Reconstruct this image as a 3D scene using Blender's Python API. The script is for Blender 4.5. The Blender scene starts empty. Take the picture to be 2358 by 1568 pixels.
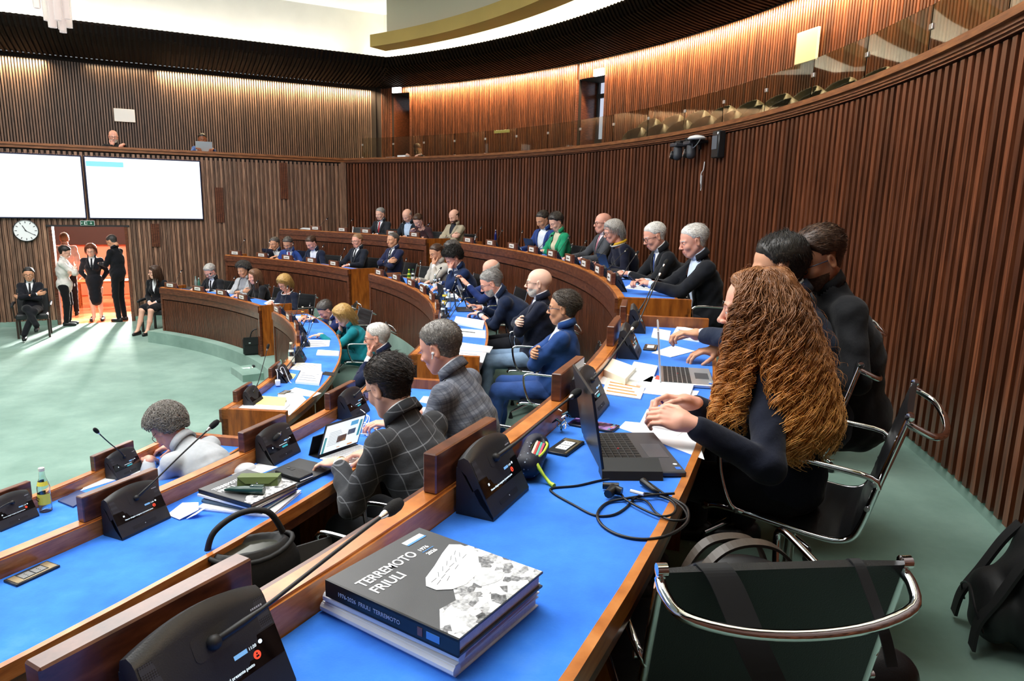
import bpy, math, random
import numpy as np
from mathutils import Vector, Matrix, noise as mnoise
random.seed(7); RNG = np.random.RandomState(7)
SC = bpy.context.scene; COL = SC.collection
R_ = math.radians; PI = math.pi
# ------------------------------------------------------------------ camera (hall centre = world origin, central floor z = 0)
IMW, IMH, FPX = 2358., 1568., 1600.
EYE = Vector((9.6, -5.9, 2.63)); ROLL = math.atan(.022); PITCH = math.atan(314*math.cos(ROLL)/FPX)
def cam_basis():
    f = Vector((0, math.cos(PITCH), -math.sin(PITCH))); r0 = Vector((1, 0, 0)); u0 = r0.cross(f)
    c, s = math.cos(ROLL), math.sin(ROLL)
    return f, r0*c+u0*s, u0*c-r0*s
CF, CR, CU = cam_basis()
cd = bpy.data.cameras.new('camera'); cam = bpy.data.objects.new('camera', cd); COL.objects.link(cam)
cd.sensor_width = 36; cd.lens = 36*FPX/IMW; cd.clip_start = .05; cd.clip_end = 80
cam.matrix_world = Matrix(((CR.x, CU.x, -CF.x, EYE.x), (CR.y, CU.y, -CF.y, EYE.y), (CR.z, CU.z, -CF.z, EYE.z), (0, 0, 0, 1)))
SC.camera = cam
SC.cycles.max_bounces = 7; SC.cycles.diffuse_bounces = 4; SC.cycles.glossy_bounces = 3; SC.cycles.transmission_bounces = 6; SC.cycles.caustics_reflective = False; SC.cycles.caustics_refractive = False
def ray(x, y): return CF+CR*((x-IMW/2)/FPX)-CU*((y-IMH/2)/FPX)
def onz(x, y, z):
    v = ray(x, y); return EYE+v*((z-EYE.z)/v.z)
def oncyl(x, y, R):
    v = ray(x, y); a = v.x**2+v.y**2; b = 2*(v.x*EYE.x+v.y*EYE.y); c = EYE.x**2+EYE.y**2-R*R
    d = b*b-4*a*c
    return EYE+v*((-b+math.sqrt(max(d, 0)))/2/a)
def pang(p): return math.degrees(math.atan2(p[1], p[0]))
def pol(R, a, z=0.): return Vector((R*math.cos(R_(a)), R*math.sin(R_(a)), z))
# front wall of the hall: straight, along WD, at distance WN0 from the centre
WD = Vector((.88899, .45792, 0)); WN = Vector((-.45792, .88899, 0)); WN0 = 7.09
def wp(s, z, off=0.): return WN*(WN0+off)+WD*s+Vector((0, 0, z))
# ------------------------------------------------------------------ world, exposure, lights
SC.view_settings.view_transform = 'Standard'; SC.view_settings.look = 'None'
SC.view_settings.exposure = 0.15; SC.view_settings.gamma = 1.0; SC.view_settings.use_curve_mapping = False
w = bpy.data.worlds.new('world'); SC.world = w; w.use_nodes = True
w.node_tree.nodes['Background'].inputs[0].default_value = (.86, .93, 1, 1); w.node_tree.nodes['Background'].inputs[1].default_value = .35
def area(name, loc, tgt, sx, sy, power, col=(1, 1, 1), spread=180, shape='RECTANGLE'):
    l = bpy.data.lights.new(name, 'AREA'); l.shape = shape; l.size = sx; l.size_y = sy; l.energy = power; l.color = col; l.spread = R_(spread)
    o = bpy.data.objects.new(name, l); COL.objects.link(o); o.location = loc
    d = (Vector(tgt)-Vector(loc)).normalized(); o.rotation_euler = d.to_track_quat('-Z', 'Y').to_euler()
    return o
WARM = (1, .77, .46); NEU = (1, .985, .96); CEILZ = 6.95
# daylight ceiling panels over the floor and the seats
for (a, R, sx, sy, p) in ((0, 0, 5, 5, 360), (-20, 6.2, 4, 4, 330), (20, 6.2, 4, 4, 300), (60, 5.8, 4, 4, 260), (-60, 6.2, 4, 4, 300), (-20, 9.6, 3, 3, 230)):
    q = pol(R, a); area('ceiling_panel_light', (q.x, q.y, CEILZ-.2), (q.x, q.y, 0), sx, sy, p, NEU)
# warm wash down the gallery walls
for a in range(-30, 62, 8):
    q = pol(13.80, a, 5.385); t = pol(13.97, a, 5.05)
    area('gallery_wash_light', q, t, 1.9, .05, 125, WARM, 160)
for s in (1.0, 3.2, 5.4, 7.0, 8.6, 10.2):
    pw = {3.2: 80, 5.4: 8, 1.0: 80}.get(s, 75)
    area('gallery_wash_light', wp(s, 5.34, 1.16), wp(s, 5.0, 1.31), 1.7 if s != 5.4 else 1.2, .05, pw, WARM, 150)
# cove lights above the canopy
for a in range(-30, 62, 9):
    area('cove_light', pol(13.0, a, 5.86), pol(13.28, a, 7.0), 2.0, .08, 16, (1, .91, .72))
for s in (-3, -.6, 1.8, 4.2, 6.6, 9.0):
    area('cove_light', wp(s, 5.9, .0), wp(s, 7.0, .25), 2.3, .08, 11, (1, .95, .84))
# lobby beyond the door
area('lobby_light', wp(4.6, 2.9, 3.6), wp(4.6, 0, 3.8), 4, 3, 330, (1, .80, .66))
lb = Vector((1.04, 8.36, 0))+Vector((-.34, .94, 0))*4.6
area('lobby_window_light', (lb.x, lb.y, 1.95), (1.9, 6.0, .2), .5, .3, 420, (1, .98, .94), 60)
# ------------------------------------------------------------------ node materials
def newmat(name):
    m = bpy.data.materials.new(name); m.use_nodes = True; nt = m.node_tree
    return m, nt, nt.nodes['Principled BSDF']
def sb(b, **k):
    for n, v in k.items():
        n = {'rough': 'Roughness', 'metal': 'Metallic', 'spec': 'Specular IOR Level', 'trans': 'Transmission Weight', 'ior': 'IOR', 'coat': 'Coat Weight',
             'coatr': 'Coat Roughness', 'sheen': 'Sheen Weight', 'alpha': 'Alpha', 'sss': 'Subsurface Weight', 'em': 'Emission Strength'}[n]
        b.inputs[n].default_value = v
def c4(c): return (c[0], c[1], c[2], 1)
def s2l(h):   # '#rrggbb' sRGB to linear
    v = [int(h[i:i+2], 16)/255 for i in (1, 3, 5)]
    return tuple(x/12.92 if x <= .04045 else ((x+.055)/1.055)**2.4 for x in v)
def noise_node(nt, scale, detail=3, mscale=None, coord='Object', rough=.5):
    tc = nt.nodes.new('ShaderNodeTexCoord'); n = nt.nodes.new('ShaderNodeTexNoise'); n.inputs['Scale'].default_value = scale; n.inputs['Detail'].default_value = detail
    n.inputs['Roughness'].default_value = rough
    if mscale:
        mp = nt.nodes.new('ShaderNodeMapping'); mp.inputs['Scale'].default_value = mscale
        nt.links.new(tc.outputs[coord], mp.inputs[0]); nt.links.new(mp.outputs[0], n.inputs['Vector'])
    else: nt.links.new(tc.outputs[coord], n.inputs['Vector'])
    return n
def ramp(nt, src, stops):
    r = nt.nodes.new('ShaderNodeValToRGB'); e = r.color_ramp.elements
    e[0].position, e[0].color = stops[0][0], c4(stops[0][1]); e[1].position, e[1].color = stops[-1][0], c4(stops[-1][1])
    for p, c in stops[1:-1]:
        x = e.new(p); x.color = c4(c)
    nt.links.new(src, r.inputs[0]); return r
def bump(nt, b, src, strength, dist=.01):
    n = nt.nodes.new('ShaderNodeBump'); n.inputs['Strength'].default_value = strength; n.inputs['Distance'].default_value = dist
    nt.links.new(src, n.inputs['Height']); nt.links.new(n.outputs[0], b.inputs['Normal'])
MC = {}
def plain(name, col, rough=.5, metal=0, spec=.5, var=0, vscale=20, bmp=0, bscale=200, **k):
    if name in MC: return MC[name]
    if isinstance(col, str): col = s2l(col)
    m, nt, b = newmat(name); b.inputs['Base Color'].default_value = c4(col); sb(b, rough=rough, metal=metal, spec=spec, **k)
    if var:
        n = noise_node(nt, vscale); r = ramp(nt, n.outputs[0], [(.3, tuple(x*(1-var) for x in col)), (.7, tuple(min(1, x*(1+var)) for x in col))])
        nt.links.new(r.outputs[0], b.inputs['Base Color'])
    if bmp:
        n = noise_node(nt, bscale, 2); bump(nt, b, n.outputs[0], bmp, .003)
    MC[name] = m; return m
def emit(name, col, strength):
    if name in MC: return MC[name]
    if isinstance(col, str): col = s2l(col)
    m, nt, b = newmat(name); b.inputs['Base Color'].default_value = (0, 0, 0, 1); b.inputs['Emission Color'].default_value = c4(col); sb(b, em=strength, rough=.3)
    MC[name] = m; return m
def wood(name, dark, mid, light, ms, rough=.35, tone=0, coat=.0, spec=.5):
    m, nt, b = newmat(name); sb(b, rough=rough, coat=coat, coatr=.2, spec=spec)
    n = noise_node(nt, 6, 5, ms, rough=.6); r = ramp(nt, n.outputs[0], [(.3, dark), (.52, mid), (.75, light)])
    out = r.outputs[0]
    if tone:
        at = nt.nodes.new('ShaderNodeAttribute'); at.attribute_name = 'tone'
        mx = nt.nodes.new('ShaderNodeMix'); mx.data_type = 'RGBA'; mx.blend_type = 'MULTIPLY'; mx.inputs['Factor'].default_value = 1
        rr = ramp(nt, at.outputs['Fac'], [(0, (1-tone,)*3), (1, (1+tone*.6, 1+tone*.5, 1+tone*.4))])
        nt.links.new(out, mx.inputs['A']); nt.links.new(rr.outputs[0], mx.inputs['B']); out = mx.outputs['Result']
    nt.links.new(out, b.inputs['Base Color']); MC[name] = m; return m
slatwood = wood('slat_wood', s2l('#391e11'), s2l('#5c321e'), s2l('#7a482d'), (9, 9, .5), .34, .45)
slatwoodL = wood('slat_wood_walnut', s2l('#553d2f'), s2l('#82604c'), s2l('#ab8a71'), (9, 9, .5), .45, .35)
slatwoodG = wood('slat_wood_walnut_shaded', s2l('#3c2c24'), s2l('#5c463a'), s2l('#745c4d'), (9, 9, .5), .45, .3)  # walnut darkened: shade below the gallery wash is put into the colour
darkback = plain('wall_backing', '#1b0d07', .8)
deskwood = wood('desk_wood', s2l('#92501e'), s2l('#b87034'), s2l('#cc8a4e'), (1.5, 1.5, 9), .28, 0, .3)
deskwoodD = wood('desk_wood_dark', s2l('#3c1d12'), s2l('#5e3320'), s2l('#7a4a31'), (2, 2, 8), .3, 0, .3)
orangewood = wood('panel_wood', s2l('#6e3810'), s2l('#935018'), s2l('#ab6524'), (5, 5, .8), .35, 0, .1)
railwood = wood('rail_wood', s2l('#5a3018'), s2l('#84502c'), s2l('#a3693d'), (1, 1, 9), .35)
deskslat = wood('desk_slat_wood', s2l('#3d2012'), s2l('#5a3220'), s2l('#744630'), (8, 8, .8), .3, .3)
def feltmat(name, d, m_, l, sc=3):
    m, nt, b = newmat(name); sb(b, rough=.95, spec=.15, sheen=.15)
    n = noise_node(nt, sc, 6, rough=.65); r = ramp(nt, n.outputs[0], [(.3, d), (.55, m_), (.8, l)]); nt.links.new(r.outputs[0], b.inputs['Base Color'])
    n2 = noise_node(nt, 260, 2); bump(nt, b, n2.outputs[0], .25, .002); return m
felt = feltmat('blue_felt', s2l('#2a68d2'), s2l('#3880e8'), s2l('#5898f0'))
carpet = feltmat('green_carpet', s2l('#668478'), s2l('#7a978b'), s2l('#90ab9f'), 1.2)
chrome = plain('chrome', (.78, .78, .8), .08, 1)
steel = plain('brushed_steel', (.6, .6, .62), .3, 1)
leather = plain('black_leather', '#131416', .38, 0, .4, bmp=.15, bscale=300)
blackp = plain('black_plastic', '#1d1e20', .38, var=.05)
blackm = plain('black_matte', '#141416', .6)
unitgrey = plain('graphite_plastic', '#26282c', .42, bmp=.1, bscale=500)
paper = plain('white_paper', '#eef1f4', .8, var=.02, vscale=6)
paperc = plain('cream_paper', '#f0ead8', .8, var=.04, vscale=6)
whitep = plain('white_plastic', '#eceef0', .4)
plaster = plain('cream_plaster', '#e6e4dc', .9, var=.05, vscale=1.5, bmp=.2, bscale=30)
# ------------------------------------------------------------------ mesh helpers
def setp(o, label=None, cat=None, group=None, kind=None):
    if label: o['label'] = label
    if cat: o['category'] = cat
    if group: o['group'] = group
    if kind: o['kind'] = kind
    return o
class MB:
    def __init__(s): s.v = []; s.f = []; s.m = []; s.t = []; s.mats = []
    def mi(s, m):
        if m is None: return 0
        if m not in s.mats: s.mats.append(m)
        return s.mats.index(m)
    def add(s, vs, fs, m=None, tone=None):
        o = len(s.v); s.v.extend([tuple(v) for v in vs]); i = s.mi(m)
        for f in fs: s.f.append(tuple(o+k for k in f)); s.m.append(i)
        s.t.extend([0.5 if tone is None else tone]*len(vs))
    def box(s, c, d, m=None, rot=None, tone=.5, tap=None):
        c = Vector(c); vs = []
        for sz in (-1, 1):
            k = tap if (tap and sz == 1) else 1
            for sx, sy in ((-1, -1), (1, -1), (1, 1), (-1, 1)):
                p = Vector((sx*d[0]/2*k, sy*d[1]/2*k, sz*d[2]/2)); vs.append((rot @ p if rot else p)+c)
        s.add(vs, [(3, 2, 1, 0), (4, 5, 6, 7), (0, 1, 5, 4), (1, 2, 6, 5), (2, 3, 7, 6), (3, 0, 4, 7)], m, tone)
        return s
    def bbox(s, c, d, b=.004, m=None, rot=None):   # box with chamfered edges
        c = Vector(c); h = [x/2 for x in d]; b = min(b, *[x*.45 for x in h]); pts = []
        import itertools
        idx = {}
        for sx, sy, sz in itertools.product((-1, 1), repeat=3):
            for ax in range(3):
                p = [sx*h[0], sy*h[1], sz*h[2]]
                for k in range(3):
                    if k != ax: p[k] -= (sx, sy, sz)[k]*b
                idx[(sx, sy, sz, ax)] = len(pts); p = Vector(p); pts.append((rot @ p if rot else p)+c)
        F = []
        for ax in range(3):
            o = [k for k in range(3) if k != ax]
            for sg in (-1, 1):
                f = []
                for a_, b_ in ((-1, -1), (1, -1), (1, 1), (-1, 1)):
                    t = [0, 0, 0]; t[ax] = sg; t[o[0]] = a_; t[o[1]] = b_; f.append(idx[(*t, ax)])
                F.append(f if (sg == 1) == (ax != 1) else f[::-1])
        for ax in range(3):   # edges along ax
            o = [k for k in range(3) if k != ax]
            for a_ in (-1, 1):
                for b_ in (-1, 1):
                    t1 = [0]*3; t2 = [0]*3
                    for t, q in ((t1, -1), (t2, 1)): t[ax] = q; t[o[0]] = a_; t[o[1]] = b_
                    F.append([idx[(*t1, o[0])], idx[(*t2, o[0])], idx[(*t2, o[1])], idx[(*t1, o[1])]])
        for sx, sy, sz in itertools.product((-1, 1), repeat=3): F.append([idx[(sx, sy, sz, k)] for k in range(3)])
        s.add(pts, F, m, .5); return s
    def tube(s, pts, r, m=None, n=8, cap=True, flat=1.0, closed=False):
        pts = [Vector(p) for p in pts]; N = len(pts); rr = r if isinstance(r, (list, tuple)) else [r]*N
        vs = []; up = None
        for i, p in enumerate(pts):
            if closed: t = pts[(i+1) % N]-pts[i-1]
            else: t = pts[min(i+1, N-1)]-pts[max(i-1, 0)]
            t = t.normalized() if t.length > 1e-9 else Vector((0, 0, 1))
            if up is None:
                up = Vector((0, 0, 1)) if abs(t.z) < .9 else Vector((1, 0, 0))
            u = (up-t*up.dot(t)).normalized(); w_ = t.cross(u); up = u
            for k in range(n):
                a = 2*PI*k/n; vs.append(p+u*(math.cos(a)*rr[i]*flat)+w_*(math.sin(a)*rr[i]))
        fs = []
        for i in range(N if closed else N-1):
            j = (i+1) % N
            for k in range(n): fs.append((i*n+k, i*n+(k+1) % n, j*n+(k+1) % n, j*n+k))
        if cap and not closed: fs.append(tuple(range(n))[::-1]); fs.append(tuple((N-1)*n+k for k in range(n)))
        s.add(vs, fs, m, .5); return s
    def lathe(s, prof, m=None, n=20, c=(0, 0, 0), rot=None, sx=1, sy=1):
        vs = []; c = Vector(c)
        for r, z in prof:
            for k in range(n):
                a = 2*PI*k/n; p = Vector((r*math.cos(a)*sx, r*math.sin(a)*sy, z)); vs.append((rot @ p if rot else p)+c)
        fs = []
        for i in range(len(prof)-1):
            for k in range(n): fs.append((i*n+k, i*n+(k+1) % n, (i+1)*n+(k+1) % n, (i+1)*n+k))
        fs.append(tuple(range(n))[::-1]); fs.append(tuple((len(prof)-1)*n+k for k in range(n)))
        s.add(vs, fs, m, .5); return s
    def prism(s, poly, x0, x1, m=None):   # polygon in (y,z) extruded along x
        n = len(poly); vs = [Vector((x0, y, z)) for y, z in poly]+[Vector((x1, y, z)) for y, z in poly]
        fs = [tuple(range(n)), tuple(range(2*n-1, n-1, -1))]+[(i, n+i, n+(i+1) % n, (i+1) % n) for i in range(n)]
        s.add(vs, fs, m, .5); return s
    def prismz(s, poly, z0, z1, m=None):
        n = len(poly); vs = [Vector((x, y, z0)) for x, y in poly]+[Vector((x, y, z1)) for x, y in poly]
        fs = [tuple(range(n))[::-1], tuple(range(n, 2*n))]+[(i, (i+1) % n, n+(i+1) % n, n+i) for i in range(n)]
        s.add(vs, fs, m, .5); return s
    def arc(s, R0, R1, z0, z1, a0, a1, m=None, step=1.5):  # ring segment box about the hall centre
        n = max(2, int(math.ceil(abs(a1-a0)/step))); vs = []; fs = []
        for i in range(n+1):
            a = a0+(a1-a0)*i/n
            vs += [pol(R0, a, z0), pol(R1, a, z0), pol(R1, a, z1), pol(R0, a, z1)]
        for i in range(n):
            b = i*4; c = b+4
            for k in range(4): fs.append((b+k, b+(k+1) % 4, c+(k+1) % 4, c+k))
        fs.append((0, 1, 2, 3)[::-1]); fs.append((n*4, n*4+1, n*4+2, n*4+3)); s.add(vs, fs, m, .5); return s
    def mesh(s, name, mat=None, smooth=None, norm=True):
        me = bpy.data.meshes.new(name); me.from_pydata(s.v, [], s.f)
        if not s.mats: s.mats = [mat or blackp]
        for m in s.mats: me.materials.append(m)
        me.polygons.foreach_set('material_index', s.m)
        if any(t != .5 for t in s.t):
            a = me.attributes.new('tone', 'FLOAT', 'POINT'); a.data.foreach_set('value', s.t)
        if norm:
            import bmesh
            bm = bmesh.new(); bm.from_mesh(me); bmesh.ops.recalc_face_normals(bm, faces=bm.faces); bm.to_mesh(me); bm.free()
        if smooth is not None:
            me.polygons.foreach_set('use_smooth', [True]*len(me.polygons))
            try: me.set_sharp_from_angle(angle=R_(smooth))
            except Exception: pass
        me.update(); return me
    def obj(s, name, mat=None, parent=None, smooth=None, label=None, norm=True):
        if mat is not None:
            s.mats = [mat]+[m for m in s.mats if m != mat] if not s.mats else s.mats
        o = bpy.data.objects.new(name, s.mesh(name, mat, smooth, norm)); COL.objects.link(o)
        if parent: o.parent = parent
        if label: o['label'] = label
        return o
def empty(name, loc=(0, 0, 0), rz=0., label=None, cat=None, group=None, rot=None):
    o = bpy.data.objects.new(name, None); COL.objects.link(o); o.location = loc; o.empty_display_size = .05
    o.rotation_euler = rot if rot else (0, 0, rz); return setp(o, label, cat, group)
def copy_tree(o, parent=None):
    c = o.copy(); COL.objects.link(c); c.parent = parent
    if not parent:
        for k in ('label', 'group'):
            if k in c: pass
    for ch in list(o.children): copy_tree(ch, c)
    return c
def place(o, loc, rz, label=None, group=None):
    o.location = loc; o.rotation_euler = (0, 0, rz)
    if label: o['label'] = label
    if group: o['group'] = group
    return o
def text(name, body, size, mat, parent, loc, rot, extrude=.0004, align='LEFT', bold=0., sx=1., sy=1.):
    c = bpy.data.curves.new(name, 'FONT'); c.body = body; c.size = size; c.extrude = extrude; c.align_x = align; c.offset = bold; c.resolution_u = 3
    tmp = bpy.data.objects.new(name, c); me = bpy.data.meshes.new_from_object(tmp); me.name = name; bpy.data.objects.remove(tmp)
    me.materials.clear(); me.materials.append(mat)
    o = bpy.data.objects.new(name, me); COL.objects.link(o); o.parent = parent; o.location = loc; o.rotation_euler = rot; o.scale = (sx, sy, 1)
    return o
def sm_path(P, n=6):
    out = []
    for i in range(len(P)-1):
        p0 = P[max(i-1, 0)]; p1 = P[i]; p2 = P[i+1]; p3 = P[min(i+2, len(P)-1)]
        for k in range(n): t = k/n; out.append(.5*((2*p1)+(p2-p0)*t+(2*p0-5*p1+4*p2-p3)*t*t+(3*p1-p0-3*p2+p3)*t**3))
    out.append(P[-1]); return out
# ------------------------------------------------------------------ structure
def struct(mb, name, mat=None, smooth=None): return setp(mb.obj(name, mat, smooth=smooth), kind='structure')
def onwall(x, y, off=0.):
    v = ray(x, y); p = EYE+v*((WN0+off-EYE.dot(WN))/v.dot(WN)); return p.dot(WD), p.z
F1, F2, F3 = .21, .71, 1.19
ROWS = {1: (7.38, F1, 0.0), 2: (8.89, F2, F1), 3: (10.405, F3, F2)}   # ledge radius, own floor, floor in front
EDGE = .50
# floors
mb = MB(); mb.prismz([(-13*math.cos(a)-0, -13*math.sin(a)) if False else (13.5*math.cos(2*PI*k/48), 13.5*math.sin(2*PI*k/48)) for k, a in enumerate([0]*48)], -.1, 0)
fl = struct(mb, 'floor', carpet)
mb = MB(); mb.arc(7.2, 8.88, 0, F1, -62, 66, carpet); struct(mb, 'floor_front_tier', carpet)
mb = MB(); mb.arc(8.88, 10.42, 0, F2, -62, 66, carpet); struct(mb, 'floor_middle_tier', carpet)
mb = MB(); mb.arc(10.42, 12.34, 0, F3, -62, 64, carpet); struct(mb, 'floor_top_tier', carpet)
for nm, a0, a1 in (('stairs_right', -9.4, -5.4), ('stairs_left', 34.3, 39.4)):
    mb = MB()
    mb.arc(6.9, 7.2, 0, .105, a0, a1, carpet); mb.arc(8.6, 8.88, F1, .46, a0, a1, carpet); mb.arc(10.12, 10.42, F2, .95, a0, a1, carpet)
    setp(mb.obj('carpeted_steps', carpet), kind='structure')
# slats
SP = .0925
def slat_arc(mb, R, z0, z1, a0, a1, m, sp=SP, wd=.05, dp=.045, second=True, skip=None):
    da = math.degrees(sp/R); n = int((a1-a0)/da)
    for i in range(n):
        a = a0+(i+.5)*da
        if skip and skip(a): continue
        rot = Matrix.Rotation(R_(a), 3, 'Z')
        mb.box(pol(R+dp/2, a, (z0+z1)/2), (dp, wd, z1-z0), m, rot, random.random())
        if second: mb.box(pol(R+dp*.8, a+da/2, (z0+z1-.055)/2), (dp*.4, wd*.42, z1-z0-.055), m, rot, random.random()*.8)
ROTW = Matrix((WD, WN, Vector((0, 0, 1)))).transposed()
def slat_line(mb, off, z0, z1, s0, s1, m, sp=SP, wd=.05, dp=.045, skip=None, second=True):
    n = int((s1-s0)/sp)
    for i in range(n):
        s = s0+(i+.5)*sp; za = z0
        if skip: za = max(z0, skip(s))
        mb.box(wp(s, (za+z1)/2, off+dp/2), (wd, dp, z1-za), m, ROTW, random.random())
        if second:
            za = max(z0, skip(s+sp/2)) if skip else z0
            mb.box(wp(s+sp/2, (za+z1-.055)/2, off+dp*.8), (wd*.42, dp*.4, z1-.055-za), m, ROTW, random.random()*.8)
RW = 12.2; ACOR = 62.9; SCOR = 9.93; ZS = 3.47; ZR = 3.60
# outer curved wall
mb = MB(); mb.arc(RW+.05, RW+.12, F3, 3.5, -60, ACOR, darkback)
slat_arc(mb, RW, F3+.07, ZS, -60, ACOR-.25, slatwood)
mb.arc(RW-.03, RW+.2, 3.555, ZR, -60, ACOR+.05, railwood); mb.arc(RW+.0, RW+.2, 3.50, 3.555, -60, ACOR, railwood)
for k in range(3): mb.arc(RW-.012, RW+.03, 3.482+k*.022, 3.49+k*.022, -60, ACOR, deskwoodD)
struct(mb, 'wall_right', slatwood)
mb = MB(); mb.arc(RW+.02, RW+.05, F3, F3+.07, -60, ACOR, carpet); struct(mb, 'baseboard_right', carpet)
# front straight wall with the door opening
DS0, DS1, DZ = 4.03, 5.30, 1.99
mb = MB()
def wbox(mb, s0, s1, z0, z1, o0, o1, m, tone=.5): mb.box(wp((s0+s1)/2, (z0+z1)/2, (o0+o1)/2), (s1-s0, o1-o0, z1-z0), m, ROTW, tone)
for s0, s1, z0 in ((-4, DS0, 0), (DS0, DS1, DZ), (DS1, SCOR, 0)): wbox(mb, s0, s1, z0, 3.5, .05, .14, darkback)
slat_line(mb, 0, .1, ZS, -4, SCOR-.05, slatwoodL, skip=lambda s: DZ+.02 if DS0-.07 < s < DS1+.07 else 0)
wbox(mb, -4, SCOR+.02, 3.555, ZR, -.03, .2, railwood); wbox(mb, -4, SCOR, 3.50, 3.555, 0, .2, railwood)
mb.box(wp(SCOR-.03, 1.75, .03), (.12, .12, 3.5), slatwoodL, ROTW, .3)
struct(mb, 'wall_front', slatwoodL)
mb = MB(); wbox(mb, -4, DS0-.07, 0, .1, .0, .05, carpet); wbox(mb, DS1+.07, SCOR, 0, .1, 0, .05, carpet); struct(mb, 'baseboard_front', carpet)
mb = MB()
for a, b in ((DS0-.06, DS0), (DS1, DS1+.06)): wbox(mb, a, b, 0, DZ+.03, -.01, .34, deskwoodD)
wbox(mb, DS0-.1, DS1+.1, DZ, DZ+.035, -.015, .34, blackm)
struct(mb, 'door_1', deskwoodD)
# gallery: floor, back walls, openings
mb = MB(); mb.arc(RW+.12, 14.4, 2.82, 2.9, -60, 68, carpet); wbox(mb, -4, 11.2, 2.82, 2.9, .14, 1.5, carpet); mb.arc(12.72, 13.22, 2.9, 3.10, -50, 32, carpet); mb.arc(13.22, 13.94, 2.9, 3.30, -50, 32, carpet); struct(mb, 'floor_gallery', carpet)
RB = 13.95; ZB = 5.41
def gx(x, y): return pang(oncyl(x, y, RB))
aop1, aop0 = gx(1330, 200), gx(1392, 200)         # window opening
bop1, bop0 = gx(900, 230), gx(943, 230)           # doorway at the left end
mb = MB()
inop = lambda a: aop0 < a < aop1 or bop0 < a < bop1
for a0, a1 in ((-60, aop0), (aop1, bop0), (bop1, 66)): mb.arc(RB+.05, RB+.12, 2.9, ZB+.1, a0, a1, darkback)
slat_arc(mb, RB, 2.9, ZB, -60, 64, slatwood, skip=inop, sp=.052, wd=.03, second=False)
zo1 = oncyl(1360, 178, RB).z; zo2 = oncyl(920, 214, RB).z
for a0, a1, z in ((aop0, aop1, zo1), (bop0, bop1, zo2)):
    mb.arc(RB+.05, RB+.12, z, ZB+.1, a0, a1, darkback); slat_arc(mb, RB, z, ZB, a0, a1, slatwood, sp=.052, wd=.03, second=False)
    mb.arc(RB+.12, RB+1.0, z, z+.04, a0-.2, a1+.2, darkback)
    for a in (a0-.12, a1+.12): mb.arc(RB, RB+.9, 2.9, z, a-.08, a+.08, deskwoodD)
mb.arc(RB+.95, RB+1.05, 2.9, 5.0, bop0-.5, bop1+.5, darkback)
struct(mb, 'wall_gallery_right', slatwood)
mb = MB(); am = (aop0+aop1)/2; aq = (aop1-aop0)
mb.arc(RB+.62, RB+.64, 2.9, zo1, aop0, aop1, emit('daylight_glass', '#cfd6ea', .9))
fr = mb.obj('window_1', None); setp(fr, kind='structure')
mb = MB()
for a in (aop0+.05, aop0+aq*.3, aop0+aq*.52, aop0+aq*.62, aop1-.1): mb.arc(RB+.56, RB+.62, 2.9, zo1, a-.09, a+.09, blackm)
for z in (2.95, 3.95, 4.85): mb.arc(RB+.55, RB+.62, z-.04, z+.04, aop0, aop1, blackm)
mb.tube([pol(RB+.5, aop0+aq*.35, 3.85), pol(RB+.48, aop0+aq*.4, 3.9), pol(RB+.48, aop0+aq*.6, 4.0)], .012, blackm); mb.obj('window_frame', blackm, fr)
mb = MB(); wbox(mb, -4, 11.1, 2.9, ZB+.06, 1.35, 1.42, darkback); slat_line(mb, 1.3, 2.9, 5.37, -4, 11.0, slatwoodG, second=False, sp=.052, wd=.03)
struct(mb, 'wall_gallery_front', slatwoodG)
# canopy of dark slats
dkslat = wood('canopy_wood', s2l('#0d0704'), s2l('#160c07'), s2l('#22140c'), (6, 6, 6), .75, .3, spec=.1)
PROF = [(0, 0), (.12, -.16), (.42, -.27), (.85, -.36), (1.15, -.4)]
RC, ZC = 12.8, 5.83
def canopy_slat(mb, fn, wdt, tone):
    vs = []
    for o, z in PROF:
        for sgn in (-1, 1):
            vs.append(fn(o, sgn*wdt/2, z)); vs.append(fn(o, sgn*wdt/2, z+.05))
    fs = []
    for i in range(len(PROF)-1):
        b = i*4; c = b+4
        fs += [(b, b+2, c+2, c), (b+1, c+1, c+3, b+3), (b, c, c+1, b+1), (b+2, b+3, c+3, c+2)]
    fs += [(0, 1, 3, 2), (16, 18, 19, 17)]
    mb.add(vs, fs, dkslat, tone)
mb = MB()
da = math.degrees(SP/RC)
for i in range(int(124.3/da)):
    a = -60+i*da; t = Vector((-math.sin(R_(a)), math.cos(R_(a)), 0))
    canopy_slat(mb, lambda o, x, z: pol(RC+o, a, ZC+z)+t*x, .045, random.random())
for (r0, z0), (r1, z1) in zip(PROF[:-1], PROF[1:]):
    n = 60
    vs = []
    for k in range(n+1):
        a = -60+127*k/n; vs += [pol(RC+r0+.03, a, ZC+z0+.05), pol(RC+r1+.03, a, ZC+z1+.05)]
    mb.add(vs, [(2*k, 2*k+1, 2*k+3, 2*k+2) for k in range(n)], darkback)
mb.arc(RC+.1, 13.35, ZC+.0, ZC+.02, -60, 62, plaster)
struct(mb, 'ceiling_canopy_right', dkslat)
mb = MB(); OC = -.35; k_ = 1.65/1.15
for i in range(int(15.9/SP)):
    s = -4+i*SP
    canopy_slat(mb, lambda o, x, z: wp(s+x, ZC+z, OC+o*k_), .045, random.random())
for (r0, z0), (r1, z1) in zip(PROF[:-1], PROF[1:]):
    mb.add([wp(-4, ZC+z0+.05, OC+r0*k_+.03), wp(12, ZC+z0+.05, OC+r0*k_+.03), wp(12, ZC+z1+.05, OC+r1*k_+.03), wp(-4, ZC+z1+.05, OC+r1*k_+.03)], [(0, 1, 2, 3)], darkback)
wbox(mb, -4, 11, ZC, ZC+.02, OC+.1, .4, plaster)
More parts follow.
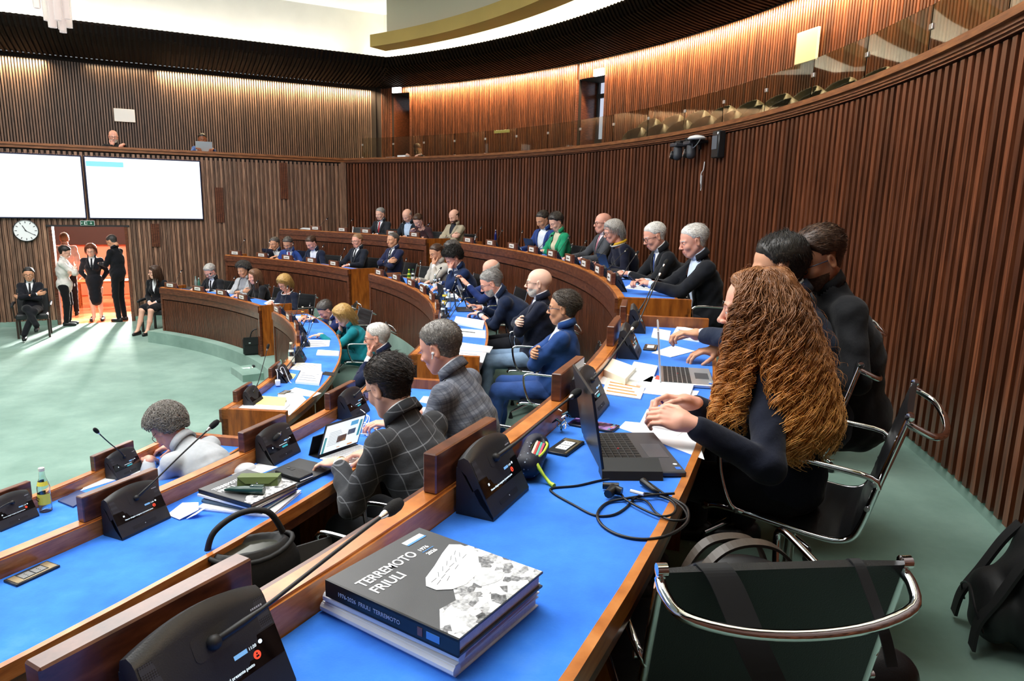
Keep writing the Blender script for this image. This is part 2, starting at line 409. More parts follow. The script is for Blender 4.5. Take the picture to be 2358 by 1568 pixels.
struct(mb, 'ceiling_canopy_front', dkslat)
# upper plaster walls, ceiling, drum with its gilded edge beam
mb = MB(); mb.arc(13.32, 13.42, ZC, CEILZ, -60, 64, plaster); struct(mb, 'wall_upper_right', plaster)
mb = MB(); wbox(mb, -4, 12, ZC, CEILZ, .36, .46, plaster); struct(mb, 'wall_upper_front', plaster)
ceilm = plain('ceiling_paint', '#e9edf2', .85)
mb = MB(); mb.prismz([(14.6*math.cos(2*PI*k/48), 14.6*math.sin(2*PI*k/48)) for k in range(48)], CEILZ, CEILZ+.1); struct(mb, 'ceiling', ceilm)
gold = plain('ochre_paint', '#b79a4c', .6, var=.06, vscale=2)
ae = pang(oncyl(852, 90, 11.5)); ad = pang(oncyl(893, 50, 11.88))
mb = MB(); mb.arc(11.5, 11.95, 5.78, 6.02, -55, ae, gold); struct(mb, 'trim_1', gold)
mb = MB(); mb.arc(11.85, 11.95, 6.02, CEILZ, -55, ad, plain('drum_plaster', '#d9d2b8', .85)); struct(mb, 'wall_drum', gold)
mb = MB()
lp = emit('ceiling_panel_glow', '#ffffff', 2.2)
for k, (s, o) in enumerate(((3, -2.2), (5.3, -2.2), (7.6, -2.2), (3, -4.4), (5.3, -4.4))):
    t = empty('ceiling_light', wp(s, CEILZ-.06, o), math.atan2(WD.y, WD.x), '%s flush luminous ceiling panel above the hall by the front wall' % ('first', 'second', 'third', 'fourth', 'fifth')[k], 'ceiling light', 'luminous ceiling panels')
    m2 = MB(); m2.box((0, 0, .03), (1.7, .5, .05), whitep); m2.obj('frame', whitep, t)
    m2 = MB(); m2.box((0, 0, 0), (1.6, .4, .012), lp); m2.obj('diffuser', lp, t)
# lobby
lobw = plain('lobby_salmon_wall', '#f0a184', .8); lobf, nt, b = newmat('lobby_marble_floor'); sb(b, rough=.12, spec=.5)
n = noise_node(nt, 1.6, 6, rough=.6); r = ramp(nt, n.outputs[0], [(.35, s2l('#a5482a')), (.5, s2l('#d57a4e')), (.7, s2l('#eba079'))]); nt.links.new(r.outputs[0], b.inputs['Base Color'])
mb = MB(); wbox(mb, .5, 9, -.1, 0.002, .0, 9, lobf); struct(mb, 'floor_lobby', lobf)
mb = MB(); wbox(mb, .5, 9, 0, 3.4, 8.5, 8.6, lobw); wbox(mb, .4, .5, 0, 3.4, .3, 8.6, lobw); wbox(mb, 9, 9.1, 0, 3.4, .3, 8.6, lobw); struct(mb, 'wall_lobby', lobw)
mb = MB(); wbox(mb, .4, 9.1, 2.95, 3.05, .34, 8.6, ceilm); struct(mb, 'ceiling_lobby', ceilm)
# ------------------------------------------------------------------ desks
SEG = {'left': (39.4, 64.4), 'middle': (-5.3, 34.3), 'right': (-46, -9.6)}
ROWN = {1: 'front', 2: 'middle', 3: 'back'}
def desk(row, seg):
    R, fz, ff = ROWS[row]; a0, a1 = SEG[seg]; dz = fz+.74; lz = dz+.065
    t = empty('curved_desk', pol(R+.25, (a0+a1)/2, fz), 0, {
        'left': 'curved slatted wooden desk bank nearest the clock wall, %s row', 'middle': 'long curved slatted wooden desk bank in the centre block, %s row',
        'right': 'curved blue-topped wooden desk bank closest to the camera, %s row'}[seg] % ROWN[row], 'desk', 'curved desk banks of the hall')
    off = t.location
    def part(name, mb, mat, smooth=None):
        mb.v = [(x-off.x, y-off.y, z-off.z) for x, y, z in mb.v]; return mb.obj(name, mat, t, smooth)
    mb = MB(); mb.arc(R-.01, R+.043, dz-.02, lz-.006, a0, a1, deskwood); mb.arc(R-.004, R+.038, lz-.006, lz, a0+.02, a1-.02, deskwood); part('ledge', mb, deskwood)
    mb = MB(); mb.arc(R+.045, R+EDGE-.02, dz-.022, dz, a0+.2, a1-.2, felt); part('felt_top', mb, felt)
    mb = MB(); mb.arc(R+EDGE-.02, R+EDGE, dz-.045, dz+.002, a0, a1, deskwood); mb.arc(R+EDGE-.04, R+EDGE-.01, dz-.09, dz-.045, a0, a1, deskwoodD); part('edge_trim', mb, deskwood)
    mb = MB(); mb.arc(R-.03, R+.0, dz-.05, lz-.012, a0, a1, deskwoodD); mb.arc(R-.012, R+.0, dz-.15, dz-.05, a0, a1, deskwoodD); part('fascia', mb, deskwoodD)
    mb = MB(); mb.arc(R+.02, R+.04, ff, dz-.02, a0, a1, darkback); slat_arc(mb, R-.005, ff+.1, dz-.17, a0+.3, a1-.3, deskslat, sp=.03, wd=.018, dp=.02, second=False)
    for a in (a0, a1): mb.arc(R-.015, R+.03, ff, dz-.02, a-.0 if a == a0 else a-.35, a+.35 if a == a0 else a, deskwoodD)
    part('slatted_front', mb, deskslat)
    mb = MB(); mb.arc(R-.02, R+.03, ff, ff+.1, a0, a1, deskwoodD); part('plinth', mb, deskwoodD)
    for a in (a0, a1):
        w_ = math.degrees(.045/R); b0, b1 = (a, a+w_) if a == a0 else (a-w_, a)
        mb = MB(); mb.arc(R+.03, R+EDGE+.01, ff if False else fz, lz-.004, b0, b1, orangewood); mb.arc(R+.0, R+.03, ff, lz-.01, b0, b1, orangewood)
        part('end_panel', mb, orangewood)
    mb = MB(); mb.arc(R+.05, R+.34, dz-.15, dz-.13, a0+.3, a1-.3, orangewood); mb.arc(R+.33, R+.35, dz-.15, dz-.10, a0+.3, a1-.3, orangewood); part('under_shelf', mb, orangewood)
    n = {'left': 2, 'middle': 4, 'right': 4}[seg]
    for k in range(1, n+1):
        a = a0+(a1-a0)*k/(n+1); w_ = math.degrees(.02/R)
        mb = MB(); mb.arc(R+.04, R+EDGE-.1, fz, dz-.02, a-w_, a+w_, orangewood); part('support_panel', mb, orangewood)
    return t
for r in (1, 2, 3):
    for s in ('left', 'middle', 'right'): desk(r, s)
# ------------------------------------------------------------------ name boards and microphone units
plaque = plain('plaque_paper', '#d9d3cd', .5); ink = plain('plaque_ink', '#5b5450', .7); redink = plain('plaque_red', '#a5423a', .6)
def make_board():
    t = empty('name_board'); mb = MB(); mb.bbox((0, 0, .047), (.305, .034, .094), .003, deskwoodD); b = mb.obj('board', deskwood, t)
    # y+ looks to the user, y- to the hall centre; the plaque faces the hall
    mb = MB(); mb.box((0, -.0185, .05), (.17, .003, .056), plaque); p = mb.obj('plaque', plaque, t)
    mb = MB(); x = -.05
    for k in range(9):
        w_ = .0085+.003*(k % 3 == 0); mb.box((x, -.0205, .048), (w_, .0012, .013), ink); x += w_+.0022
    mb.box((-.074, -.0205, .068), (.006, .0012, .006), redink); mb.obj('lettering', ink, p)
    return t
def place_pol(o, R, a, z, yaw=0., label=None, group=None): return place(o, pol(R, a, z), R_(a-90+yaw), label, group)   # local +y points away from the hall centre
gl = emit('screen_text_white', '#dff2ff', 1.2); redl = emit('screen_red', '#ff4a32', 1.3); bluel = emit('screen_blue', '#7db6ee', .9); teall = emit('screen_teal', '#3fb8c8', .8)
glass_blk = plain('black_glass', '#050507', .06, spec=.6)
grille, nt, b = newmat('speaker_grille'); sb(b, rough=.5); b.inputs['Base Color'].default_value = c4(s2l('#303237'))
tc = nt.nodes.new('ShaderNodeTexCoord'); vo = nt.nodes.new('ShaderNodeTexVoronoi'); vo.inputs['Scale'].default_value = 330; vo.inputs['Randomness'].default_value = 0
mp = nt.nodes.new('ShaderNodeMapping'); mp.inputs['Rotation'].default_value = (0.93, 0, 0)
nt.links.new(tc.outputs['Object'], mp.inputs[0]); nt.links.new(mp.outputs[0], vo.inputs['Vector'])
r = ramp(nt, vo.outputs['Distance'], [(.34, s2l('#060607')), (.46, s2l('#36383e'))]); nt.links.new(r.outputs[0], b.inputs['Base Color'])
UW = .2
# side profile of the unit: y away from the ledge, z up.  FA = low front edge of the sloping face, FB = its top
FA, FB = Vector((0, .100, .008)), Vector((0, .040, .126))
FD = (FB-FA).normalized(); FN = Vector((0, FD.z, -FD.y)); FN = FN if FN.y > 0 else -FN; FLEN = (FB-FA).length
FROT = Matrix((Vector((1, 0, 0)), FD, Vector((1, 0, 0)).cross(FD))).transposed()
if (FROT.col[2]).dot(FN) < 0: FROT = Matrix((Vector((-1, 0, 0)), FD, Vector((-1, 0, 0)).cross(FD))).transposed()
FEUL = FROT.to_euler()
def face(u, v, h=0.):   # u across (reader's left to right), v up the face (0..FLEN), h above it
    return FA+FROT.col[0]*u+FD*v+FN*h
def fquad(mb, u0, u1, v0, v1, h0, h1, m):
    P = [face(u, v, h) for h in (h0, h1) for u, v in ((u0, v0), (u1, v0), (u1, v1), (u0, v1))]
    mb.add(P, [(3, 2, 1, 0), (4, 5, 6, 7), (0, 1, 5, 4), (1, 2, 6, 5), (2, 3, 7, 6), (3, 0, 4, 7)], m)
def fround(mb, u0, u1, v0, v1, r, h0, h1, m):
    pts = []
    for cx, cy, s in ((u1-r, v0+r, -90), (u1-r, v1-r, 0), (u0+r, v1-r, 90), (u0+r, v0+r, 180)):
        for k in range(5): a = R_(s+k*22.5); pts.append((cx+r*math.cos(a), cy+r*math.sin(a)))
    n = len(pts); P = [face(u, v, h0) for u, v in pts]+[face(u, v, h1) for u, v in pts]
    mb.add(P, [tuple(range(n))[::-1], tuple(range(n, 2*n))]+[(i, (i+1) % n, n+(i+1) % n, n+i) for i in range(n)], m)
def make_unit(detail, screen='red'):
    t = empty('conference_unit')
    # base wedge, and above it the tilted head with its domed top
    mb = MB(); h = UW/2
    mb.prism([(.004, 0), (.100, 0), (.100, .008), (.060, .072), (.046, .060), (.012, .112), (.004, .112)], -h, h, unitgrey)
    base = mb.obj('base', unitgrey, t)
    mb = MB(); NX = 14; rows = []
    for i in range(NX+1):
        x = -h+UW*i/NX; k = 1-(x/h)**2; d = .020*k
        rows.append([Vector((x, .100-.002, .003)), Vector((x, .100, .009)), Vector((x, FB.y, FB.z+d*.35)), Vector((x, FB.y-.006, FB.z+.007+d*.7)), Vector((x, FB.y-.017, FB.z+.011+d)), Vector((x, FB.y-.031, FB.z+.003+d)), Vector((x, FB.y-.034, FB.z-.012)), Vector((x, .03, .095)), Vector((x, .066, .034))])
    M = len(rows[0]); vs = [p for r_ in rows for p in r_]; fs = []
    for i in range(NX):
        for j in range(M): fs.append((i*M+j, i*M+(j+1) % M, (i+1)*M+(j+1) % M, (i+1)*M+j))
    fs += [tuple(range(M)), tuple(NX*M+j for j in range(M))[::-1]]
    mb.add(vs, fs, unitgrey); mb.obj('head', unitgrey, t, smooth=35)
    mb = MB(); fquad(mb, -h+.003, h-.003, FLEN-.042, FLEN+.002, .0002, .0012, grille)
    fround(mb, -.028, .032, FLEN-.036, FLEN-.001, .008, .001, .003, unitgrey); mb.obj('speaker_grille', grille, t)
    mb = MB(); fquad(mb, -h+.001, h-.001, .046, .088, .0002, .0014, glass_blk); d_ = mb.obj('display', glass_blk, t)
    if detail:
        mb = MB(); z = .0016
        fquad(mb, .022, .044, .074, .0800, z, z+.0004, bluel); mb.obj('status_badge', bluel, d_)
        mb = MB(); fround(mb, .064, .0705, .0750, .0810, .003, z, z+.0004, gl); mb.obj('status_dot', gl, d_)
        mb = MB(); fround(mb, -.068, -.062, .066, .072, .0015, z, z+.0004, gl); mb.obj('menu_dot', gl, d_)
        if screen == 'red':
            mb = MB(); fround(mb, .050, .062, .058, .070, .0059, z, z+.0004, redl); k_ = plain('icon_ink', '#3a0d08', .5)
            fround(mb, .0546, .0574, .0645, .0673, .0013, z+.0004, z+.0006, k_); fquad(mb, .0535, .0585, .0608, .0636, z+.0004, z+.0006, k_); mb.obj('red_icon', redl, d_)
            text('screen_text', 'Nessun delegato assegnato al presente posto', .0062, gl, d_, face(-.066, .0530, z+.0004), FEUL, .0001, bold=.0001)
        else:
            mb = MB(); fround(mb, -.006, .034, .050, .058, .0035, z, z+.0004, teall); mb.obj('teal_badge', teall, d_)
            mb = MB(); [fquad(mb, -.02+k*.007, -.0145+k*.007, .064, .0665, z, z+.0004, gl) for k in range(8)]; mb.obj('screen_text', gl, d_)
        text('clock_text', '11:20', .006, gl, d_, face(.0465, .0750, z), FEUL, .0001, bold=.0001)
        mb = MB(); gpr = plain('grey_print', '#aab0b8', .5); [fquad(mb, .066+k*.0036, .066+k*.0036+.0026, FLEN-.011, FLEN-.0082, .0012, .0015, gpr) for k in range(7)]; mb.obj('rim_print', gpr, t)
    mb = MB(); fround(mb, -.05, .045, .012, .024, .003, .0002, .0012, blackm); mb.obj('slot', blackm, t)
    mb = MB(); fround(mb, -.002, .001, .0165, .0195, .001, .0013, .0016, plain('slot_mark', '#d8dde2', .4)); mb.obj('slot_mark', whitep, t)
    return t
def make_goose(t, az, el, L=.36, curl=.0, flop=0.):
    """az: heading of the stalk in the unit's own frame (deg, 90 = towards the seat), el: elevation at the middle"""
    b = face(0.002, FLEN-.02, .003); d0 = Vector((math.cos(R_(az)), math.sin(R_(az)), math.tan(R_(el)))).normalized()
    st = (FN*.5+d0).normalized(); pts = [b, b+st*.02]; n = 12
    for i in range(1, n+1):
        f = i/n; e = el+curl*f; d = Vector((math.cos(R_(az))*math.cos(R_(e)), math.sin(R_(az))*math.cos(R_(e)), math.sin(R_(e))-flop*f*f)); pts.append(pts[-1]+(d*min(1, f*3)+st*max(0, 1-f*3)).normalized()*(L-.06)/n)
    mb = MB(); mb.lathe([(.010, -.002), (.0105, .006), (.006, .012)], blackm, 12, b, FN.to_track_quat('Z', 'Y').to_matrix()); mb.tube(pts, [.0052]*3+[.0032]*(len(pts)-4)+[.0035], blackm, 8)
    g = mb.obj('gooseneck', blackm, t, 60)
    e = pts[-1]; d = (pts[-1]-pts[-2]).normalized(); q = d.to_track_quat('Z', 'Y').to_matrix()
    mb = MB(); mb.lathe([(.0035, 0), (.0065, .010), (.0072, .018)], steel, 12, e, q); mb.lathe([(.0074, .016), (.0105, .022), (.012, .032), (.0118, .048), (.0085, .058), (.003, .062)], plain('foam_black', '#0d0d0f', .95, bmp=.6, bscale=900), 14, e, q)
    mb.obj('microphone_head', blackm, g, 50); return t
board0 = make_board(); SRC = []
BOARDS = {3: [58.7, 54.3, 50.3, 45.8, 41.7, 31.8, 27.5, 23.2, 19.1, 15.0, 11.0, 7.2, 3.5, -.3, -10.7, -14.5, -19.9, -24.45, -28.95],
          2: [62.7, 57.8, 52.9, 48.0, 43.1, 32.1, 27.4, 22.6, 18.0, 13.4, 8.7, 4.0, -.9, -13.9, -18.4, -23.3, -28.3],
          1: [62.4, 56.3, 50.7, 45.0, 33.2, 27.5, 21.8, 16.0, 9.7, 3.3, -2.8, -14.5, -19.9]}
first = True; BL = {}
def ordw(n): return ['first', 'second', 'third', 'fourth', 'fifth', 'sixth', 'seventh', 'eighth', 'ninth', 'tenth'][n]
for r, L in BOARDS.items():
    cnt = {}
    for a in L:
        sg = 'left' if a > 39 else 'middle' if a > -6 else 'right'; k = cnt.get(sg, 0); cnt[sg] = k+1
        o = board0 if first else copy_tree(board0); first = False
        blk = {'left': 'clock wall bank', 'middle': 'centre bank', 'right': 'bank closest to camera'}[sg]
        if sg == 'right': lab = '%s wooden name board from the aisle, %s row, %s' % (ordw(k), ROWN[r], blk)
        else: lab = '%s name board with white plaque from the front wall, %s row, %s' % (ordw(k), ROWN[r], blk)
        setp(o, lab, 'name board', 'name boards along the desk ledges'); place_pol(o, ROWS[r][0]+.017, a, ROWS[r][1]+.74+.065)
unit_red = make_unit(True, 'red'); unit_teal = make_unit(True, 'teal'); unit_far = make_unit(False)
used = set()
# (row, angle, kind, (az, el, length, curl, flop), shift in degrees, turn)
UN = [(3, -28.8, 'red', (180, 9, .37, -2, 0)), (3, -24.4, 'red', (172, 13, .38, -4, 0)), (3, -19.9, 'teal', (168, 24, .36, 0, 0)), (3, -14.5, 'teal', (160, 48, .40, -6, 0)), (3, -10.7, 'teal', (150, 55, .38, -15, 0)),
      (2, -28.3, 'red', (160, 40, .38, 0, 0)), (2, -23.3, 'red', (172, 34, .38, -6, 0)), (2, -18.4, 'teal', (190, 10, .05, 0, 0)), (2, -13.9, 'teal', (170, 25, .3, 0, 0)),
      (1, -19.9, 'red', (20, 12, .34, -45, 0)), (1, -14.5, 'teal', (10, 40, .36, 8, 0)),
      (1, -2.8, 'far', (165, 62, .40, 0, 0)), (1, 3.3, 'far', (160, 32, .40, 0, 0)), (1, 9.7, 'far', (160, 45, .40, 0, 0)), (1, 16.0, 'far', (165, 48, .4, 0, 0)), (1, 21.8, 'far', (160, 34, .4, 0, 0)), (1, 27.5, 'far', (155, 50, .4, 0, 0)), (1, 33.2, 'far', (150, 48, .4, 0, 0))]
for a in (62.4, 56.3, 50.7, 45.0): UN.append((1, a, 'far', (110, 50, .34, -10, 0)))
for i, a in enumerate((62.7, 57.8, 52.9, 48.0, 43.1)): UN.append((2, a, 'far', (100+15*(i % 3), 55, .34, -10, 0)))
for i, a in enumerate((32.1, 27.4, 22.6, 18.0, 13.4, 8.7, 4.0, -.9)): UN.append((2, a, 'far', (140+8*(i % 3), 50-5*(i % 2), .38, -10, 0)))
for i, a in enumerate((58.7, 54.3, 50.3, 45.8, 41.7)): UN.append((3, a, 'far', (60+30*(i % 2), 50, .3, -10, 0)))
for i, a in enumerate((31.8, 27.5, 23.2, 19.1, 15.0, 11.0, 7.2, 3.5, -.3)): UN.append((3, a, 'far', (120+12*(i % 3), 42-4*(i % 2), .34, -10, 0)))
ucnt = {}
for r, a, kind, gs in UN:
    src = {'red': unit_red, 'teal': unit_teal, 'far': unit_far}[kind]
    o = src if kind not in used else copy_tree(src); used.add(kind); SRC.append((o, gs))
    sg = 'left' if a > 39 else 'middle' if a > -6 else 'right'; k = ucnt.get((r, sg), 0); ucnt[(r, sg)] = k+1
    blk = {'left': 'clock wall bank', 'middle': 'centre bank', 'right': 'bank closest to camera'}[sg]
    scr = {'red': 'with red icon', 'teal': 'with teal badge', 'far': 'with gooseneck'}[kind]
    setp(o, '%s microphone unit %s, %s row, %s' % (ordw(k), scr, ROWN[r], blk), 'microphone unit', 'microphone units on the desks')
    place_pol(o, ROWS[r][0]+.046, a+(.15 if sg != 'right' else 0), ROWS[r][1]+.74)
for o, gs in SRC: make_goose(o, *gs)
# ------------------------------------------------------------------ distance-field modelling for bodies and clothes
try: import openvdb as vdb
except ImportError: import pyopenvdb as vdb
F32 = np.float32
def V3(*a): return np.array(a, dtype=float)
def rotm(ax, deg):
    return np.array(Matrix.Rotation(R_(deg), 3, ax))
class SDF:
    def __init__(s): s.p = []
    def cap(s, a, b, ra, rb=None, k=.02, op='+'):
        a = np.array(a, float); b = np.array(b, float); rb = ra if rb is None else rb; m = max(ra, rb)
        s.p.append((op, 'c', (a, b, ra, rb), np.minimum(a, b)-m, np.maximum(a, b)+m, k)); return s
    def ell(s, c, r, R=None, k=.02, op='+'):
        c = np.array(c, float); r = np.array(r, float); m = max(r)
        ext = np.abs(R) @ r if R is not None else r
        s.p.append((op, 'e', (c, r, R), c-ext, c+ext, k)); return s
    def dist(s, prim, P):
        t, a = prim
        if t == 'c':
            p0, p1, ra, rb = a; d = (p1-p0).astype(F32); L = float(d@d)+1e-12; q = P-p0.astype(F32)
            h = np.clip((q@d)/L, 0, 1); return np.sqrt(((q-h[..., None]*d)**2).sum(-1))-(ra+h*(rb-ra))
        c, r, R = a; q = P-c.astype(F32)
        if R is not None: q = q@R.astype(F32)
        r = r.astype(F32); k0 = np.sqrt(((q/r)**2).sum(-1)); k1 = np.sqrt(((q/r**2)**2).sum(-1))+1e-9
        return k0*(k0-1)/k1
    def comb(s, op, D, d, k):
        if op == '+':
            h = np.clip(.5+.5*(D-d)/k, 0, 1); return D*(1-h)+d*h-k*h*(1-h)
        h = np.clip(.5-.5*(D+d)/k, 0, 1); return D*(1-h)-d*h+k*h*(1-h)
    def at(s, P):
        P = np.asarray(P, F32); D = np.full(P.shape[:-1], 1., F32)
        for op, t, a, lo, hi, k in s.p: D = s.comb(op, D, s.dist((t, a), P), k)
        return D
    def mesh(s, vox, disp=None):
        ad = [p for p in s.p if p[0] == '+']; lo = np.min([p[3] for p in ad], 0)-3*vox-.012; hi = np.max([p[4] for p in ad], 0)+3*vox+.012
        n = np.ceil((hi-lo)/vox).astype(int)+1; D = np.full(n, .5, F32)
        ax = [(lo[i]+vox*np.arange(n[i])).astype(F32) for i in range(3)]
        for op, t, a, l, h, k in s.p:
            pad = k+4*vox; i0 = np.maximum(0, np.floor((l-pad-lo)/vox).astype(int)); i1 = np.minimum(n, np.ceil((h+pad-lo)/vox).astype(int)+1)
            if (i1 <= i0).any(): continue
            sl = tuple(slice(i0[i], i1[i]) for i in range(3))
            P = np.stack(np.meshgrid(*[ax[i][sl[i]] for i in range(3)], indexing='ij'), -1)
            D[sl] = s.comb(op, D[sl], s.dist((t, a), P), k)
        g = vdb.FloatGrid(); g.background = .5; g.copyFromArray(D)
        p, q = g.convertToQuads(isovalue=0); p = p*vox+lo
        if disp is not None: p = p+disp(p)
        q = np.asarray(q); a, b, c, d = (p[q[:, i]]-p.mean(0) for i in range(4))
        if (np.einsum('ij,ij->i', a, np.cross(b, c)).sum()+np.einsum('ij,ij->i', a, np.cross(c, d)).sum()) < 0: q = q[:, ::-1]
        return p, q
def np_mesh(name, parts, mats, smooth=True):
    """parts: list of (verts, faces(list or array), mat index or array)"""
    vs = []; fs = []; ms = []; o = 0
    for v, f, m in parts:
        v = np.asarray(v); vs.append(v); f = [tuple(int(x)+o for x in r) for r in f]; fs += f
        ms += (list(m) if hasattr(m, '__len__') else [m]*len(f)); o += len(v)
    me = bpy.data.meshes.new(name); me.from_pydata([tuple(x) for x in np.concatenate(vs)] if vs else [], [], fs)
    for m in mats: me.materials.append(m)
    me.polygons.foreach_set('material_index', np.array(ms, np.int32)); me.polygons.foreach_set('use_smooth', [smooth]*len(me.polygons)); me.update(); return me
def link(name, me, parent=None, label=None):
    o = bpy.data.objects.new(name, me); COL.objects.link(o); o.parent = parent
    if label: o['label'] = label
    return o
def lapsm(v, f, it=1, lam=.5):
    e = np.concatenate([f[:, [0, 1]], f[:, [1, 2]], f[:, [2, 3]], f[:, [3, 0]]]); e = np.concatenate([e, e[:, ::-1]])
    cnt = np.bincount(e[:, 0], minlength=len(v))[:, None]+1e-9
    for _ in range(it):
        s_ = np.stack([np.bincount(e[:, 0], v[e[:, 1], i], len(v)) for i in range(3)], 1); v = v*(1-lam)+lam*s_/cnt
    return v
def vnorm(v, f):
    n = np.cross(v[f[:, 2]]-v[f[:, 0]], v[f[:, 3]]-v[f[:, 1]]); N = np.zeros_like(v)
    for k in range(4):
        for i in range(3): N[:, i] += np.bincount(f[:, k], n[:, i], len(v))
    return N/(np.linalg.norm(N, axis=1)[:, None]+1e-12)
# -- head template: centre between the ears, face to +y, z up
def head_sdf(fem=False, jowl=0.):
    s = SDF(); j = .9 if fem else 1.
    s.ell((0, -.018, .036), (.076, .096, .086), k=.02); s.ell((0, .022, .03), (.066, .066, .074), k=.03)
    s.ell((0, .03, -.035), (.057*j, .058, .08), k=.035); s.ell((0, .056, -.094), (.021*j, .020, .017), k=.025)
    for x in (-1, 1):
        s.cap((x*.056*j, -.005, -.04), (x*.024*j, .055, -.094), .017+jowl*.006, .016, k=.03)
        s.ell((x*.036, .064, -.028), (.024, .020, .022), k=.022)
        s.cap((x*.012, .089, .020), (x*.046, .073, .020), .0085 if not fem else .006, .007, k=.014)
        s.ell((x*.031, .099, .001), (.0185, .017, .0125), k=.014, op='-')
    s.ell((0, .080, -.066), (.026, .013, .020), k=.02)
    s.cap((0, .088, .012), (0, .109, -.026), .0075, .0095, k=.012); s.ell((0, .112, -.031), (.0095, .009, .008), k=.008)
    for x in (-1, 1): s.ell((x*.0115, .101, -.034), (.0075, .009, .0065), k=.007)
    s.ell((0, .0935, -.0575), (.020, .0065, .0040), k=.005); s.ell((0, .0915, -.067), (.018, .0075, .0050), k=.005)
    s.cap((-.022, .101, -.0622), (.022, .101, -.0622), .0022, k=.004, op='-')
    for x in (-1, 1):   # eyelids, ears
        s.ell((x*.031, .0735, .0045), (.0155, .0170, .0085), k=.004); s.ell((x*.031, .0745, -.0075), (.0145, .0145, .005), k=.004); 
        Rm = rotm('Z', -x*18) @ rotm('X', -12)
        s.ell((x*.0785, -.004, -.006), (.008, .019, .033), Rm, k=.007); s.ell((x*.087, .0, -.004), (.007, .011, .021), Rm, k=.006, op='-')
    s.cap((0, -.02, -.05), (0, -.024, -.085), .052 if not fem else .045, .050 if not fem else .043, k=.03)
    if jowl: s.ell((0, .03, -.105), (.045, .04, .03*jowl+.01), k=.03)
    return s
HEADS = {}
def head_tpl(fem, res=.004):
    k = (fem, res)
    if k not in HEADS:
        v, f = head_sdf(fem).mesh(res); f = np.asarray(f); v = lapsm(v, f, 1, .4); HEADS[k] = (v, f, vnorm(v, f))
    return HEADS[k]
def hand_tpl(curl, spread=0., thumb=20, res=.0032):
    """right hand: wrist at origin, fingers to +y, palm to -z, thumb towards -x.  curl: 4 finger curls in degrees per joint"""
    s = SDF(); s.ell((0, .045, 0), (.040, .05, .0145), k=.012); s.cap((0, -.02, 0), (0, .02, 0), .025, .028, k=.02); s.ell((-.024, .032, -.007), (.016, .03, .014), k=.012)
    for i, (x, y, L, r) in enumerate(((-.028, .088, .044, .0088), (-.0095, .093, .049, .0092), (.009, .090, .045, .0088), (.027, .082, .036, .0078))):
        c = curl[i] if hasattr(curl, '__len__') else curl; p = V3(x, y, .001); a = 8+c*.5; sp = R_((x/.03)*spread)
        s.cap((x*.8, .05, 0), p, .011, r*1.05, k=.006)
        for seg, (l, kk) in enumerate(((L, 1), (L*.62, .95), (L*.5, .85))):
            d = V3(math.sin(sp), math.cos(R_(a)), -math.sin(R_(a))); d /= np.linalg.norm(d); q = p+d*l*.86
            s.cap(p, q, r*kk, r*kk*.93, k=.0032); p = q; a += c
    p = V3(-.028, .02, -.006); t = R_(thumb); d = V3(-math.cos(t)*.75, .85, -.35-math.sin(t)*.3); d /= np.linalg.norm(d); q = p+d*.042; s.cap(p, q, .0125, .0105, k=.01)
    d2 = d+V3(.35, .25, -.15); d2 /= np.linalg.norm(d2); q2 = q+d2*.031; s.cap(q, q2, .0105, .0095, k=.004); d3 = d2+V3(.3, .1, -.1); d3 /= np.linalg.norm(d3); s.cap(q2, q2+d3*.024, .0098, .008, k=.004)
    v, f = s.mesh(res); return v, np.asarray(f)
HANDS = {}
def hand(kind):
    if kind not in HANDS:
        HANDS[kind] = {'flat': lambda: hand_tpl((10, 8, 10, 14), 6), 'relax': lambda: hand_tpl((26, 28, 32, 36), 3), 'type': lambda: hand_tpl((34, 30, 32, 30), 8, 10),
                       'fist': lambda: hand_tpl((72, 74, 76, 78), 0, 5), 'pinch': lambda: hand_tpl((48, 50, 44, 40), 0, 0), 'point': lambda: hand_tpl((12, 48, 60, 66), 0, 5), 'chin': lambda: hand_tpl((50, 55, 60, 64), 0, 30)}[kind]()
    return HANDS[kind]
def basis_from(y, z):
    y = np.array(y, float); y /= np.linalg.norm(y); z = np.array(z, float); z = z-y*(z@y); z /= np.linalg.norm(z)+1e-9; x = np.cross(y, z); return np.stack([x, y, z], 1)
# -- hair
def fbm(p, s, seed=0): 
    return np.array([mnoise.noise(Vector((a[0]*s+seed, a[1]*s, a[2]*s))) for a in p])
def hairline(v, kind):
    x, y, z = v[:, 0], v[:, 1], v[:, 2]; ax = np.abs(x)
    front = .077 if kind != 'recede' else .086
    zl = np.where(y > .03, front-.012*np.clip(ax/.06, 0, 1)**2-(y < .055)*.03*np.clip((.055-y)/.03, 0, 1), .0)
    zl = np.where(y <= .03, np.where(y > -.0, .02+.4*(y), -.03+.0*y), zl); zl = np.where(y < 0, -.015-.045*np.clip(-y/.05, 0, 1), zl)
    ear = (ax > .074) & (z < .03) & (np.abs(y+.0) < .028); m = z-zl
    if kind == 'bald': m = np.minimum(m, (.052-z)+np.clip(-y-.05, 0, 1)*.3); m = np.where(y > .02, -1, m)
    if kind == 'crown': m = np.minimum(m, np.maximum((.085-z), (-.0+y*0-.02)+np.where(y > .045, .04, 0)))
    return np.where(ear, -1, m)
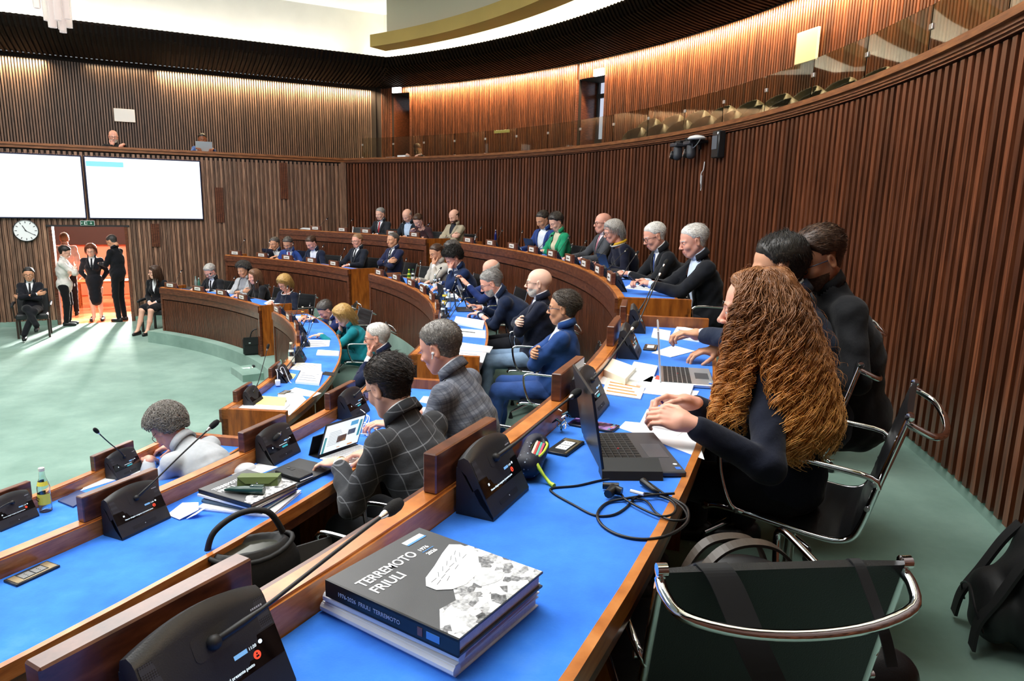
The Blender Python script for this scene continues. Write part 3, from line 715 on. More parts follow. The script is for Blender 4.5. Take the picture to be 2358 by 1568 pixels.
def flow(v, n, kind):
    y = v[:, 1]; x = v[:, 0]; z = v[:, 2]
    d = np.zeros_like(v)
    if kind == 'side': d[:, 0] = .9*np.sign(x+.02)*np.where(z > .05, 1, .0); d[:, 1] = -.5; d[:, 2] = -.5
    elif kind == 'fwd': d[:, 1] = np.where(z > .06, .8, -.2); d[:, 2] = -.6
    elif kind == 'up': d[:, 1] = -.1; d[:, 2] = np.where(z > .06, .6, -.6); d[:, 0] = .1
    elif kind == 'down': d[:, 2] = -1; d[:, 0] = .35*np.sign(x); d[:, 1] = -.15
    else: d[:, 1] = -.9; d[:, 2] = -.35
    d = d-n*(d*n).sum(1)[:, None]*.85; return d/(np.linalg.norm(d, axis=1)[:, None]+1e-9)
def ribbons(P, w0, w1, rng, nrm=None):
    """P: (S,T,3) strand points -> triangular tubes"""
    S, T, _ = P.shape; t = np.gradient(P, axis=1); t /= np.linalg.norm(t, axis=2)[..., None]+1e-9
    ref = rng.normal(size=(S, 1, 3)); a = np.cross(t, ref); a /= np.linalg.norm(a, axis=2)[..., None]+1e-9; b = np.cross(t, a)
    w = np.linspace(w0, w1, T)[None, :, None]; V = np.stack([P+a*w, P+(-.5*a+.87*b)*w, P+(-.5*a-.87*b)*w], 2).reshape(-1, 3)
    base = (np.arange(S)[:, None]*T+np.arange(T-1)[None])*3; f = []
    for k in range(3):
        k2 = (k+1) % 3; f.append(np.stack([base+k, base+k2, base+3+k2, base+3+k], -1).reshape(-1, 4))
    return V, np.concatenate(f)
def hair_mesh(kind, fem=False, n=700, seed=1, L=None, thick=None, flowk=None, res=.004, w=.0016):
    """short styles: a cap grown from the scalp plus combed strands"""
    v, f, nn = head_tpl(fem, res); rng = np.random.RandomState(seed)
    spec = {'short': (.0075, .030, 'side', 'short'), 'back': (.009, .040, 'back', 'short'), 'quiff': (.012, .036, 'up', 'short'), 'crop': (.004, .012, 'up', 'short'), 'bald': (.0045, .010, 'back', 'bald'),
            'recede': (.010, .026, 'back', 'recede'), 'crown': (.008, .02, 'side', 'crown'), 'curly': (.022, .040, 'curl', 'short'), 'mop': (.03, .05, 'fwd', 'short'), 'bob': (.022, .14, 'down', 'short'), 'long': (.016, .34, 'down', 'short'), 'up': (.010, .02, 'back', 'short')}[kind]
    th, SL, fl, hl = spec; th = thick or th; SL = L or SL; fl = flowk or fl
    m = hairline(v, hl); keep = m > -.004; g = np.clip(m/.022, 0, 1)**.6
    top = np.clip((v[:, 2]-.01)/.08, 0, 1)
    tk = th*g*(.45+.55*top if kind in ('short', 'back', 'quiff', 'recede') else 1)
    vv = v+nn*(tk*(1+.12*fbm(v, 45, seed)))[:, None]-nn*(.002*(1-g))[:, None]
    fk = f[keep[f].all(1)]
    parts = [(vv, fk, 0)]
    idx = np.where(m > .002)[0]; idx = rng.choice(idx, n); r0 = vv[idx]; nr = nn[idx]
    if fl == 'curl':
        T = 10; c = r0+nr*.002; a = np.cross(nr, rng.normal(size=nr.shape)); a /= np.linalg.norm(a, axis=1)[:, None]; b = np.cross(nr, a); ph = rng.rand(n)*6; rad = .006+.005*rng.rand(n)
        t = np.linspace(0, 1, T); P = c[:, None]+nr[:, None]*(t*SL*.4)[None, :, None]+(a[:, None]*np.cos(ph[:, None]+t*8)[..., None]+b[:, None]*np.sin(ph[:, None]+t*8)[..., None])*(rad[:, None]*np.minimum(t*3, 1))[..., None]
    elif kind in ('bob', 'long'):
        T = 14; P = np.zeros((n, T, 3)); p = r0.copy(); d = flow(r0, nr, 'down'); P[:, 0] = p
        Ls = SL*(.75+.3*rng.rand(n)); az = np.arctan2(p[:, 0], -p[:, 1]); frontm = np.abs(az) > 2.25
        side = np.sign(p[:, 0]+1e-6)
        for i in range(1, T):
            d = d*.6+np.stack([.10*side*(i < 5), -.05+0*side, -1+0*side], 1)*.4; d /= np.linalg.norm(d, axis=1)[:, None]; p = p+d*(Ls/T)[:, None]
            # stay outside of the head and neck, keep the face clear
            q = p/np.array([.088, .112, .115]); k = np.linalg.norm(q-np.array([0, -.1, .3])*0, axis=1); ins = (k < 1.02); p = np.where(ins[:, None], p/k[:, None]*1.02, p)
            face = (p[:, 1] > .045) & (np.abs(p[:, 0]) < .072) & (p[:, 2] < .06); p[:, 0] = np.where(face, side*.076, p[:, 0]); p[:, 1] = np.where(face & (p[:, 1] > .07), .07, p[:, 1])
            if kind == 'bob': p[:, 0] *= np.where(p[:, 2] < -.07, .985, 1)
            elif i > 6: p[:, 1] = np.where(rng.rand(n) < 2, np.where(p[:, 1] > .0, p[:, 1], np.minimum(p[:, 1], -.06)), p[:, 1])
            P[:, i] = p
    else:
        T = 5; d = flow(r0, nr, fl); P = np.zeros((n, T, 3)); p = r0-nr*.002; P[:, 0] = p; Ls = SL*(.7+.5*rng.rand(n))*(.35+.65*np.clip((r0[:, 2]+.02)/.08, 0, 1)); jit = rng.normal(size=(n, 3))*.20
        for i in range(1, T):
            dd = d+jit+nr*(.30-.16*i); dd /= np.linalg.norm(dd, axis=1)[:, None]; p = p+dd*(Ls/T)[:, None]; P[:, i] = p
    V, Fq = ribbons(P, w, w*.35, rng); parts.append((V, Fq, 0)); return parts
HAIRC = {}
def hairmat(name, col, hl=None):
    k = 'hair_'+name
    if k in MC: return MC[k]
    col = s2l(col); m, nt, b = newmat(k); sb(b, rough=.42, spec=.4); n = noise_node(nt, 110, 3); hl_ = s2l(hl) if hl else tuple(min(1, x*1.7+.01) for x in col)
    r = ramp(nt, n.outputs[0], [(.35, tuple(x*.72 for x in col)), (.55, col), (.78, hl_)]); nt.links.new(r.outputs[0], b.inputs['Base Color']); MC[k] = m; return m
def skinmat(name, col):
    k = 'skin_'+name
    if k in MC: return MC[k]
    c = s2l(col); m, nt, b = newmat(k); sb(b, rough=.48, spec=.35, sss=.08); b.inputs['Subsurface Radius'].default_value = (.02, .008, .004)
    n = noise_node(nt, 14, 4); r = ramp(nt, n.outputs[0], [(.3, (c[0]*.96, c[1]*.9, c[2]*.88)), (.7, (min(1, c[0]*1.03), c[1]*1.05, c[2]*1.05))]); nt.links.new(r.outputs[0], b.inputs['Base Color']); MC[k] = m; return m
def cloth(name, col, pat=None, col2=None, sc=30., rough=.85):
    k = 'cloth_'+name
    if k in MC: return MC[k]
    c = s2l(col); m, nt, b = newmat(k); sb(b, rough=rough, spec=.2, sheen=.1)
    n = noise_node(nt, 9, 3); r = ramp(nt, n.outputs[0], [(.3, tuple(x*.82 for x in c)), (.7, tuple(min(1, x*1.15) for x in c))]); out = r.outputs[0]
    if pat in ('check', 'pane'):
        tc = nt.nodes.new('ShaderNodeTexCoord'); mp = nt.nodes.new('ShaderNodeMapping'); mp.inputs['Rotation'].default_value = (.12, .25, .35); nt.links.new(tc.outputs['Object'], mp.inputs[0]); sx = nt.nodes.new('ShaderNodeSeparateXYZ'); nt.links.new(mp.outputs[0], sx.inputs[0])
        def line(axis, freq, wdt):
            mu = nt.nodes.new('ShaderNodeMath'); mu.operation = 'MULTIPLY'; mu.inputs[1].default_value = freq; nt.links.new(sx.outputs[axis], mu.inputs[0])
            fr = nt.nodes.new('ShaderNodeMath'); fr.operation = 'FRACT'; nt.links.new(mu.outputs[0], fr.inputs[0])
            lt = nt.nodes.new('ShaderNodeMath'); lt.operation = 'LESS_THAN'; lt.inputs[1].default_value = wdt; nt.links.new(fr.outputs[0], lt.inputs[0]); return lt.outputs[0]
        ls = [line('X', sc, .055), line('Z', sc, .055)] if pat == 'pane' else [line('X', sc, .34), line('Z', sc, .34), line('X', sc*2.7, .2), line('Z', sc*2.7, .2)]
        for l in ls:
            mx = nt.nodes.new('ShaderNodeMix'); mx.data_type = 'RGBA'; mx.inputs['B'].default_value = c4(s2l(col2)); ml = nt.nodes.new('ShaderNodeMath'); ml.operation = 'MULTIPLY'; ml.inputs[1].default_value = .55 if pat == 'pane' else .42
            nt.links.new(l, ml.inputs[0]); nt.links.new(ml.outputs[0], mx.inputs['Factor']); nt.links.new(out, mx.inputs['A']); out = mx.outputs['Result']
    nt.links.new(out, b.inputs['Base Color']); n2 = noise_node(nt, 24, 3); n3 = noise_node(nt, 420, 1)
    ad = nt.nodes.new('ShaderNodeMath'); ad.operation = 'MULTIPLY_ADD'; ad.inputs[1].default_value = .12; nt.links.new(n3.outputs[0], ad.inputs[0]); nt.links.new(n2.outputs[0], ad.inputs[2]); bump(nt, b, ad.outputs[0], .35, .012)
    MC[k] = m; return m
EYEW = plain('eye_white', '#e9e4de', .25); EYEI = plain('eye_iris', '#3a2a1e', .15)
def ik(S, T, l1, l2, pole):
    d = T-S; L = np.linalg.norm(d)
    if L > (l1+l2)*.985: T = S+d/L*(l1+l2)*.985; d = T-S; L = np.linalg.norm(d)
    a = (l1*l1-l2*l2+L*L)/(2*L); h = math.sqrt(max(l1*l1-a*a, 1e-6)); u = d/L; p = np.array(pole, float); p = p-u*(p@u); p /= np.linalg.norm(p)+1e-9
    return S+u*a+p*h, T
def person(name_label, hp, fz, *, yaw=0., lean=18, hpitch=20, hyaw=0., hroll=0., group=None, arms='desk', LT=None, RT=None, Lh='relax', Rh='relax', top='#20242e', tmat=None, shirt='#e6e8ec', tie=None, hair='short', hcol=('grey', '#8d8a86'),
           hopt=None, skin=('fair', '#d9a184'), fem=False, glasses=None, beard=None, neckline='v', legs='#1d1f26', stand=False, fat=1.0, near=False, world_yaw=None, facing=None, shoes=True, scale=1.0, legmode='sit', collar=True, poleL=None, poleR=None, hres=None, extra=None):
    """hp: world position of the head centre; fz: floor height; yaw: body turn from facing the hall centre (degrees, + = to their left)"""
    hp = Vector(hp); base = pang(hp)+180 if world_yaw is None else world_yaw; head_w = R_(base-90+yaw)   # rotation that takes local +y to the heading
    W = .92 if fem else 1.0; W *= scale
    th = R_(lean); up = V3(0, math.sin(th), math.cos(th)); fwd = V3(0, math.cos(th), -math.sin(th))
    Pz = (.93*scale if stand else .56)
    Hneck = V3(0, .02, 0)+(V3(0, math.sin(th*.9+.12), math.cos(th*.9+.12)))*.145*scale
    L = (hp.z-fz-Pz-Hneck[2])/max(.35, math.cos(th)); L0 = L; L = min(max(L, .42), .62)
    if stand: Pz = hp.z-fz-Hneck[2]-.5*scale*math.cos(th); L = .5*scale
    elif abs(L-L0) > 1e-4: Pz = hp.z-fz-Hneck[2]-L*math.cos(th)
    P = V3(0, 0, Pz); N = P+up*L; H = N+Hneck
    # torso curve: mid back pushed out a little when leaning
    M = P+up*L*.5-fwd*(.02+.03*math.sin(th))
    root = Vector((hp.x, hp.y, fz))-Matrix.Rotation(head_w, 3, 'Z') @ Vector((H[0], H[1], 0))
    chestR = np.stack([V3(1, 0, 0), fwd, up], 1)
    sw = .163*W
    SL, SR = N+V3(-sw, 0, 0)-up*.068, N+V3(sw, 0, 0)-up*.068
    l1, l2 = .285*scale, .255*scale
    desk = .765
    NB = H+0; nd = (Hneck/np.linalg.norm(Hneck)); nf = fwd-nd*(fwd@nd); nf /= np.linalg.norm(nf)
    pre = {'desk': (V3(-.17, .40, desk), V3(.15, .42, desk)), 'cross': (None, None), 'lap': (V3(-.06, .2, .60), V3(.06, .22, .60)), 'down': (V3(-.24, .02, .72*scale), V3(.24, .02, .72*scale))}
    dl, dr = pre.get(arms, pre['desk'])
    pl = poleL or (-.55, -.45, -.8); pr = poleR or (.55, -.45, -.8)
    if arms == 'cross':
        cz = N-up*.235+fwd*.165; LT_ = cz+V3(.11, .0, .0)-up*.03; RT_ = cz+V3(-.11, .02, .02); dl, dr = LT_, RT_; pl, pr = (-1, .25, -.35), (1, .25, -.35)
    HR = np.array(Matrix.Rotation(R_(hyaw), 3, 'Z') @ Matrix.Rotation(R_(-hpitch), 3, 'X') @ Matrix.Rotation(R_(hroll), 3, 'Y'))
    def tgt(T, d, x):
        nonlocal pl, pr
        if T is None: return d
        if isinstance(T, str):
            q = {'chin': V3(x*.035, .085, -.165), 'mouth': V3(x*.045, .125, -.14), 'brow': V3(x*.055, .135, -.075), 'ear': V3(x*.10, .05, -.09)}[T]
            if x < 0: pl = (-.45, .45, -1)
            else: pr = (.45, .45, -1)
            return H+HR@q*scale
        if isinstance(T, Vector):
            q = Matrix.Rotation(-head_w, 3, 'Z') @ (T-root); return V3(*q)
        return np.array(T, float)
    LTt = tgt(LT, dl, -1); RTt = tgt(RT, dr, 1)
    EL, LTt = ik(SL, LTt, l1, l2, pl); ER, RTt = ik(SR, RTt, l1, l2, pr)
    vox = .009 if near else .0125
    # ---- head placement
    res = .0032 if near else .0045
    hs = scale*(1.07 if not fem else 1.03)
    hv, hf, hn = head_tpl(fem, res); place_h = lambda v: (v*hs)@HR.T+H
    vr = hv; cx = vr[hf].mean(1)
    mi = np.zeros(len(hf), int)
    lips = (np.abs(cx[:, 0]) < .0235-.25*np.abs(cx[:, 2]+.0625)) & (np.abs(cx[:, 2]+.0632) < .0085) & (cx[:, 1] > .088); mi[lips] = 1
    brow = (np.abs(cx[:, 0]) > .013) & (np.abs(cx[:, 0]) < .05) & (np.abs(cx[:, 2]-.0235+.12*np.abs(np.abs(cx[:, 0])-.03)) < (.0032 if not fem else .0022)) & (cx[:, 1] > .06); mi[brow] = 2
    if beard:
        jaw = (cx[:, 2] < -.045) & (cx[:, 1] > .0) & (cx[:, 2] > -.125) & ~lips & ((cx[:, 2] < -.074) | (np.abs(cx[:, 0]) > .026) | (cx[:, 2] > -.0565)) & (cx[:, 2] < -.045-.25*(np.abs(cx[:, 0]) > .04)*0) & (cx[:, 1] > .015+.0*cx[:, 2])
        if beard == 'moustache': jaw = (np.abs(cx[:, 2]+.0505) < .0055) & (np.abs(cx[:, 0]) < .028) & (cx[:, 1] > .09)
        mi[jaw & (mi == 0)] = 3
    # ---- skin core (one surface carrying neck, arms and hands)
    s = SDF(); s.cap(P, M, .06, .06, k=.03); s.cap(M, N-up*.08, .06, .075, k=.03); s.cap(N-up*.1, N+nd*.03, .055*W, .052*W if not fem else .045, k=.03); s.cap(N+nd*.03, H+HR@V3(0, -.022, -.07)*hs, .052*W, .050*W if not fem else .043, k=.03)
    for S_, E_, T_ in ((SL, EL, LTt), (SR, ER, RTt)): s.cap(N-up*.06, S_, .04, .03, k=.03); s.cap(S_, E_, .032, .028, k=.02); s.cap(E_, T_, .030, .023, k=.02)
    bv, bf = s.mesh(vox); parts = [(place_h(hv), hf, mi), (bv, bf, 0)]
    mats = [skinmat(*skin), plain('lips_'+skin[0], tuple(x*y for x, y in zip(s2l(skin[1]), (.85, .62, .62))), .4), hairmat(*hcol), hairmat(*((hcol if beard in (True, 'moustache') else (('beard_'+beard[1:]), beard)) if beard else hcol))]
    # hands
    for side, T_, E_, kind in ((-1, LTt, EL, Lh), (1, RTt, ER, Rh)):
        if kind is None: continue
        hd = {}
        if isinstance(kind, tuple): kind, hdir, pn = kind
        else:
            d = (T_-E_)/np.linalg.norm(T_-E_)
            if isinstance(LT if side < 0 else RT, str): hdir, pn = (H+HR@V3(0, .09, -.03))-T_+V3(0, 0, .05), V3(0, -1, .1)
            elif arms == 'cross': hdir, pn = V3(-side, .05, .15)*1.0, -fwd
            elif T_[2] < desk+.06 and not stand and arms != 'lap': hdir, pn = V3(d[0]*.7-side*.15, abs(d[1])+.4, -.12), V3(0, 0, -1)
            else: hdir, pn = d, V3(0, -.3, -1)
        v, f = hand(kind); v = v*np.array([side, 1, 1])*(.92 if fem else 1.0)*scale; B = basis_from(hdir, -np.array(pn, float)); v = v@B.T+T_
        parts.append((v, f if side == 1 else f[:, ::-1], 0))
    if stand == 'skirt' or legs == 'skirt':
        s = SDF(); kn = []
        for x in (-1, 1):
            if stand: K = V3(x*.07, .02+.03*x, Pz*.52); A = V3(x*.06, -.02+.05*x, .09); s.cap(V3(x*.08, 0, Pz*.8), K, .07, .05, k=.01)
            else: K = V3(x*.09, .42, .47); A = V3(x*.10+.06, .50, .09); s.cap(V3(x*.09, .15, .5), K, .065, .055, k=.01)
            s.cap(K, K*.45+A*.55+V3(0, -.02, 0), .052, .046, k=.02); s.cap(K*.45+A*.55+V3(0, -.02, 0), A, .045, .03, k=.02); s.cap(A, A+V3(0, .11, -.05), .03, .02, k=.02)
        v, f = s.mesh(.011); parts.append((v, f, 0))
    body = link('person', np_mesh('person_skin', parts, mats)); body.location = root; body.rotation_euler = (0, 0, head_w)
    setp(body, name_label, 'person', group)
    # eyes
    em = MB()
    for x in (-1, 1):
        c = H+HR@(V3(x*.031, .0792, -.0010)*hs); q = Vector(HR@V3(x*.12, 1, -.18)).normalized().to_track_quat('Z', 'Y').to_matrix()
        if abs(x) == 1:
            em = MB(); em.lathe([(.0001, .0108*hs), (.0052*hs, .0096*hs), (.0055*hs, .0092*hs)], EYEI, 12, c, q); em.lathe([(.0055*hs, .0091*hs), (.008*hs, .0066*hs), (.0103*hs, .001)], EYEW, 12, c, q); em.obj('eye', None, body, 60)
    # hair
    if hair:
        if callable(hair): hp_parts = hair(hs); hair_m = np_mesh('hair', [((v@np.eye(3))+H, f, m) for v, f, m in hp_parts], [hairmat(*hcol)])
        else:
            ho = dict(hopt or {}); n = ho.pop('n', 2600 if near else 550); key = (hair, fem, n, res, str(sorted(ho.items())))
            if 'w' not in ho: ho['w'] = .0011 if near else .0022
            if key not in HAIRC: HAIRC[key] = hair_mesh(hair, fem, n, res=res, **ho)
            Hr = np.array(Matrix.Rotation(R_(hyaw), 3, 'Z') @ Matrix.Rotation(R_(-hpitch*(.35 if hair in ('long', 'bob') else 1)), 3, 'X')) if hair == 'long' else HR
            hair_m = np_mesh('hair', [((v*hs)@(Hr if i else HR).T+H, f, m) for i, (v, f, m) in enumerate(HAIRC[key])], [hairmat(*hcol)])
        link('hair', hair_m, body)
    # ---- clothes
    def torso(g, arms_=True, low=True):
        s = SDF(); s.ell(P+V3(0, -.005, .01), (.168*W*fat+g, .135*fat+g, .13+g), k=.05)
        s.ell(M-fwd*.0, (.150*W*fat+g, .112*fat+g, .17+g), chestR, k=.06)
        if not fem: s.cap(P+up*.02, M, .118*fat+g, .115*fat+g, k=.06)
        s.ell(N-up*.17, ((.150 if not fem else .138)*W+g, .108*(1+.4*(fat-1))+g, .15+g), chestR, k=.06)
        if fem: 
            for x in (-1, 1): s.ell(N-up*.2+fwd*.085+V3(x*.065, 0, 0), (.055+g, .045+g, .055+g), k=.04)
        s.cap(SL+up*.0, SR+up*.0, .046+g, .046+g, k=.04); s.cap(N-up*.075, N+up*.0, .08*W+g, .058*W+g, k=.05); s.cap(N-up*.03, N+nd*.10-nf*.006, .058*W+g, .052*W+g, k=.025)
        if arms_:
            for S_, E_, T_ in ((SL, EL, LTt), (SR, ER, RTt)):
                dE = (T_-E_)/np.linalg.norm(T_-E_); s.cap(S_, E_, .048*W*(.5+.5*fat)+g, .043*W+g, k=.045); s.cap(E_, T_-dE*.035, .044*W+g, .032*W+g, k=.02)
                mid = (S_+E_)/2; s.ell(mid+V3(0, 0, -.012), (.042, .042, .05), k=.03)
        return s
    sd = torso(.008)
    hem = .13 if not stand else .16
    if not stand or True:
        s_ = sd; s_.ell(P+V3(0, 0, -.03 if not stand else -.05), ((.175 if not stand else .155)*W*fat, (.14 if not stand else .125)*fat, .12 if not stand else .16), k=.04)
    def wrinkle(p):
        n = np.zeros_like(p); q = p*np.array([1, 1, 1.]); 
        amp = .0046 if near else .004; a = np.sin(q[:, 2]*55+q[:, 0]*18+6*np.sin(q[:, 1]*14)); b = np.sin(q[:, 0]*47+q[:, 1]*38+4*np.sin(q[:, 2]*17+1)); c = p-P; c[:, 2] *= .2; c /= np.linalg.norm(c, axis=1)[:, None]+1e-9; return c*(amp*(a*.6+b*.5))[:, None]
    jv, jf = sd.mesh(vox, wrinkle); c = jv[jf].mean(1)-N; u = c[:, 0]; vv = -(c@up); w_ = c@fwd
    wf = np.where(vv < .02, (c@nf)+.005, w_)
    if neckline == 'v': cut = (wf > .02) & (vv > -.09) & (vv < .27) & (np.abs(u) < .074*W*(1-vv/.27))
    elif neckline == 'deep': cut = (wf > .02) & (vv > -.09) & (vv < .40) & (np.abs(u) < .10*W*(1-.55*vv/.40))
    elif neckline == 'round': cut = (vv < -.0+.035*np.clip(w_/.05, -1, 1)) & (np.hypot(u, w_) < .1)
    elif neckline == 'high': cut = (vv < -.03) & (np.hypot(u, w_) < .09)
    else: cut = np.zeros(len(c), bool)
    tn = c@nd; cut |= (tn > (.045 if neckline != 'round' else .020)+.5*np.clip(-(c@nf), -.06, .06)) & (np.linalg.norm(c-tn[:, None]*nd, axis=1) < .10)
    jf = jf[~cut]
    jm = tmat or cloth(top[1:], top)
    def band(a0, a1, rt, rb, ht, hb, dip, th_, n):
        vs = []
        for a in np.linspace(a0, a1, n):
            o = V3(math.sin(a), 0, 0)+nf*math.cos(a); dz_ = -dip*(.5+.5*math.cos(a))
            for r_, h_ in ((rt, ht), (rt+th_, ht-.002), (rb+th_, hb), (rb, hb)): vs.append(N+o*r_+nd*(h_+dz_)-nf*.004)
        return np.array(vs), [(4*i+j, 4*i+(j+1) % 4, 4*i+4+(j+1) % 4, 4*i+4+j) for i in range(n-1) for j in range(4)]+[(3, 2, 1, 0), (4*n-4, 4*n-3, 4*n-2, 4*n-1)], 0
    extra_parts = []
    if neckline in ('v', 'deep'):   # lapels, laid on the front of the jacket
        def surf(pt):
            lo_, hi_ = 0., .26
            for _ in range(16):
                md = (lo_+hi_)/2
                if sd.at(pt+fwd*md) < 0: lo_ = md
                else: hi_ = md
            return pt+fwd*hi_
        D = .27 if neckline == 'v' else .38
        for x in (-1, 1):
            vs = []
            for i in range(9):
                t = -.0+(D-.02)*i/8; e = max(.0, .072*W*(1-max(t, 0)/D) if neckline == 'v' else .10*W*(1-.55*max(t, 0)/D)); wd = .012+.042*math.sin(min(1, (i+1)/7)*PI*.8)
                if i == 2: wd += .012
                for ww, lift in ((-.002, .002), (wd*.5, .009), (wd, .004)):
                    q = N-up*t+V3(x*(e+ww), 0, 0); vs.append(surf(q)+fwd*lift)
            fs = [(3*i+j, 3*i+j+1, 3*i+4+j, 3*i+3+j) for i in range(8) for j in range(2)]
            if x == -1: fs = [f[::-1] for f in fs]
            extra_parts.append((np.array(vs), fs, 0))
        extra_parts.append(band(PI*.30, PI*1.70, .0705*W, .081*W, .070, .026, .030, .006, 22))
    jacket = link('jacket' if neckline in ('v', 'deep') else 'sweater', np_mesh('jacket', [(jv, jf, 0)]+extra_parts, [jm]), body)
    mod = jacket.modifiers.new('thickness', 'SOLIDIFY'); mod.thickness = .004; mod.offset = -1
    if neckline in ('v', 'deep', 'high') and shirt:
        ss = torso(-.004, False); shm = cloth('shirt'+shirt[1:], shirt, rough=.7)
        if collar:
            for x in (-1, 1): ss.cap(N+V3(x*.012, 0, 0)+nf*.066+nd*.0, N+V3(x*.038, 0, 0)+nf*.082-nd*.035, .006, .005, k=.012)
        sv, sf = ss.mesh(.007 if near else .0105); c = sv[sf].mean(1)-N; ok = ((c@fwd) > -.02) | (-(c@up) < .06); sf = sf[ok]
        sp = [(sv, sf, 0)]
        if collar: sp.append(band(.10, 2*PI-.10, .0600*W, .0655*W, .080, .036, .032, .0045, 30))
        for T_, E_ in ((LTt, EL), (RTt, ER)):   # cuffs
            dE = (T_-E_)/np.linalg.norm(T_-E_); cs = SDF(); cs.cap(T_-dE*.05, T_-dE*.012, .034*W, .032*W, k=.004); cv, cf = cs.mesh(.0065); sp.append((cv, cf, 0))
        link('shirt', np_mesh('shirt', sp, [shm]), body)
        if tie:
            def ssurf(pt):
                lo_, hi_ = 0., .26
                for _ in range(14):
                    md = (lo_+hi_)/2
                    if ss.at(pt+fwd*md) < 0: lo_ = md
                    else: hi_ = md
                return pt+fwd*hi_
            ts = []
            for i in range(8):
                t = .0+.27*i/7; wd = .019 if i == 0 else .014+.014*i/7
                c0 = ssurf(N-up*(t+.012)); ts += [c0+V3(-wd, 0, 0)+fwd*.003, c0+fwd*(.010 if i == 0 else .007), c0+V3(wd, 0, 0)+fwd*.003]
            link('tie', np_mesh('tie', [(np.array(ts), [(3*i+j, 3*i+3+j, 3*i+4+j, 3*i+j+1) for i in range(7) for j in range(2)], 0)], [cloth('tie'+tie[1:], tie, rough=.5)]), body)
    # legs
    s = SDF()
    if legs != 'skirt' and stand != 'skirt':
        for x in (-1, 1):
            Hp = P+V3(x*.085, .0, -.04)
            if stand: K = V3(x*.095, .03, Pz*.53); A = V3(x*.10, -.01, .1)
            elif legmode == 'cross': K = V3(x*.05, .42, .52+.06*(x > 0)); A = V3(-x*.10+.02, .52+.05*(x > 0), .13+.16*(x > 0))
            elif legmode == 'back': K = V3(x*.13, .38, .49); A = V3(x*.13, .18, .10)
            else: K = V3(x*.12, .43, .50); A = V3(x*.12, .46, .11)
            s.cap(Hp, K, .088*fat, .064, k=.03); s.cap(K, A, .060, .050, k=.025)
        s.ell(P+V3(0, -.01, -.03), (.15*fat, .12*fat, .10), k=.05)
        lv, lf = s.mesh(.014 if not near else .011, wrinkle); link('trousers', np_mesh('trousers', [(lv, lf, 0)], [cloth('trs'+legs[1:], legs)]), body)
    else:
        if stand: s.cap(P+V3(0, 0, .05), P+V3(0, .02, -.40), .13, .12, k=.03); s.ell(P, (.16, .125, .16), k=.05)
        else: 
            for x in (-1, 1): s.cap(P+V3(x*.07, 0, -.04), V3(x*.085, .38, .5), .092, .078, k=.06)
        lv, lf = s.mesh(.012, wrinkle); link('skirt', np_mesh('skirt', [(lv, lf, 0)], [jm]), body)
    if shoes:
        for x in (-1, 1):
            if stand: A = V3(x*.10, .0, .0)
            elif legmode == 'cross': A = V3(-x*.10+.02, .52+.05*(x > 0), .03+.16*(x > 0))
            elif legmode == 'back': A = V3(x*.13, .18, .0)
            elif legs == 'skirt': A = V3(x*.10+.06, .50, .0)
            else: A = V3(x*.12, .46, .0)
            if stand == 'skirt': A = V3(x*.06, -.02+.05*x, .0)
            s = SDF(); s.ell(A+V3(0, .05, .035), (.042, .12, .032), k=.02); s.ell(A+V3(0, -.03, .05), (.036, .05, .045), k=.03); s.cap(A+V3(0, -.05, .012), A+V3(0, .13, .012), .03, .03, k=.02)
            v, f = s.mesh(.009); v[:, 2] = np.maximum(v[:, 2], A[2]); link('shoe', np_mesh('shoe', [(v, f, 0)], [leather]), body)
    if glasses:
        gm = plain('glasses_'+glasses[1:], glasses, .3); mb = MB(); T = lambda p: Vector(H+HR@(V3(*p)*hs))
        for x in (-1, 1):
            ring = [T((x*.033+.0235*math.copysign(abs(math.cos(a))**.7, math.cos(a)), .103-.25*abs(.0235*math.cos(a)) if False else .104-.010*((x*.033+.0235*math.cos(a))/.056)**2, -.002+.0175*math.copysign(abs(math.sin(a))**.7, math.sin(a)))) for a in np.linspace(0, 2*PI, 18, endpoint=False)]
            mb.tube(ring, .0021, gm, 6, closed=True); mb.tube([T((x*.056, .095, .006)), T((x*.072, .07, .008)), T((x*.079, .0, .004)), T((x*.078, -.018, -.012))], .0021, gm, 6)
        mb.tube([T((-.010, .107, .001)), T((0, .111, .004)), T((.010, .107, .001))], .002, gm, 6); mb.obj('glasses', gm, body, 60)
    info = dict(root=root, rz=head_w, P=P, N=N, H=H, LT=LTt, RT=RTt, HR=HR, fwd=fwd, up=up, sd=sd)
    body['_'] = 0; del body['_']
    return body, info
def headz(x, y, fz, h): return onz(x, y, fz+h)
def headc(x, y, R): return oncyl(x, y, R)
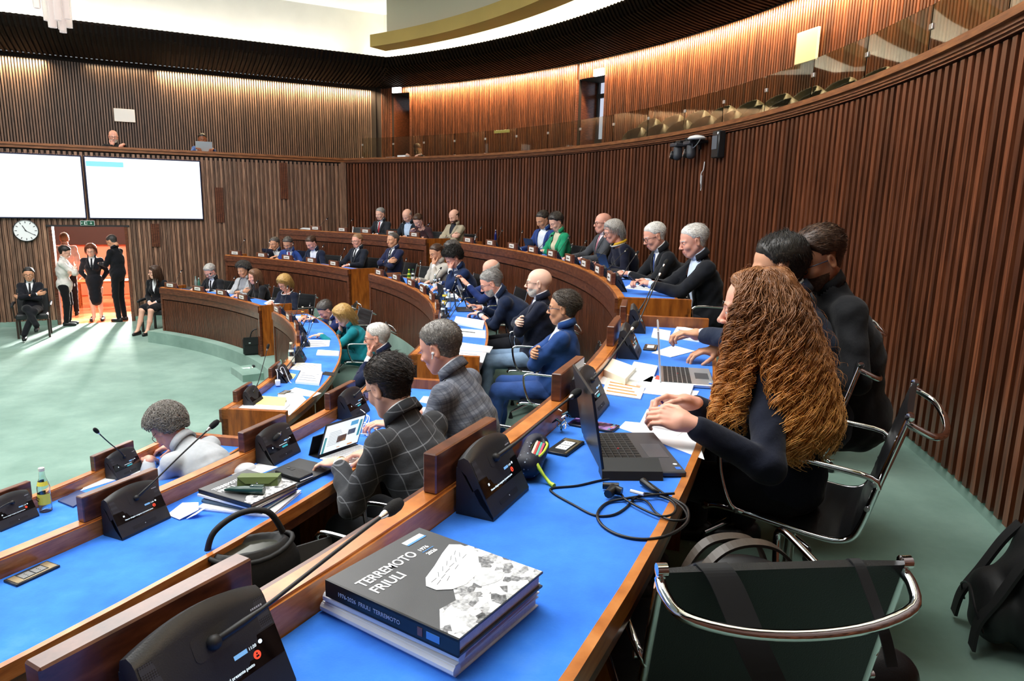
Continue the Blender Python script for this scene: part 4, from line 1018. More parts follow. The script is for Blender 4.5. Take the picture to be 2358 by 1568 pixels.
# ------------------------------------------------------------------ chairs
CPROF = [(.245, .447), (.20, .458), (.10, .452), (0, .442), (-.09, .432), (-.16, .432), (-.205, .452), (-.228, .50), (-.248, .58), (-.272, .68), (-.298, .78), (-.318, .86)]
CW = .245
def crspl(P, n=5):
    P = [Vector((0, a, b)) for a, b in P]; out = []
    for i in range(len(P)-1):
        p0 = P[max(i-1, 0)]; p1 = P[i]; p2 = P[i+1]; p3 = P[min(i+2, len(P)-1)]
        for k in range(n):
            t = k/n; out.append(.5*((2*p1)+(p2-p0)*t+(2*p0-5*p1+4*p2-p3)*t*t+(3*p1-p0-3*p2+p3)*t**3))
    out.append(P[-1]); return out
def make_chair():
    t = empty('office_chair'); S = crspl(CPROF)
    L = [0.]
    for a, b in zip(S[:-1], S[1:]): L.append(L[-1]+(b-a).length)
    def pad(i0, i1, name):
        mb = MB(); vs = []; n = i1-i0
        for i in range(i0, i1+1):
            tg = (S[min(i+1, len(S)-1)]-S[max(i-1, 0)]).normalized(); nm = Vector((0, tg.z, -tg.y)); nm = nm if (nm.z > 0 or nm.y > 0) else -nm
            rib = .006*abs(math.sin(PI*L[i]/.052))**.6
            for x, o in ((-CW+.004, 0.004), (-CW*.5, .010+rib), (CW*.5, .010+rib), (CW-.004, .004), (CW-.004, -.008), (-CW+.004, -.008)): vs.append(S[i]+nm*o+Vector((x, 0, 0)))
        fs = [(6*i+j, 6*i+(j+1) % 6, 6*i+6+(j+1) % 6, 6*i+6+j) for i in range(n) for j in range(6)]+[tuple(range(6)), tuple(6*n+j for j in range(6))[::-1]]
        mb.add(vs, fs, leather); mb.obj(name, leather, t, 50)
    c = 33; pad(0, c, 'seat'); pad(c, len(S)-1, 'backrest')
    for x in (-1, 1):
        mb = MB(); mb.tube([p+Vector((x*CW, 0, -.004)) for p in S], .0105, chrome, 8)
        for q in ((x*CW, -.318, .86), (x*CW, .245, .447)): mb.lathe([(.001, -.012), (.013, -.01), (.013, .01), (.001, .012)], chrome, 10, q, rotx90)
        mb.obj('side_frame', chrome, t, 60)
        mb = MB(); X = x*(CW+.018); mb.tube(sm_path([Vector(q) for q in ((x*CW, -.262, .625), (X, -.24, .66), (X, -.12, .672), (X, .05, .682), (X, .165, .684), (X, .20, .67), (X, .208, .64), (X, .195, .56), (X, .16, .475), (x*CW, .12, .452))], 3), .0095, chrome, 8)
        for q in ((X, -.25, .64), (X, .14, .458), (X, -.24, .56)): mb.lathe([(.001, -.006), (.008, -.005), (.008, .005), (.001, .006)], steel, 8, q, roty90)
        mb.obj('armrest', chrome, t, 60)
    mb = MB(); mb.tube(sm_path([Vector(q) for q in ((-CW, -.312, .84), (-CW, -.345, .825), (-CW*.9, -.385, .805), (-CW*.5, -.412, .788), (0, -.42, .782), (CW*.5, -.412, .788), (CW*.9, -.385, .805), (CW, -.345, .825), (CW, -.312, .84))], 4), .011, chrome, 8); mb.obj('back_bar', chrome, t, 60)
    mb = MB(); mb.lathe([(.03, .06), (.028, .12), (.018, .13), (.018, .36), (.05, .40), (.06, .42), (.01, .425)], chrome, 16); mb.bbox((0, 0, .425), (.40, .05, .02), .004, steel); mb.obj('column', chrome, t, 40)
    mb = MB()
    for k in range(4):
        a = PI/4+k*PI/2; d = Vector((math.cos(a), math.sin(a), 0)); mb.tube([d*.02+Vector((0, 0, .10)), d*.15+Vector((0, 0, .085)), d*.30+Vector((0, 0, .055))], [.022, .018, .012], chrome, 8)
        mb.lathe([(.02, 0), (.022, .006), (.014, .035), (.010, .055)], blackp, 10, d*.30)
    mb.obj('star_base', chrome, t, 60); return t
rotx90 = Matrix.Rotation(PI/2, 3, 'Y'); roty90 = Matrix.Rotation(PI/2, 3, 'Y')
chair0 = make_chair(); chair_used = [False]
def chair(loc, rz, label, group='chrome framed chairs at the desks'):
    o = copy_tree(chair0) if chair_used[0] else chair0; chair_used[0] = True
    setp(o, label, 'chair', group); return place(o, loc, rz, label, group)
# ------------------------------------------------------------------ people
PEO = {}
def P_(key, label, x, y, fz, h=None, R=None, ch=None, **k):
    hp = headc(x, y, R) if R else headz(x, y, fz, h)
    b, i = person(label, hp, fz, **k); PEO[key] = (b, i)
    if ch:
        r = i['root']; rz = i['rz']; c = chair((r.x, r.y, fz), rz, ch)
    return b, i
GREY = ('grey', '#8f8c88'); DGREY = ('dark_grey', '#4d4844'); WHITE = ('white', '#d2cfca', '#f5f3ef'); BLACK = ('black', '#17130f', '#4a4038'); BROWN = ('brown', '#3d281b', '#6a4a33'); LBR = ('light_brown', '#7a5a3c', '#a8835a'); BLOND = ('blond', '#b08a4e', '#e6c88a'); SILV = ('silver', '#a39f99', '#dcd9d3')
FAIR = ('fair', '#e2b09a'); PINK = ('ruddy', '#e0a48f'); TAN = ('tan', '#cc9676'); PALE = ('pale', '#ecc3ae')
G3 = 'seated council members in the back row'; G2 = 'seated council members in the middle row'; G1 = 'seated council members in the front row'
NAVY = '#1a2540'; BLU = '#27407e'; CHAR = '#23252a'; BLK = '#121317'
# back row, left block
P_('a', 'grey-haired man with moustache, charcoal suit and red tie, back row by the corner', 876, 493, F3, R=11.2, ch='black chair under the man with the red tie', group=G3, lean=3, hpitch=12, yaw=8, hair='short', hcol=GREY, beard='moustache', top=CHAR, tie='#a3202c', skin=FAIR)
P_('b', 'bald man in dark jacket and open pale blue shirt looking down, back row', 938, 497, F3, R=11.15, ch='black chair under the bald man in pale blue shirt', group=G3, lean=8, hpitch=34, yaw=12, hair='bald', hcol=GREY, top='#1d232c', neckline='deep', shirt='#bcd0ea', skin=FAIR)
P_('c', 'woman with tied dark hair and plum brown sweater bending over her desk', 963, 508, F3, R=10.95, ch='black chair under the woman in plum sweater', group=G3, lean=30, hpitch=38, yaw=10, fem=True, hair='up', hcol=BROWN, top='#3a2326', neckline='round', skin=FAIR, RT=V3(.04, .48, .86), Rh='relax')
P_('d', 'bald bearded man in beige blazer with folded arms, end of the back row', 1046, 499, F3, R=11.2, ch='black chair under the man in beige blazer', group=G3, lean=-2, hpitch=24, hyaw=0, yaw=10, arms='cross', hair='bald', hcol=BROWN, beard=True, top='#a89c84', shirt='#20242e', skin=FAIR, fat=1.1)
# back row, centre block
P_('e', 'dark-haired man in royal blue suit and open white shirt, back row', 1250, 506, F3, R=11.1, ch='black chair under the man in royal blue suit', group=G3, lean=5, hpitch=26, yaw=14, hair='back', hcol=('dark', '#2c2622', '#6e655e'), top=BLU, neckline='deep', shirt='#dfe8f6', skin=TAN)
P_('f', 'short-haired woman in green blazer looking at her phone, back row', 1281, 511, F3, R=11.0, ch='black chair under the woman in green blazer', group=G3, lean=8, hpitch=30, yaw=6, fem=True, hair='crop', hopt={'thick': .018, 'L': .03}, hcol=('dark', '#2c2622', '#6e655e'), top='#1f8f63', neckline='deep', shirt='#cfc8a8', skin=FAIR, LT=V3(-.05, .36, .80), Lh='pinch')
P_('g', 'bald man with black glasses, grey suit and pink patterned tie, back row', 1388, 514, F3, R=11.25, ch='black chair under the bald man in grey suit', group=G3, lean=0, hpitch=2, yaw=0, hair=None, hcol=GREY, glasses='#111111', top='#45474c', tie='#b4707e', shirt='#efe0e4', skin=PINK)
P_('h', 'silver bob haired woman in midnight cardigan with yellow scarf, back row', 1412, 534, F3, R=11.0, ch='black chair under the woman with the yellow scarf', group=G3, lean=20, hpitch=16, yaw=-2, fem=True, hair='bob', hopt={'L': .10, 'thick': .026}, hcol=SILV, glasses='#3a2a28', top='#0c1024', neckline='round', skin=PINK, fat=1.1)
P_('i', 'white-haired man in black glasses and dark suit with blue tie, back row', 1508, 544, F3, R=11.0, ch='black chair under the white-haired man with black glasses', group=G3, lean=16, hpitch=22, yaw=4, hair='short', hcol=WHITE, glasses='#101010', top='#16181d', tie='#1d3a78', skin=PINK, LT=V3(-.02, .46, .80), RT=V3(.06, .50, .80), Lh='type', Rh='type')
P_('j', 'white-haired man in black jacket and pale blue shirt holding a phone', 1597, 555, F3, R=11.05, ch='black chair under the man holding the phone', group=G3, lean=10, hpitch=16, yaw=6, hair='back', hcol=WHITE, top='#14161c', neckline='deep', shirt='#c9d8ee', skin=PINK, LT=V3(-.04, .50, .83), RT=V3(.04, .52, .84), Lh='pinch', Rh='pinch', near=True, hopt={'n': 1500})
# back row, right block
P_('k', 'brown-haired bearded man in black suit and blue glasses against the slatted wall', 1884, 596, F3, h=1.24, group=G3, lean=14, hpitch=24, yaw=14, hyaw=14, hair='back', hopt={'thick': .014}, hcol=BROWN, glasses='#2c3a55', beard='#5a4436', top='#1b1c1f', neckline='high', shirt='#1d1e22', skin=TAN, near=True, LT=V3(-.16, .34, .78), fat=1.12)
lw = onz(1578, 775, EYE.z-.60)
P_('l', 'man with gelled black hair and navy suit reaching towards the desk', 1795, 618, F3, h=1.20, group=G3, lean=14, hpitch=12, yaw=2, hair='quiff', hcol=BLACK, top='#182236', shirt='#e9edf2', skin=TAN, near=True, LT=lw, Lh=('pinch', V3(-.12, .8, .05), V3(0, -.2, -1)), RT=V3(.18, .4, .80))
# middle row, left block
P_('n', 'grey-haired man resting his hand on his mouth, middle row near the wall', 632, 561, F2, h=1.02, group=G2, ch='black chair under the man covering his mouth', lean=14, hpitch=12, yaw=10, hair='side' if False else 'short', hcol=DGREY, top='#182444', neckline='deep', skin=TAN, RT='mouth', Rh='chin', LT=V3(-.2, .38, .78))
P_('o', 'grey-bearded man in blue suit with crimson tie leaning sideways', 663, 561, F2, h=1.06, group=G2, ch='black chair under the man with the crimson tie', lean=22, hpitch=28, yaw=22, hyaw=6, hair='back', hcol=DGREY, beard='#8d8a86', top=BLU, tie='#8f1740', skin=TAN)
P_('p', 'brown-haired man in dark navy suit looking down at a tablet', 717, 559, F2, h=1.12, group=G2, ch='black chair under the man looking down at the tablet', lean=18, hpitch=34, yaw=8, hair='fwd' if False else 'short', hcol=BROWN, top='#141c30', neckline='deep', skin=PINK)
P_('q', 'sandy-haired man with thin glasses, dark suit and black tie, middle row', 823, 554, F2, h=1.19, group=G2, ch='black chair under the sandy-haired man', lean=-2, hpitch=8, yaw=8, hair='crop', hcol=('sandy', '#8a6a4c', '#b99472'), glasses='#7d766f', top='#151a26', tie='#14161c', skin=PINK, fat=1.1)
P_('r', 'lean man with cropped grey hair in navy suit with folded arms', 905, 553, F2, h=1.26, group=G2, ch='black chair under the lean man with folded arms', lean=-2, hpitch=2, yaw=6, arms='cross', hair='crop', hcol=DGREY, top='#1c2140', tie='#14161c', shirt='#dfe2ea', skin=TAN)
# middle row, centre block
P_('s', 'dark-haired man in light grey blazer with his hand at his mouth', 1005, 582, F2, h=1.18, group=G2, ch='black chair under the man in light grey blazer', lean=8, hpitch=20, yaw=10, hair='short', hcol=BROWN, top='#b3ada3', neckline='deep', shirt='#e8e4e0', skin=TAN, LT='mouth', Lh='chin', RT=V3(.1, .38, .78))
P_('t', 'man with tousled grey-brown hair half hidden behind the curly-haired man', 1041, 577, F2, R=9.75, group=G2, ch='black chair under the half hidden man', lean=10, hpitch=20, yaw=0, hair='mop', hopt={'n': 300}, hcol=DGREY, top='#1c2c58', skin=FAIR)
P_('u', 'man with dark curly hair in blue suit propping his forehead on his hand', 1044, 594, F2, R=9.45, group=G2, ch='black chair under the man with dark curly hair', lean=20, hpitch=38, yaw=4, hair='curly', hopt={'n': 900, 'thick': .034, 'w': .0035}, hcol=BLACK, top='#15284e', neckline='deep', skin=PINK, LT='brow', Lh='chin', RT=V3(.14, .42, .78))
P_('v', 'balding man mostly hidden behind the grey-haired man, holding a black folder', 1131, 622, F2, R=9.75, group=G2, ch='black chair under the balding hidden man', lean=6, hpitch=18, yaw=0, hair='bald', hopt={'thick': .006}, hcol=SILV, top='#1e3166', skin=FAIR, LT=V3(-.12, .42, .92), RT=V3(.1, .44, .95))
ww = onz(1102, 722, F2+.80)
P_('w', 'heavy grey-haired man with glasses and navy suit bent over papers with a phone', 1131, 652, F2, h=1.13, group=G2, ch='black chair under the heavy man in navy suit', lean=32, hpitch=26, yaw=-2, hair='back', hopt={'thick': .012, 'n': 2600}, hcol=GREY, glasses='#33343a', beard='#9a9690', top='#15233f', skin=PINK, LT=ww, RT=ww+Vector((.02, .16, .03)), Lh='pinch', Rh='relax', fat=1.18, near=True)
P_('x', 'bald man with tortoiseshell glasses and white stubble, folded arms, navy blazer', 1240, 652, F2, h=1.22, group=G2, ch='black chair under the bald man with tortoiseshell glasses', lean=-4, hpitch=0, yaw=-4, arms='cross', hair=None, hcol=SILV, glasses='#4a3420', beard='#c4bcb2', top='#11182c', tie='#2c2a4a', shirt='#dfe4f2', legs='#7f9ab8', skin=PALE, near=True)
P_('y', 'man with swept grey-brown hair and bright blue suit leaning back with folded arms', 1297, 710, F2, h=1.15, group=G2, ch='black chair under the man in bright blue suit', lean=-8, hpitch=2, yaw=-6, arms='cross', hair='back', hopt={'thick': .014, 'L': .055, 'n': 4000}, hcol=('greybrown', '#4a4038', '#8d8378'), glasses='#22324a', top='#21437f', neckline='deep', shirt='#eceef2', legs='#2c4a86', skin=TAN, near=True)
# middle row, right block
P_('z', 'grey-haired man with a white earbud in checked blue-grey blazer', 1015, 800, F2, h=1.20, group=G2, lean=16, hpitch=20, yaw=-4, hair='short', hopt={'thick': .010, 'L': .026, 'n': 4200}, hcol=('salt', '#6b6661', '#b5b0a8'), tmat=cloth('plaid', '#777c88', 'check', '#3d4250', 17), skin=PINK, near=True, shirt='#dfe3ec', LT=onz(905, 975, F2+.80), Lh=('relax', V3(-.35, .8, .0), V3(0, 0, -1)), RT=V3(.16, .4, .79), legs='#23252c')
P_('A', 'dark-haired man with glasses in windowpane charcoal suit typing on a tablet', 897, 890, F2, h=1.15, group=G2, lean=20, hpitch=24, yaw=-14, hyaw=-4, hair='back', hopt={'thick': .013, 'L': .045, 'n': 5000}, hcol=('espresso', '#241a14', '#5a463a'), glasses='#15171b', tmat=cloth('pane', '#303236', 'pane', '#7d8086', 15), skin=FAIR, near=True, shirt='#eceef2', LT=onz(782, 1066, F2+.80), RT=onz(860, 1040, F2+.80), Lh=('type', V3(-.1, .9, -.15), V3(0, 0, -1)), Rh=('type', V3(-.3, .9, -.2), V3(0, 0, -1)), legs='#2a2c30')
# front row, left block
P_('B', 'grey-haired bearded man in black suit and black tie reading at the front row', 484, 625, F1, R=8.0, group=G1, ch='black chair under the man in black suit reading', lean=12, hpitch=34, yaw=8, hair='short', hopt={'thick': .016}, hcol=SILV, glasses='#6e6a66', beard='#a8a39c', top=BLK, tie='#0f1014', skin=PINK)
P_('C', 'woman with grey curls in light grey blazer with folded arms', 560, 622, F1, R=8.15, group=G1, ch='black chair under the woman with grey curls', lean=2, hpitch=14, yaw=14, arms='cross', fem=True, hair='curly', hopt={'n': 900, 'thick': .04, 'w': .0035}, hcol=DGREY, top='#a3a4a6', neckline='deep', shirt='#8a8c90', collar=False, skin=TAN)
P_('D', 'woman with long light brown hair in black sweater turned to her left', 586, 637, F1, R=7.98, group=G1, ch='black chair under the woman in black sweater', lean=12, hpitch=10, yaw=-6, hyaw=8, fem=True, hair='long', hopt={'n': 900}, hcol=('honey', '#6b4a34', '#a67c55'), top='#0f1013', neckline='high', shirt='#0f1013', skin=PINK)
P_('E', 'woman with blond bob and blue glasses writing, navy jacket with white trim', 655, 652, F1, R=7.95, group=G1, ch='black chair under the woman with blond bob', lean=10, hpitch=30, yaw=20, fem=True, hair='bob', hopt={'L': .13, 'thick': .03, 'n': 1200}, hcol=BLOND, glasses='#2e3a52', top='#10182c', neckline='round', skin=PINK, RT=V3(.05, .38, .79), Rh='pinch')
# front row, centre block
P_('F', 'dark grey-haired man in blue suit looking down at his tablet', 750, 714, F1, R=7.95, group=G1, ch='black chair under the man bent over his tablet', lean=28, hpitch=42, yaw=6, hair='back', hopt={'thick': .016}, hcol=DGREY, top='#1e2a5c', skin=PINK, LT=V3(-.10, .52, .79), RT=V3(.1, .56, .79))
P_('G', 'woman with blond hair in teal blazer leaning on her hand', 790, 727, F1, R=7.95, group=G1, ch='black chair under the woman in teal blazer', lean=22, hpitch=32, yaw=-4, fem=True, hair='bob', hopt={'L': .15, 'thick': .03, 'n': 1500}, hcol=BLOND, top='#14808c', neckline='deep', shirt='#1c6f7a', collar=False, legs='#157582', skin=FAIR, RT='mouth', Rh='chin', LT=V3(-.15, .52, .79), Lh='flat', near=True)
P_('H', 'white-haired man with glasses and navy blazer resting his chin on his hand', 868, 777, F1, h=1.18, group=G1, ch='black chair under the white-haired man at the front', lean=8, hpitch=8, yaw=0, hair='short', hopt={'thick': .010, 'n': 3000}, hcol=WHITE, glasses='#2b2d33', top='#121c38', shirt='#e8eaee', neckline='deep', skin=PINK, LT='chin', Lh='chin', RT=V3(.1, .3, .70), near=True)
# front row, right block
P_('I', 'man with curly grey hair and pale grey jacket bending over the desk', 388, 985, F1, h=.98, group=G1, ch='black chair under the curly-haired man in pale jacket', lean=42, hpitch=46, yaw=-4, hair='curly', hopt={'n': 2600, 'thick': .024, 'w': .0022}, hcol=('silvercurl', '#918b84', '#cfcac2'), glasses='#33313a', top='#aeb2b6', skin=PINK, near=True, LT=V3(-.12, .46, .80), RT=V3(.16, .5, .80), legs='#3c4048')
# near: the woman with the long curly hair
def curly_long(hs, seed=5, n=4200):
    rng = np.random.RandomState(seed); v, f, nn = head_tpl(True, .0032); m = hairline(v, 'short'); g = np.clip(m/.02, 0, 1)**.6; vv = (v+nn*(.020*g*(1+.5*fbm(v, 30, 3)))[:, None])*hs; fk = f[(m > -.004)[f].all(1)]
    parts = [(vv, fk, 0)]
    s = SDF(); s.ell((0, -.045, -.02), (.100, .105, .115), k=.05); s.ell((0, -.095, -.14), (.150, .085, .13), k=.06); s.ell((0, -.13, -.24), (.195, .085, .10), k=.06)
    iv, iff = s.mesh(.008); keep = ~((iv[:, 1] > .02) & (np.abs(iv[:, 0]) < .075) & (iv[:, 2] < .07)); iff = iff[keep[iff].all(1)]; iv = iv+(fbm(iv, 30, 9)*.012)[:, None]*np.array([1, 1, 0]); parts.append((iv, iff, 0))
    T = 64; t = np.linspace(0, 1, T)
    NL = 230; lk = rng.randint(0, NL, n); lidx = rng.choice(np.where(m > .003)[0], NL); cand = vv[np.where(m > .003)[0]]
    r0 = np.array([cand[rng.choice(np.argsort(((cand-vv[lidx[q]])**2).sum(1))[:60])] for q in lk]); fr_ = rng.rand(n) < .3; r0[fr_] = cand[rng.choice(len(cand), fr_.sum())]; laz = np.arctan2(vv[lidx][:, 0], -vv[lidx][:, 1])+rng.normal(size=NL)*.12
    az = np.clip(np.where(fr_, np.arctan2(r0[:, 0], -r0[:, 1]), laz[lk])+rng.normal(size=n)*.035, -2.05, 2.05)
    sh = (.66+.38*rng.rand(NL)**.6)[lk]+rng.normal(size=n)*.018; Lh = (.375+.07*rng.rand(NL))[lk]*(1+rng.normal(size=n)*.02)*np.where(np.abs(az) > 1.6, .86, 1.0)
    P = np.zeros((n, T, 3)); zz = r0[:, 2]
    for i in range(T):
        u = t[i]; k = min(1, u*5.5)
        z = zz-(Lh+zz*.6)*(u**1.08); dn = np.clip(-(z-.08)/.41, 0, 1); rx = (.112+.195*dn**.8); ry = (.116+.115*dn**.75)
        q_ = np.degrees(np.abs(az))-88; az_ = np.sign(az)*np.radians(88+np.where(q_ > 0, 1, -1)*np.maximum(np.abs(q_), 20*max(0, u-.35)/.65))
        bx = np.sin(az_)*rx*sh; by = -.012-np.cos(az_)*ry*sh-.045*dn; by = np.where(np.abs(az) > 1.75, by+.02*dn, by)
        P[:, i, 0] = r0[:, 0]*(1-k)+bx*k; P[:, i, 1] = r0[:, 1]*(1-k)+by*k; P[:, i, 2] = z+.020*math.sin(min(1, u*5)*PI)
    fr = (5.0+4.0*rng.rand(NL))[lk][:, None]; ph = (rng.rand(NL)*6.28)[lk][:, None]+rng.normal(size=(n, 1))*.35; rad = ((.008+.009*rng.rand(NL))[lk]*(1+rng.normal(size=n)*.15))[:, None]*np.minimum(1, t*3.2)[None]*(1+.5*t)[None]; clump = 0
    a = ph+t[None]**.9*fr*6.28; tx = np.cos(az)[:, None]; ty = np.sin(az)[:, None]
    P[:, :, 0] += np.cos(a)*rad*tx+np.sin(a)*rad*ty*.6; P[:, :, 1] += np.cos(a)*rad*ty-np.sin(a)*rad*tx*.6; P[:, :, 2] += np.sin(a*1.0)*rad*.55
    V, F = ribbons(P, .0017, .0008, rng); parts.append((V, F, 0))
    # loose flyaway hairs
    n2 = 220; ii = rng.choice(n, n2); Q = P[ii][:, :40].copy(); out = np.stack([np.sin(az[ii]), -np.cos(az[ii]), .5+0*az[ii]], 1)[:, None]*(t[:40]**1.0)[None, :, None]*(.02+.05*rng.rand(n2))[:, None, None]; V, F = ribbons(Q+out+rng.normal(size=(n2, 1, 3))*.006, .0006, .0004, rng); parts.append((V, F, 0))
    return parts
mcurl, nt, b = newmat('hair_auburn'); sb(b, rough=.36, spec=.5)
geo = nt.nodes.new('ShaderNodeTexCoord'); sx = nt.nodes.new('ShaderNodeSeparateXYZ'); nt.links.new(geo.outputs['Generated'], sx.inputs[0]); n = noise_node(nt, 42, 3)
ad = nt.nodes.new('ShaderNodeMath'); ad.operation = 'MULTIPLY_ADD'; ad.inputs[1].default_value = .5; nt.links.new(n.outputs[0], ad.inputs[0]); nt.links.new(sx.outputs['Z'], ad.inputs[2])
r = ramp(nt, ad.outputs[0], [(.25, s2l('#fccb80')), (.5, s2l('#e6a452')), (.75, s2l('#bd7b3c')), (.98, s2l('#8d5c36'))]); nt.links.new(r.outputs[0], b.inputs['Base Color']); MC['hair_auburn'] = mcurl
wl, wr = onz(1588, 975, F3+.815), onz(1590, 928, F3+.815)
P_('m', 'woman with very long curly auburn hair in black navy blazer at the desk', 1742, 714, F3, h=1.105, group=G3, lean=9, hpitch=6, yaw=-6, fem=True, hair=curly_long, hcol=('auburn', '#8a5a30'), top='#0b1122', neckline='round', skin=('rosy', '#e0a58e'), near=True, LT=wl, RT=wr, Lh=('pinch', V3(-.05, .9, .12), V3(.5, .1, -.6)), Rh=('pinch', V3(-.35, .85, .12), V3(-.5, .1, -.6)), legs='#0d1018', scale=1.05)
# chairs placed on their own
def chair_at(x, y, head, label):
    bt = Vector((x, y, 0)); d = Vector((math.cos(R_(head)), math.sin(R_(head)), 0)); return chair((bt.x+d.x*.318, bt.y+d.y*.318, F3), R_(head-90), label)
CH_M = chair_at(10.884, -3.751, 149, 'black leather chair with chrome arms behind the woman with curly hair')
CH_L = chair_at(11.025, -3.044, 162, 'black leather chair behind the man with gelled hair')
CH_K = chair_at(11.585, -2.035, 158, 'black leather chair against the slatted wall behind the bearded man')
CH_F = chair_at(10.10, -4.78, 96, 'empty black leather chair in the foreground with bag straps over its back'); CH_F.scale = (.93, .93, .95)
for key, lab in (('z', 'black chair behind the man in checked blazer'), ('A', 'black chair behind the man in windowpane suit')):
    i = PEO[key][1]; a = pang(i['root']); q = pol(ROWS[2][0]+.86, a+1, F2); chair(q, R_(a+90), lab)
for r, R, a, lab, tw in ((3, 11.2, 56.5, 'empty black chair in the back row, nearest the room corner', 20), (3, 11.25, 28.3, 'empty black chair in the back row beside the royal blue suit', -20), (3, 11.2, 8.6, 'empty black chair between the yellow scarf and the white-haired man', 5), (1, 8.3, 34.5, 'empty black chair at the start of the centre front desk', -30), (2, 9.75, 34.5, 'empty black chair behind the centre middle desk by the aisle', 20)):
    chair(pol(R, a, ROWS[r][1]), R_(a+90+tw), lab)
# staff and visitors on the hall floor and in the doorway
GS = 'staff waiting around the doorway'
armch = plain('dark_vinyl', '#1c1f22', .45); chairwood = plain('dark_chair_wood', '#2a1b12', .4)
def armchair(loc, rz, label):
    t = empty('armchair', loc, rz, label, 'armchair', 'dark armchairs along the front wall'); mb = MB(); mb.bbox((0, .02, .40), (.50, .48, .10), .025, armch); mb.obj('seat', armch, t)
    mb = MB(); mb.bbox((0, -.24, .64), (.50, .07, .46), .03, armch, Matrix.Rotation(R_(8), 3, 'X')); mb.obj('backrest', armch, t)
    for x in (-1, 1):
        mb = MB(); mb.tube([(x*.29, -.25, .62), (x*.295, -.1, .63), (x*.295, .12, .62), (x*.29, .24, .60)], [.022, .026, .03, .02], armch, 8); mb.tube([(x*.28, .2, .60), (x*.27, .2, .38)], .016, chairwood, 6); mb.obj('armrest', armch, t, 50)
        for y in (-.2, .21): m2 = MB(); m2.box((x*.24, y, .18), (.035, .035, .36), chairwood); m2.obj('leg', chairwood, t)
    return t
fa = onz(66, 760, 0)
def floorperson(key, label, x, y, h, **k):
    hp = onz(x, y, h); return P_(key, label, x, y, 0, h=h, group=GS, **k)
b, i = floorperson('J', 'seated woman in black suit with glasses and folded arms beside the clock', 66, 632, 1.16, world_yaw=-60, lean=-3, hpitch=4, arms='cross', fem=True, hair='up', hopt={'thick': .014}, hcol=BLACK, glasses='#151515', top='#10121a', tie='#101114', legs='#0f1116', legmode='cross', skin=TAN)
armchair((i['root'].x, i['root'].y, 0), i['rz'], 'dark armchair under the woman with folded arms, by the clock')
b, i = floorperson('O', 'seated woman with long dark hair in black skirt suit by the doorway', 356, 627, 1.17, world_yaw=-95, lean=3, hpitch=4, hyaw=-38, arms='lap', fem=True, hair='long', hopt={'n': 1100, 'L': .38}, hcol=BROWN, glasses='#151515', top='#0e0f14', legs='skirt', shirt='#e8eaee', skin=FAIR)
armchair((i['root'].x, i['root'].y, 0), i['rz'], 'dark armchair under the woman in skirt suit, right of the doorway')
def hp_at(x, y, R_off, ):
    s, z = onwall(x, y, R_off); return wp(s, z, R_off)
def standp(key, label, x, y, off, **k):
    hp = hp_at(x, y, off); b, i = person(label, hp, 0, stand=k.pop('stand', True), group=GS, **k); PEO[key] = (b, i); return b, i
standp('K', 'standing woman in white blouse and long black trousers with a badge', 149, 581, -.12, world_yaw=20, lean=2, hpitch=22, fem=True, hair='short', hopt={'thick': .016}, hcol=BLACK, glasses='#444444', top='#d6d2cc', neckline='high', shirt='#d6d2cc', legs='#0c0c10', arms='cross', skin=FAIR)
standp('M', 'woman in black skirt suit walking in through the doorway', 209, 577, .25, world_yaw=-68, lean=3, hpitch=12, fem=True, hair='bob', hopt={'L': .13, 'thick': .03}, hcol=('auburn_dark', '#5a2c18'), glasses='#444444', top='#0d0f17', tie='#0d0f17', legs='skirt', arms='down', LT=V3(-.10, -.10, .82), RT=V3(.10, -.10, .82), Lh=None, Rh=None, skin=FAIR)
standp('N', 'tall man in black suit reading a phone at the door jamb', 258, 556, .12, world_yaw=178, lean=2, hpitch=34, hair='short', hcol=('charc', '#3a3836'), glasses='#222222', top='#0f1016', shirt='#c7ccd6', tie='#14161c', legs='#0b0c10', LT=V3(-.04, .34, 1.22), RT=V3(.04, .36, 1.24), Lh='pinch', Rh='pinch', skin=TAN)
standp('L', 'man in pale pink shirt seen from behind in the lobby', 148, 549, 1.3, world_yaw=115, lean=0, hpitch=0, hair='crop', hcol=LBR, top='#e9c3b4', neckline='high', shirt='#e9c3b4', legs='#101116', arms='down', skin=PINK)
# gallery
GG = 'visitors working up in the gallery'; FG = 2.9
def gal(key, label, x, y, off, zh, **k):
    s, z = onwall(x, y, off); hp = wp(s, z, off); b, i = person(label, hp, FG-.0, group=GG, shoes=False, **k); PEO[key] = (b, i)
gal('P', 'bald man with white beard and glasses looking down from the gallery', 261, 315, .5, 1.1, world_yaw=-60, lean=4, hpitch=10, hair=None, hcol=SILV, glasses='#2a2a30', beard='#cfc9c2', top='#14171c', neckline='high', shirt='#14171c', RT='chin', Rh='chin', skin=PINK)
gal('Q', 'man with black hair and blue shirt behind a silver laptop in the gallery', 466, 321, .5, 1.1, world_yaw=-62, lean=4, hpitch=14, hair='short', hcol=BLACK, top='#3a5a94', neckline='high', shirt='#3a5a94', skin=('deep', '#8a5236'))
hp = oncyl(962, 345, 12.7); b, i = person('young man with brown hair and dark vest working on the gallery rail', hp, FG, group=GG, shoes=False, yaw=20, lean=14, hpitch=26, hair='short', hcol=('chest', '#6a4228'), top='#1a2232', neckline='deep', shirt='#a9c4ea', skin=FAIR); PEO['R'] = (b, i)
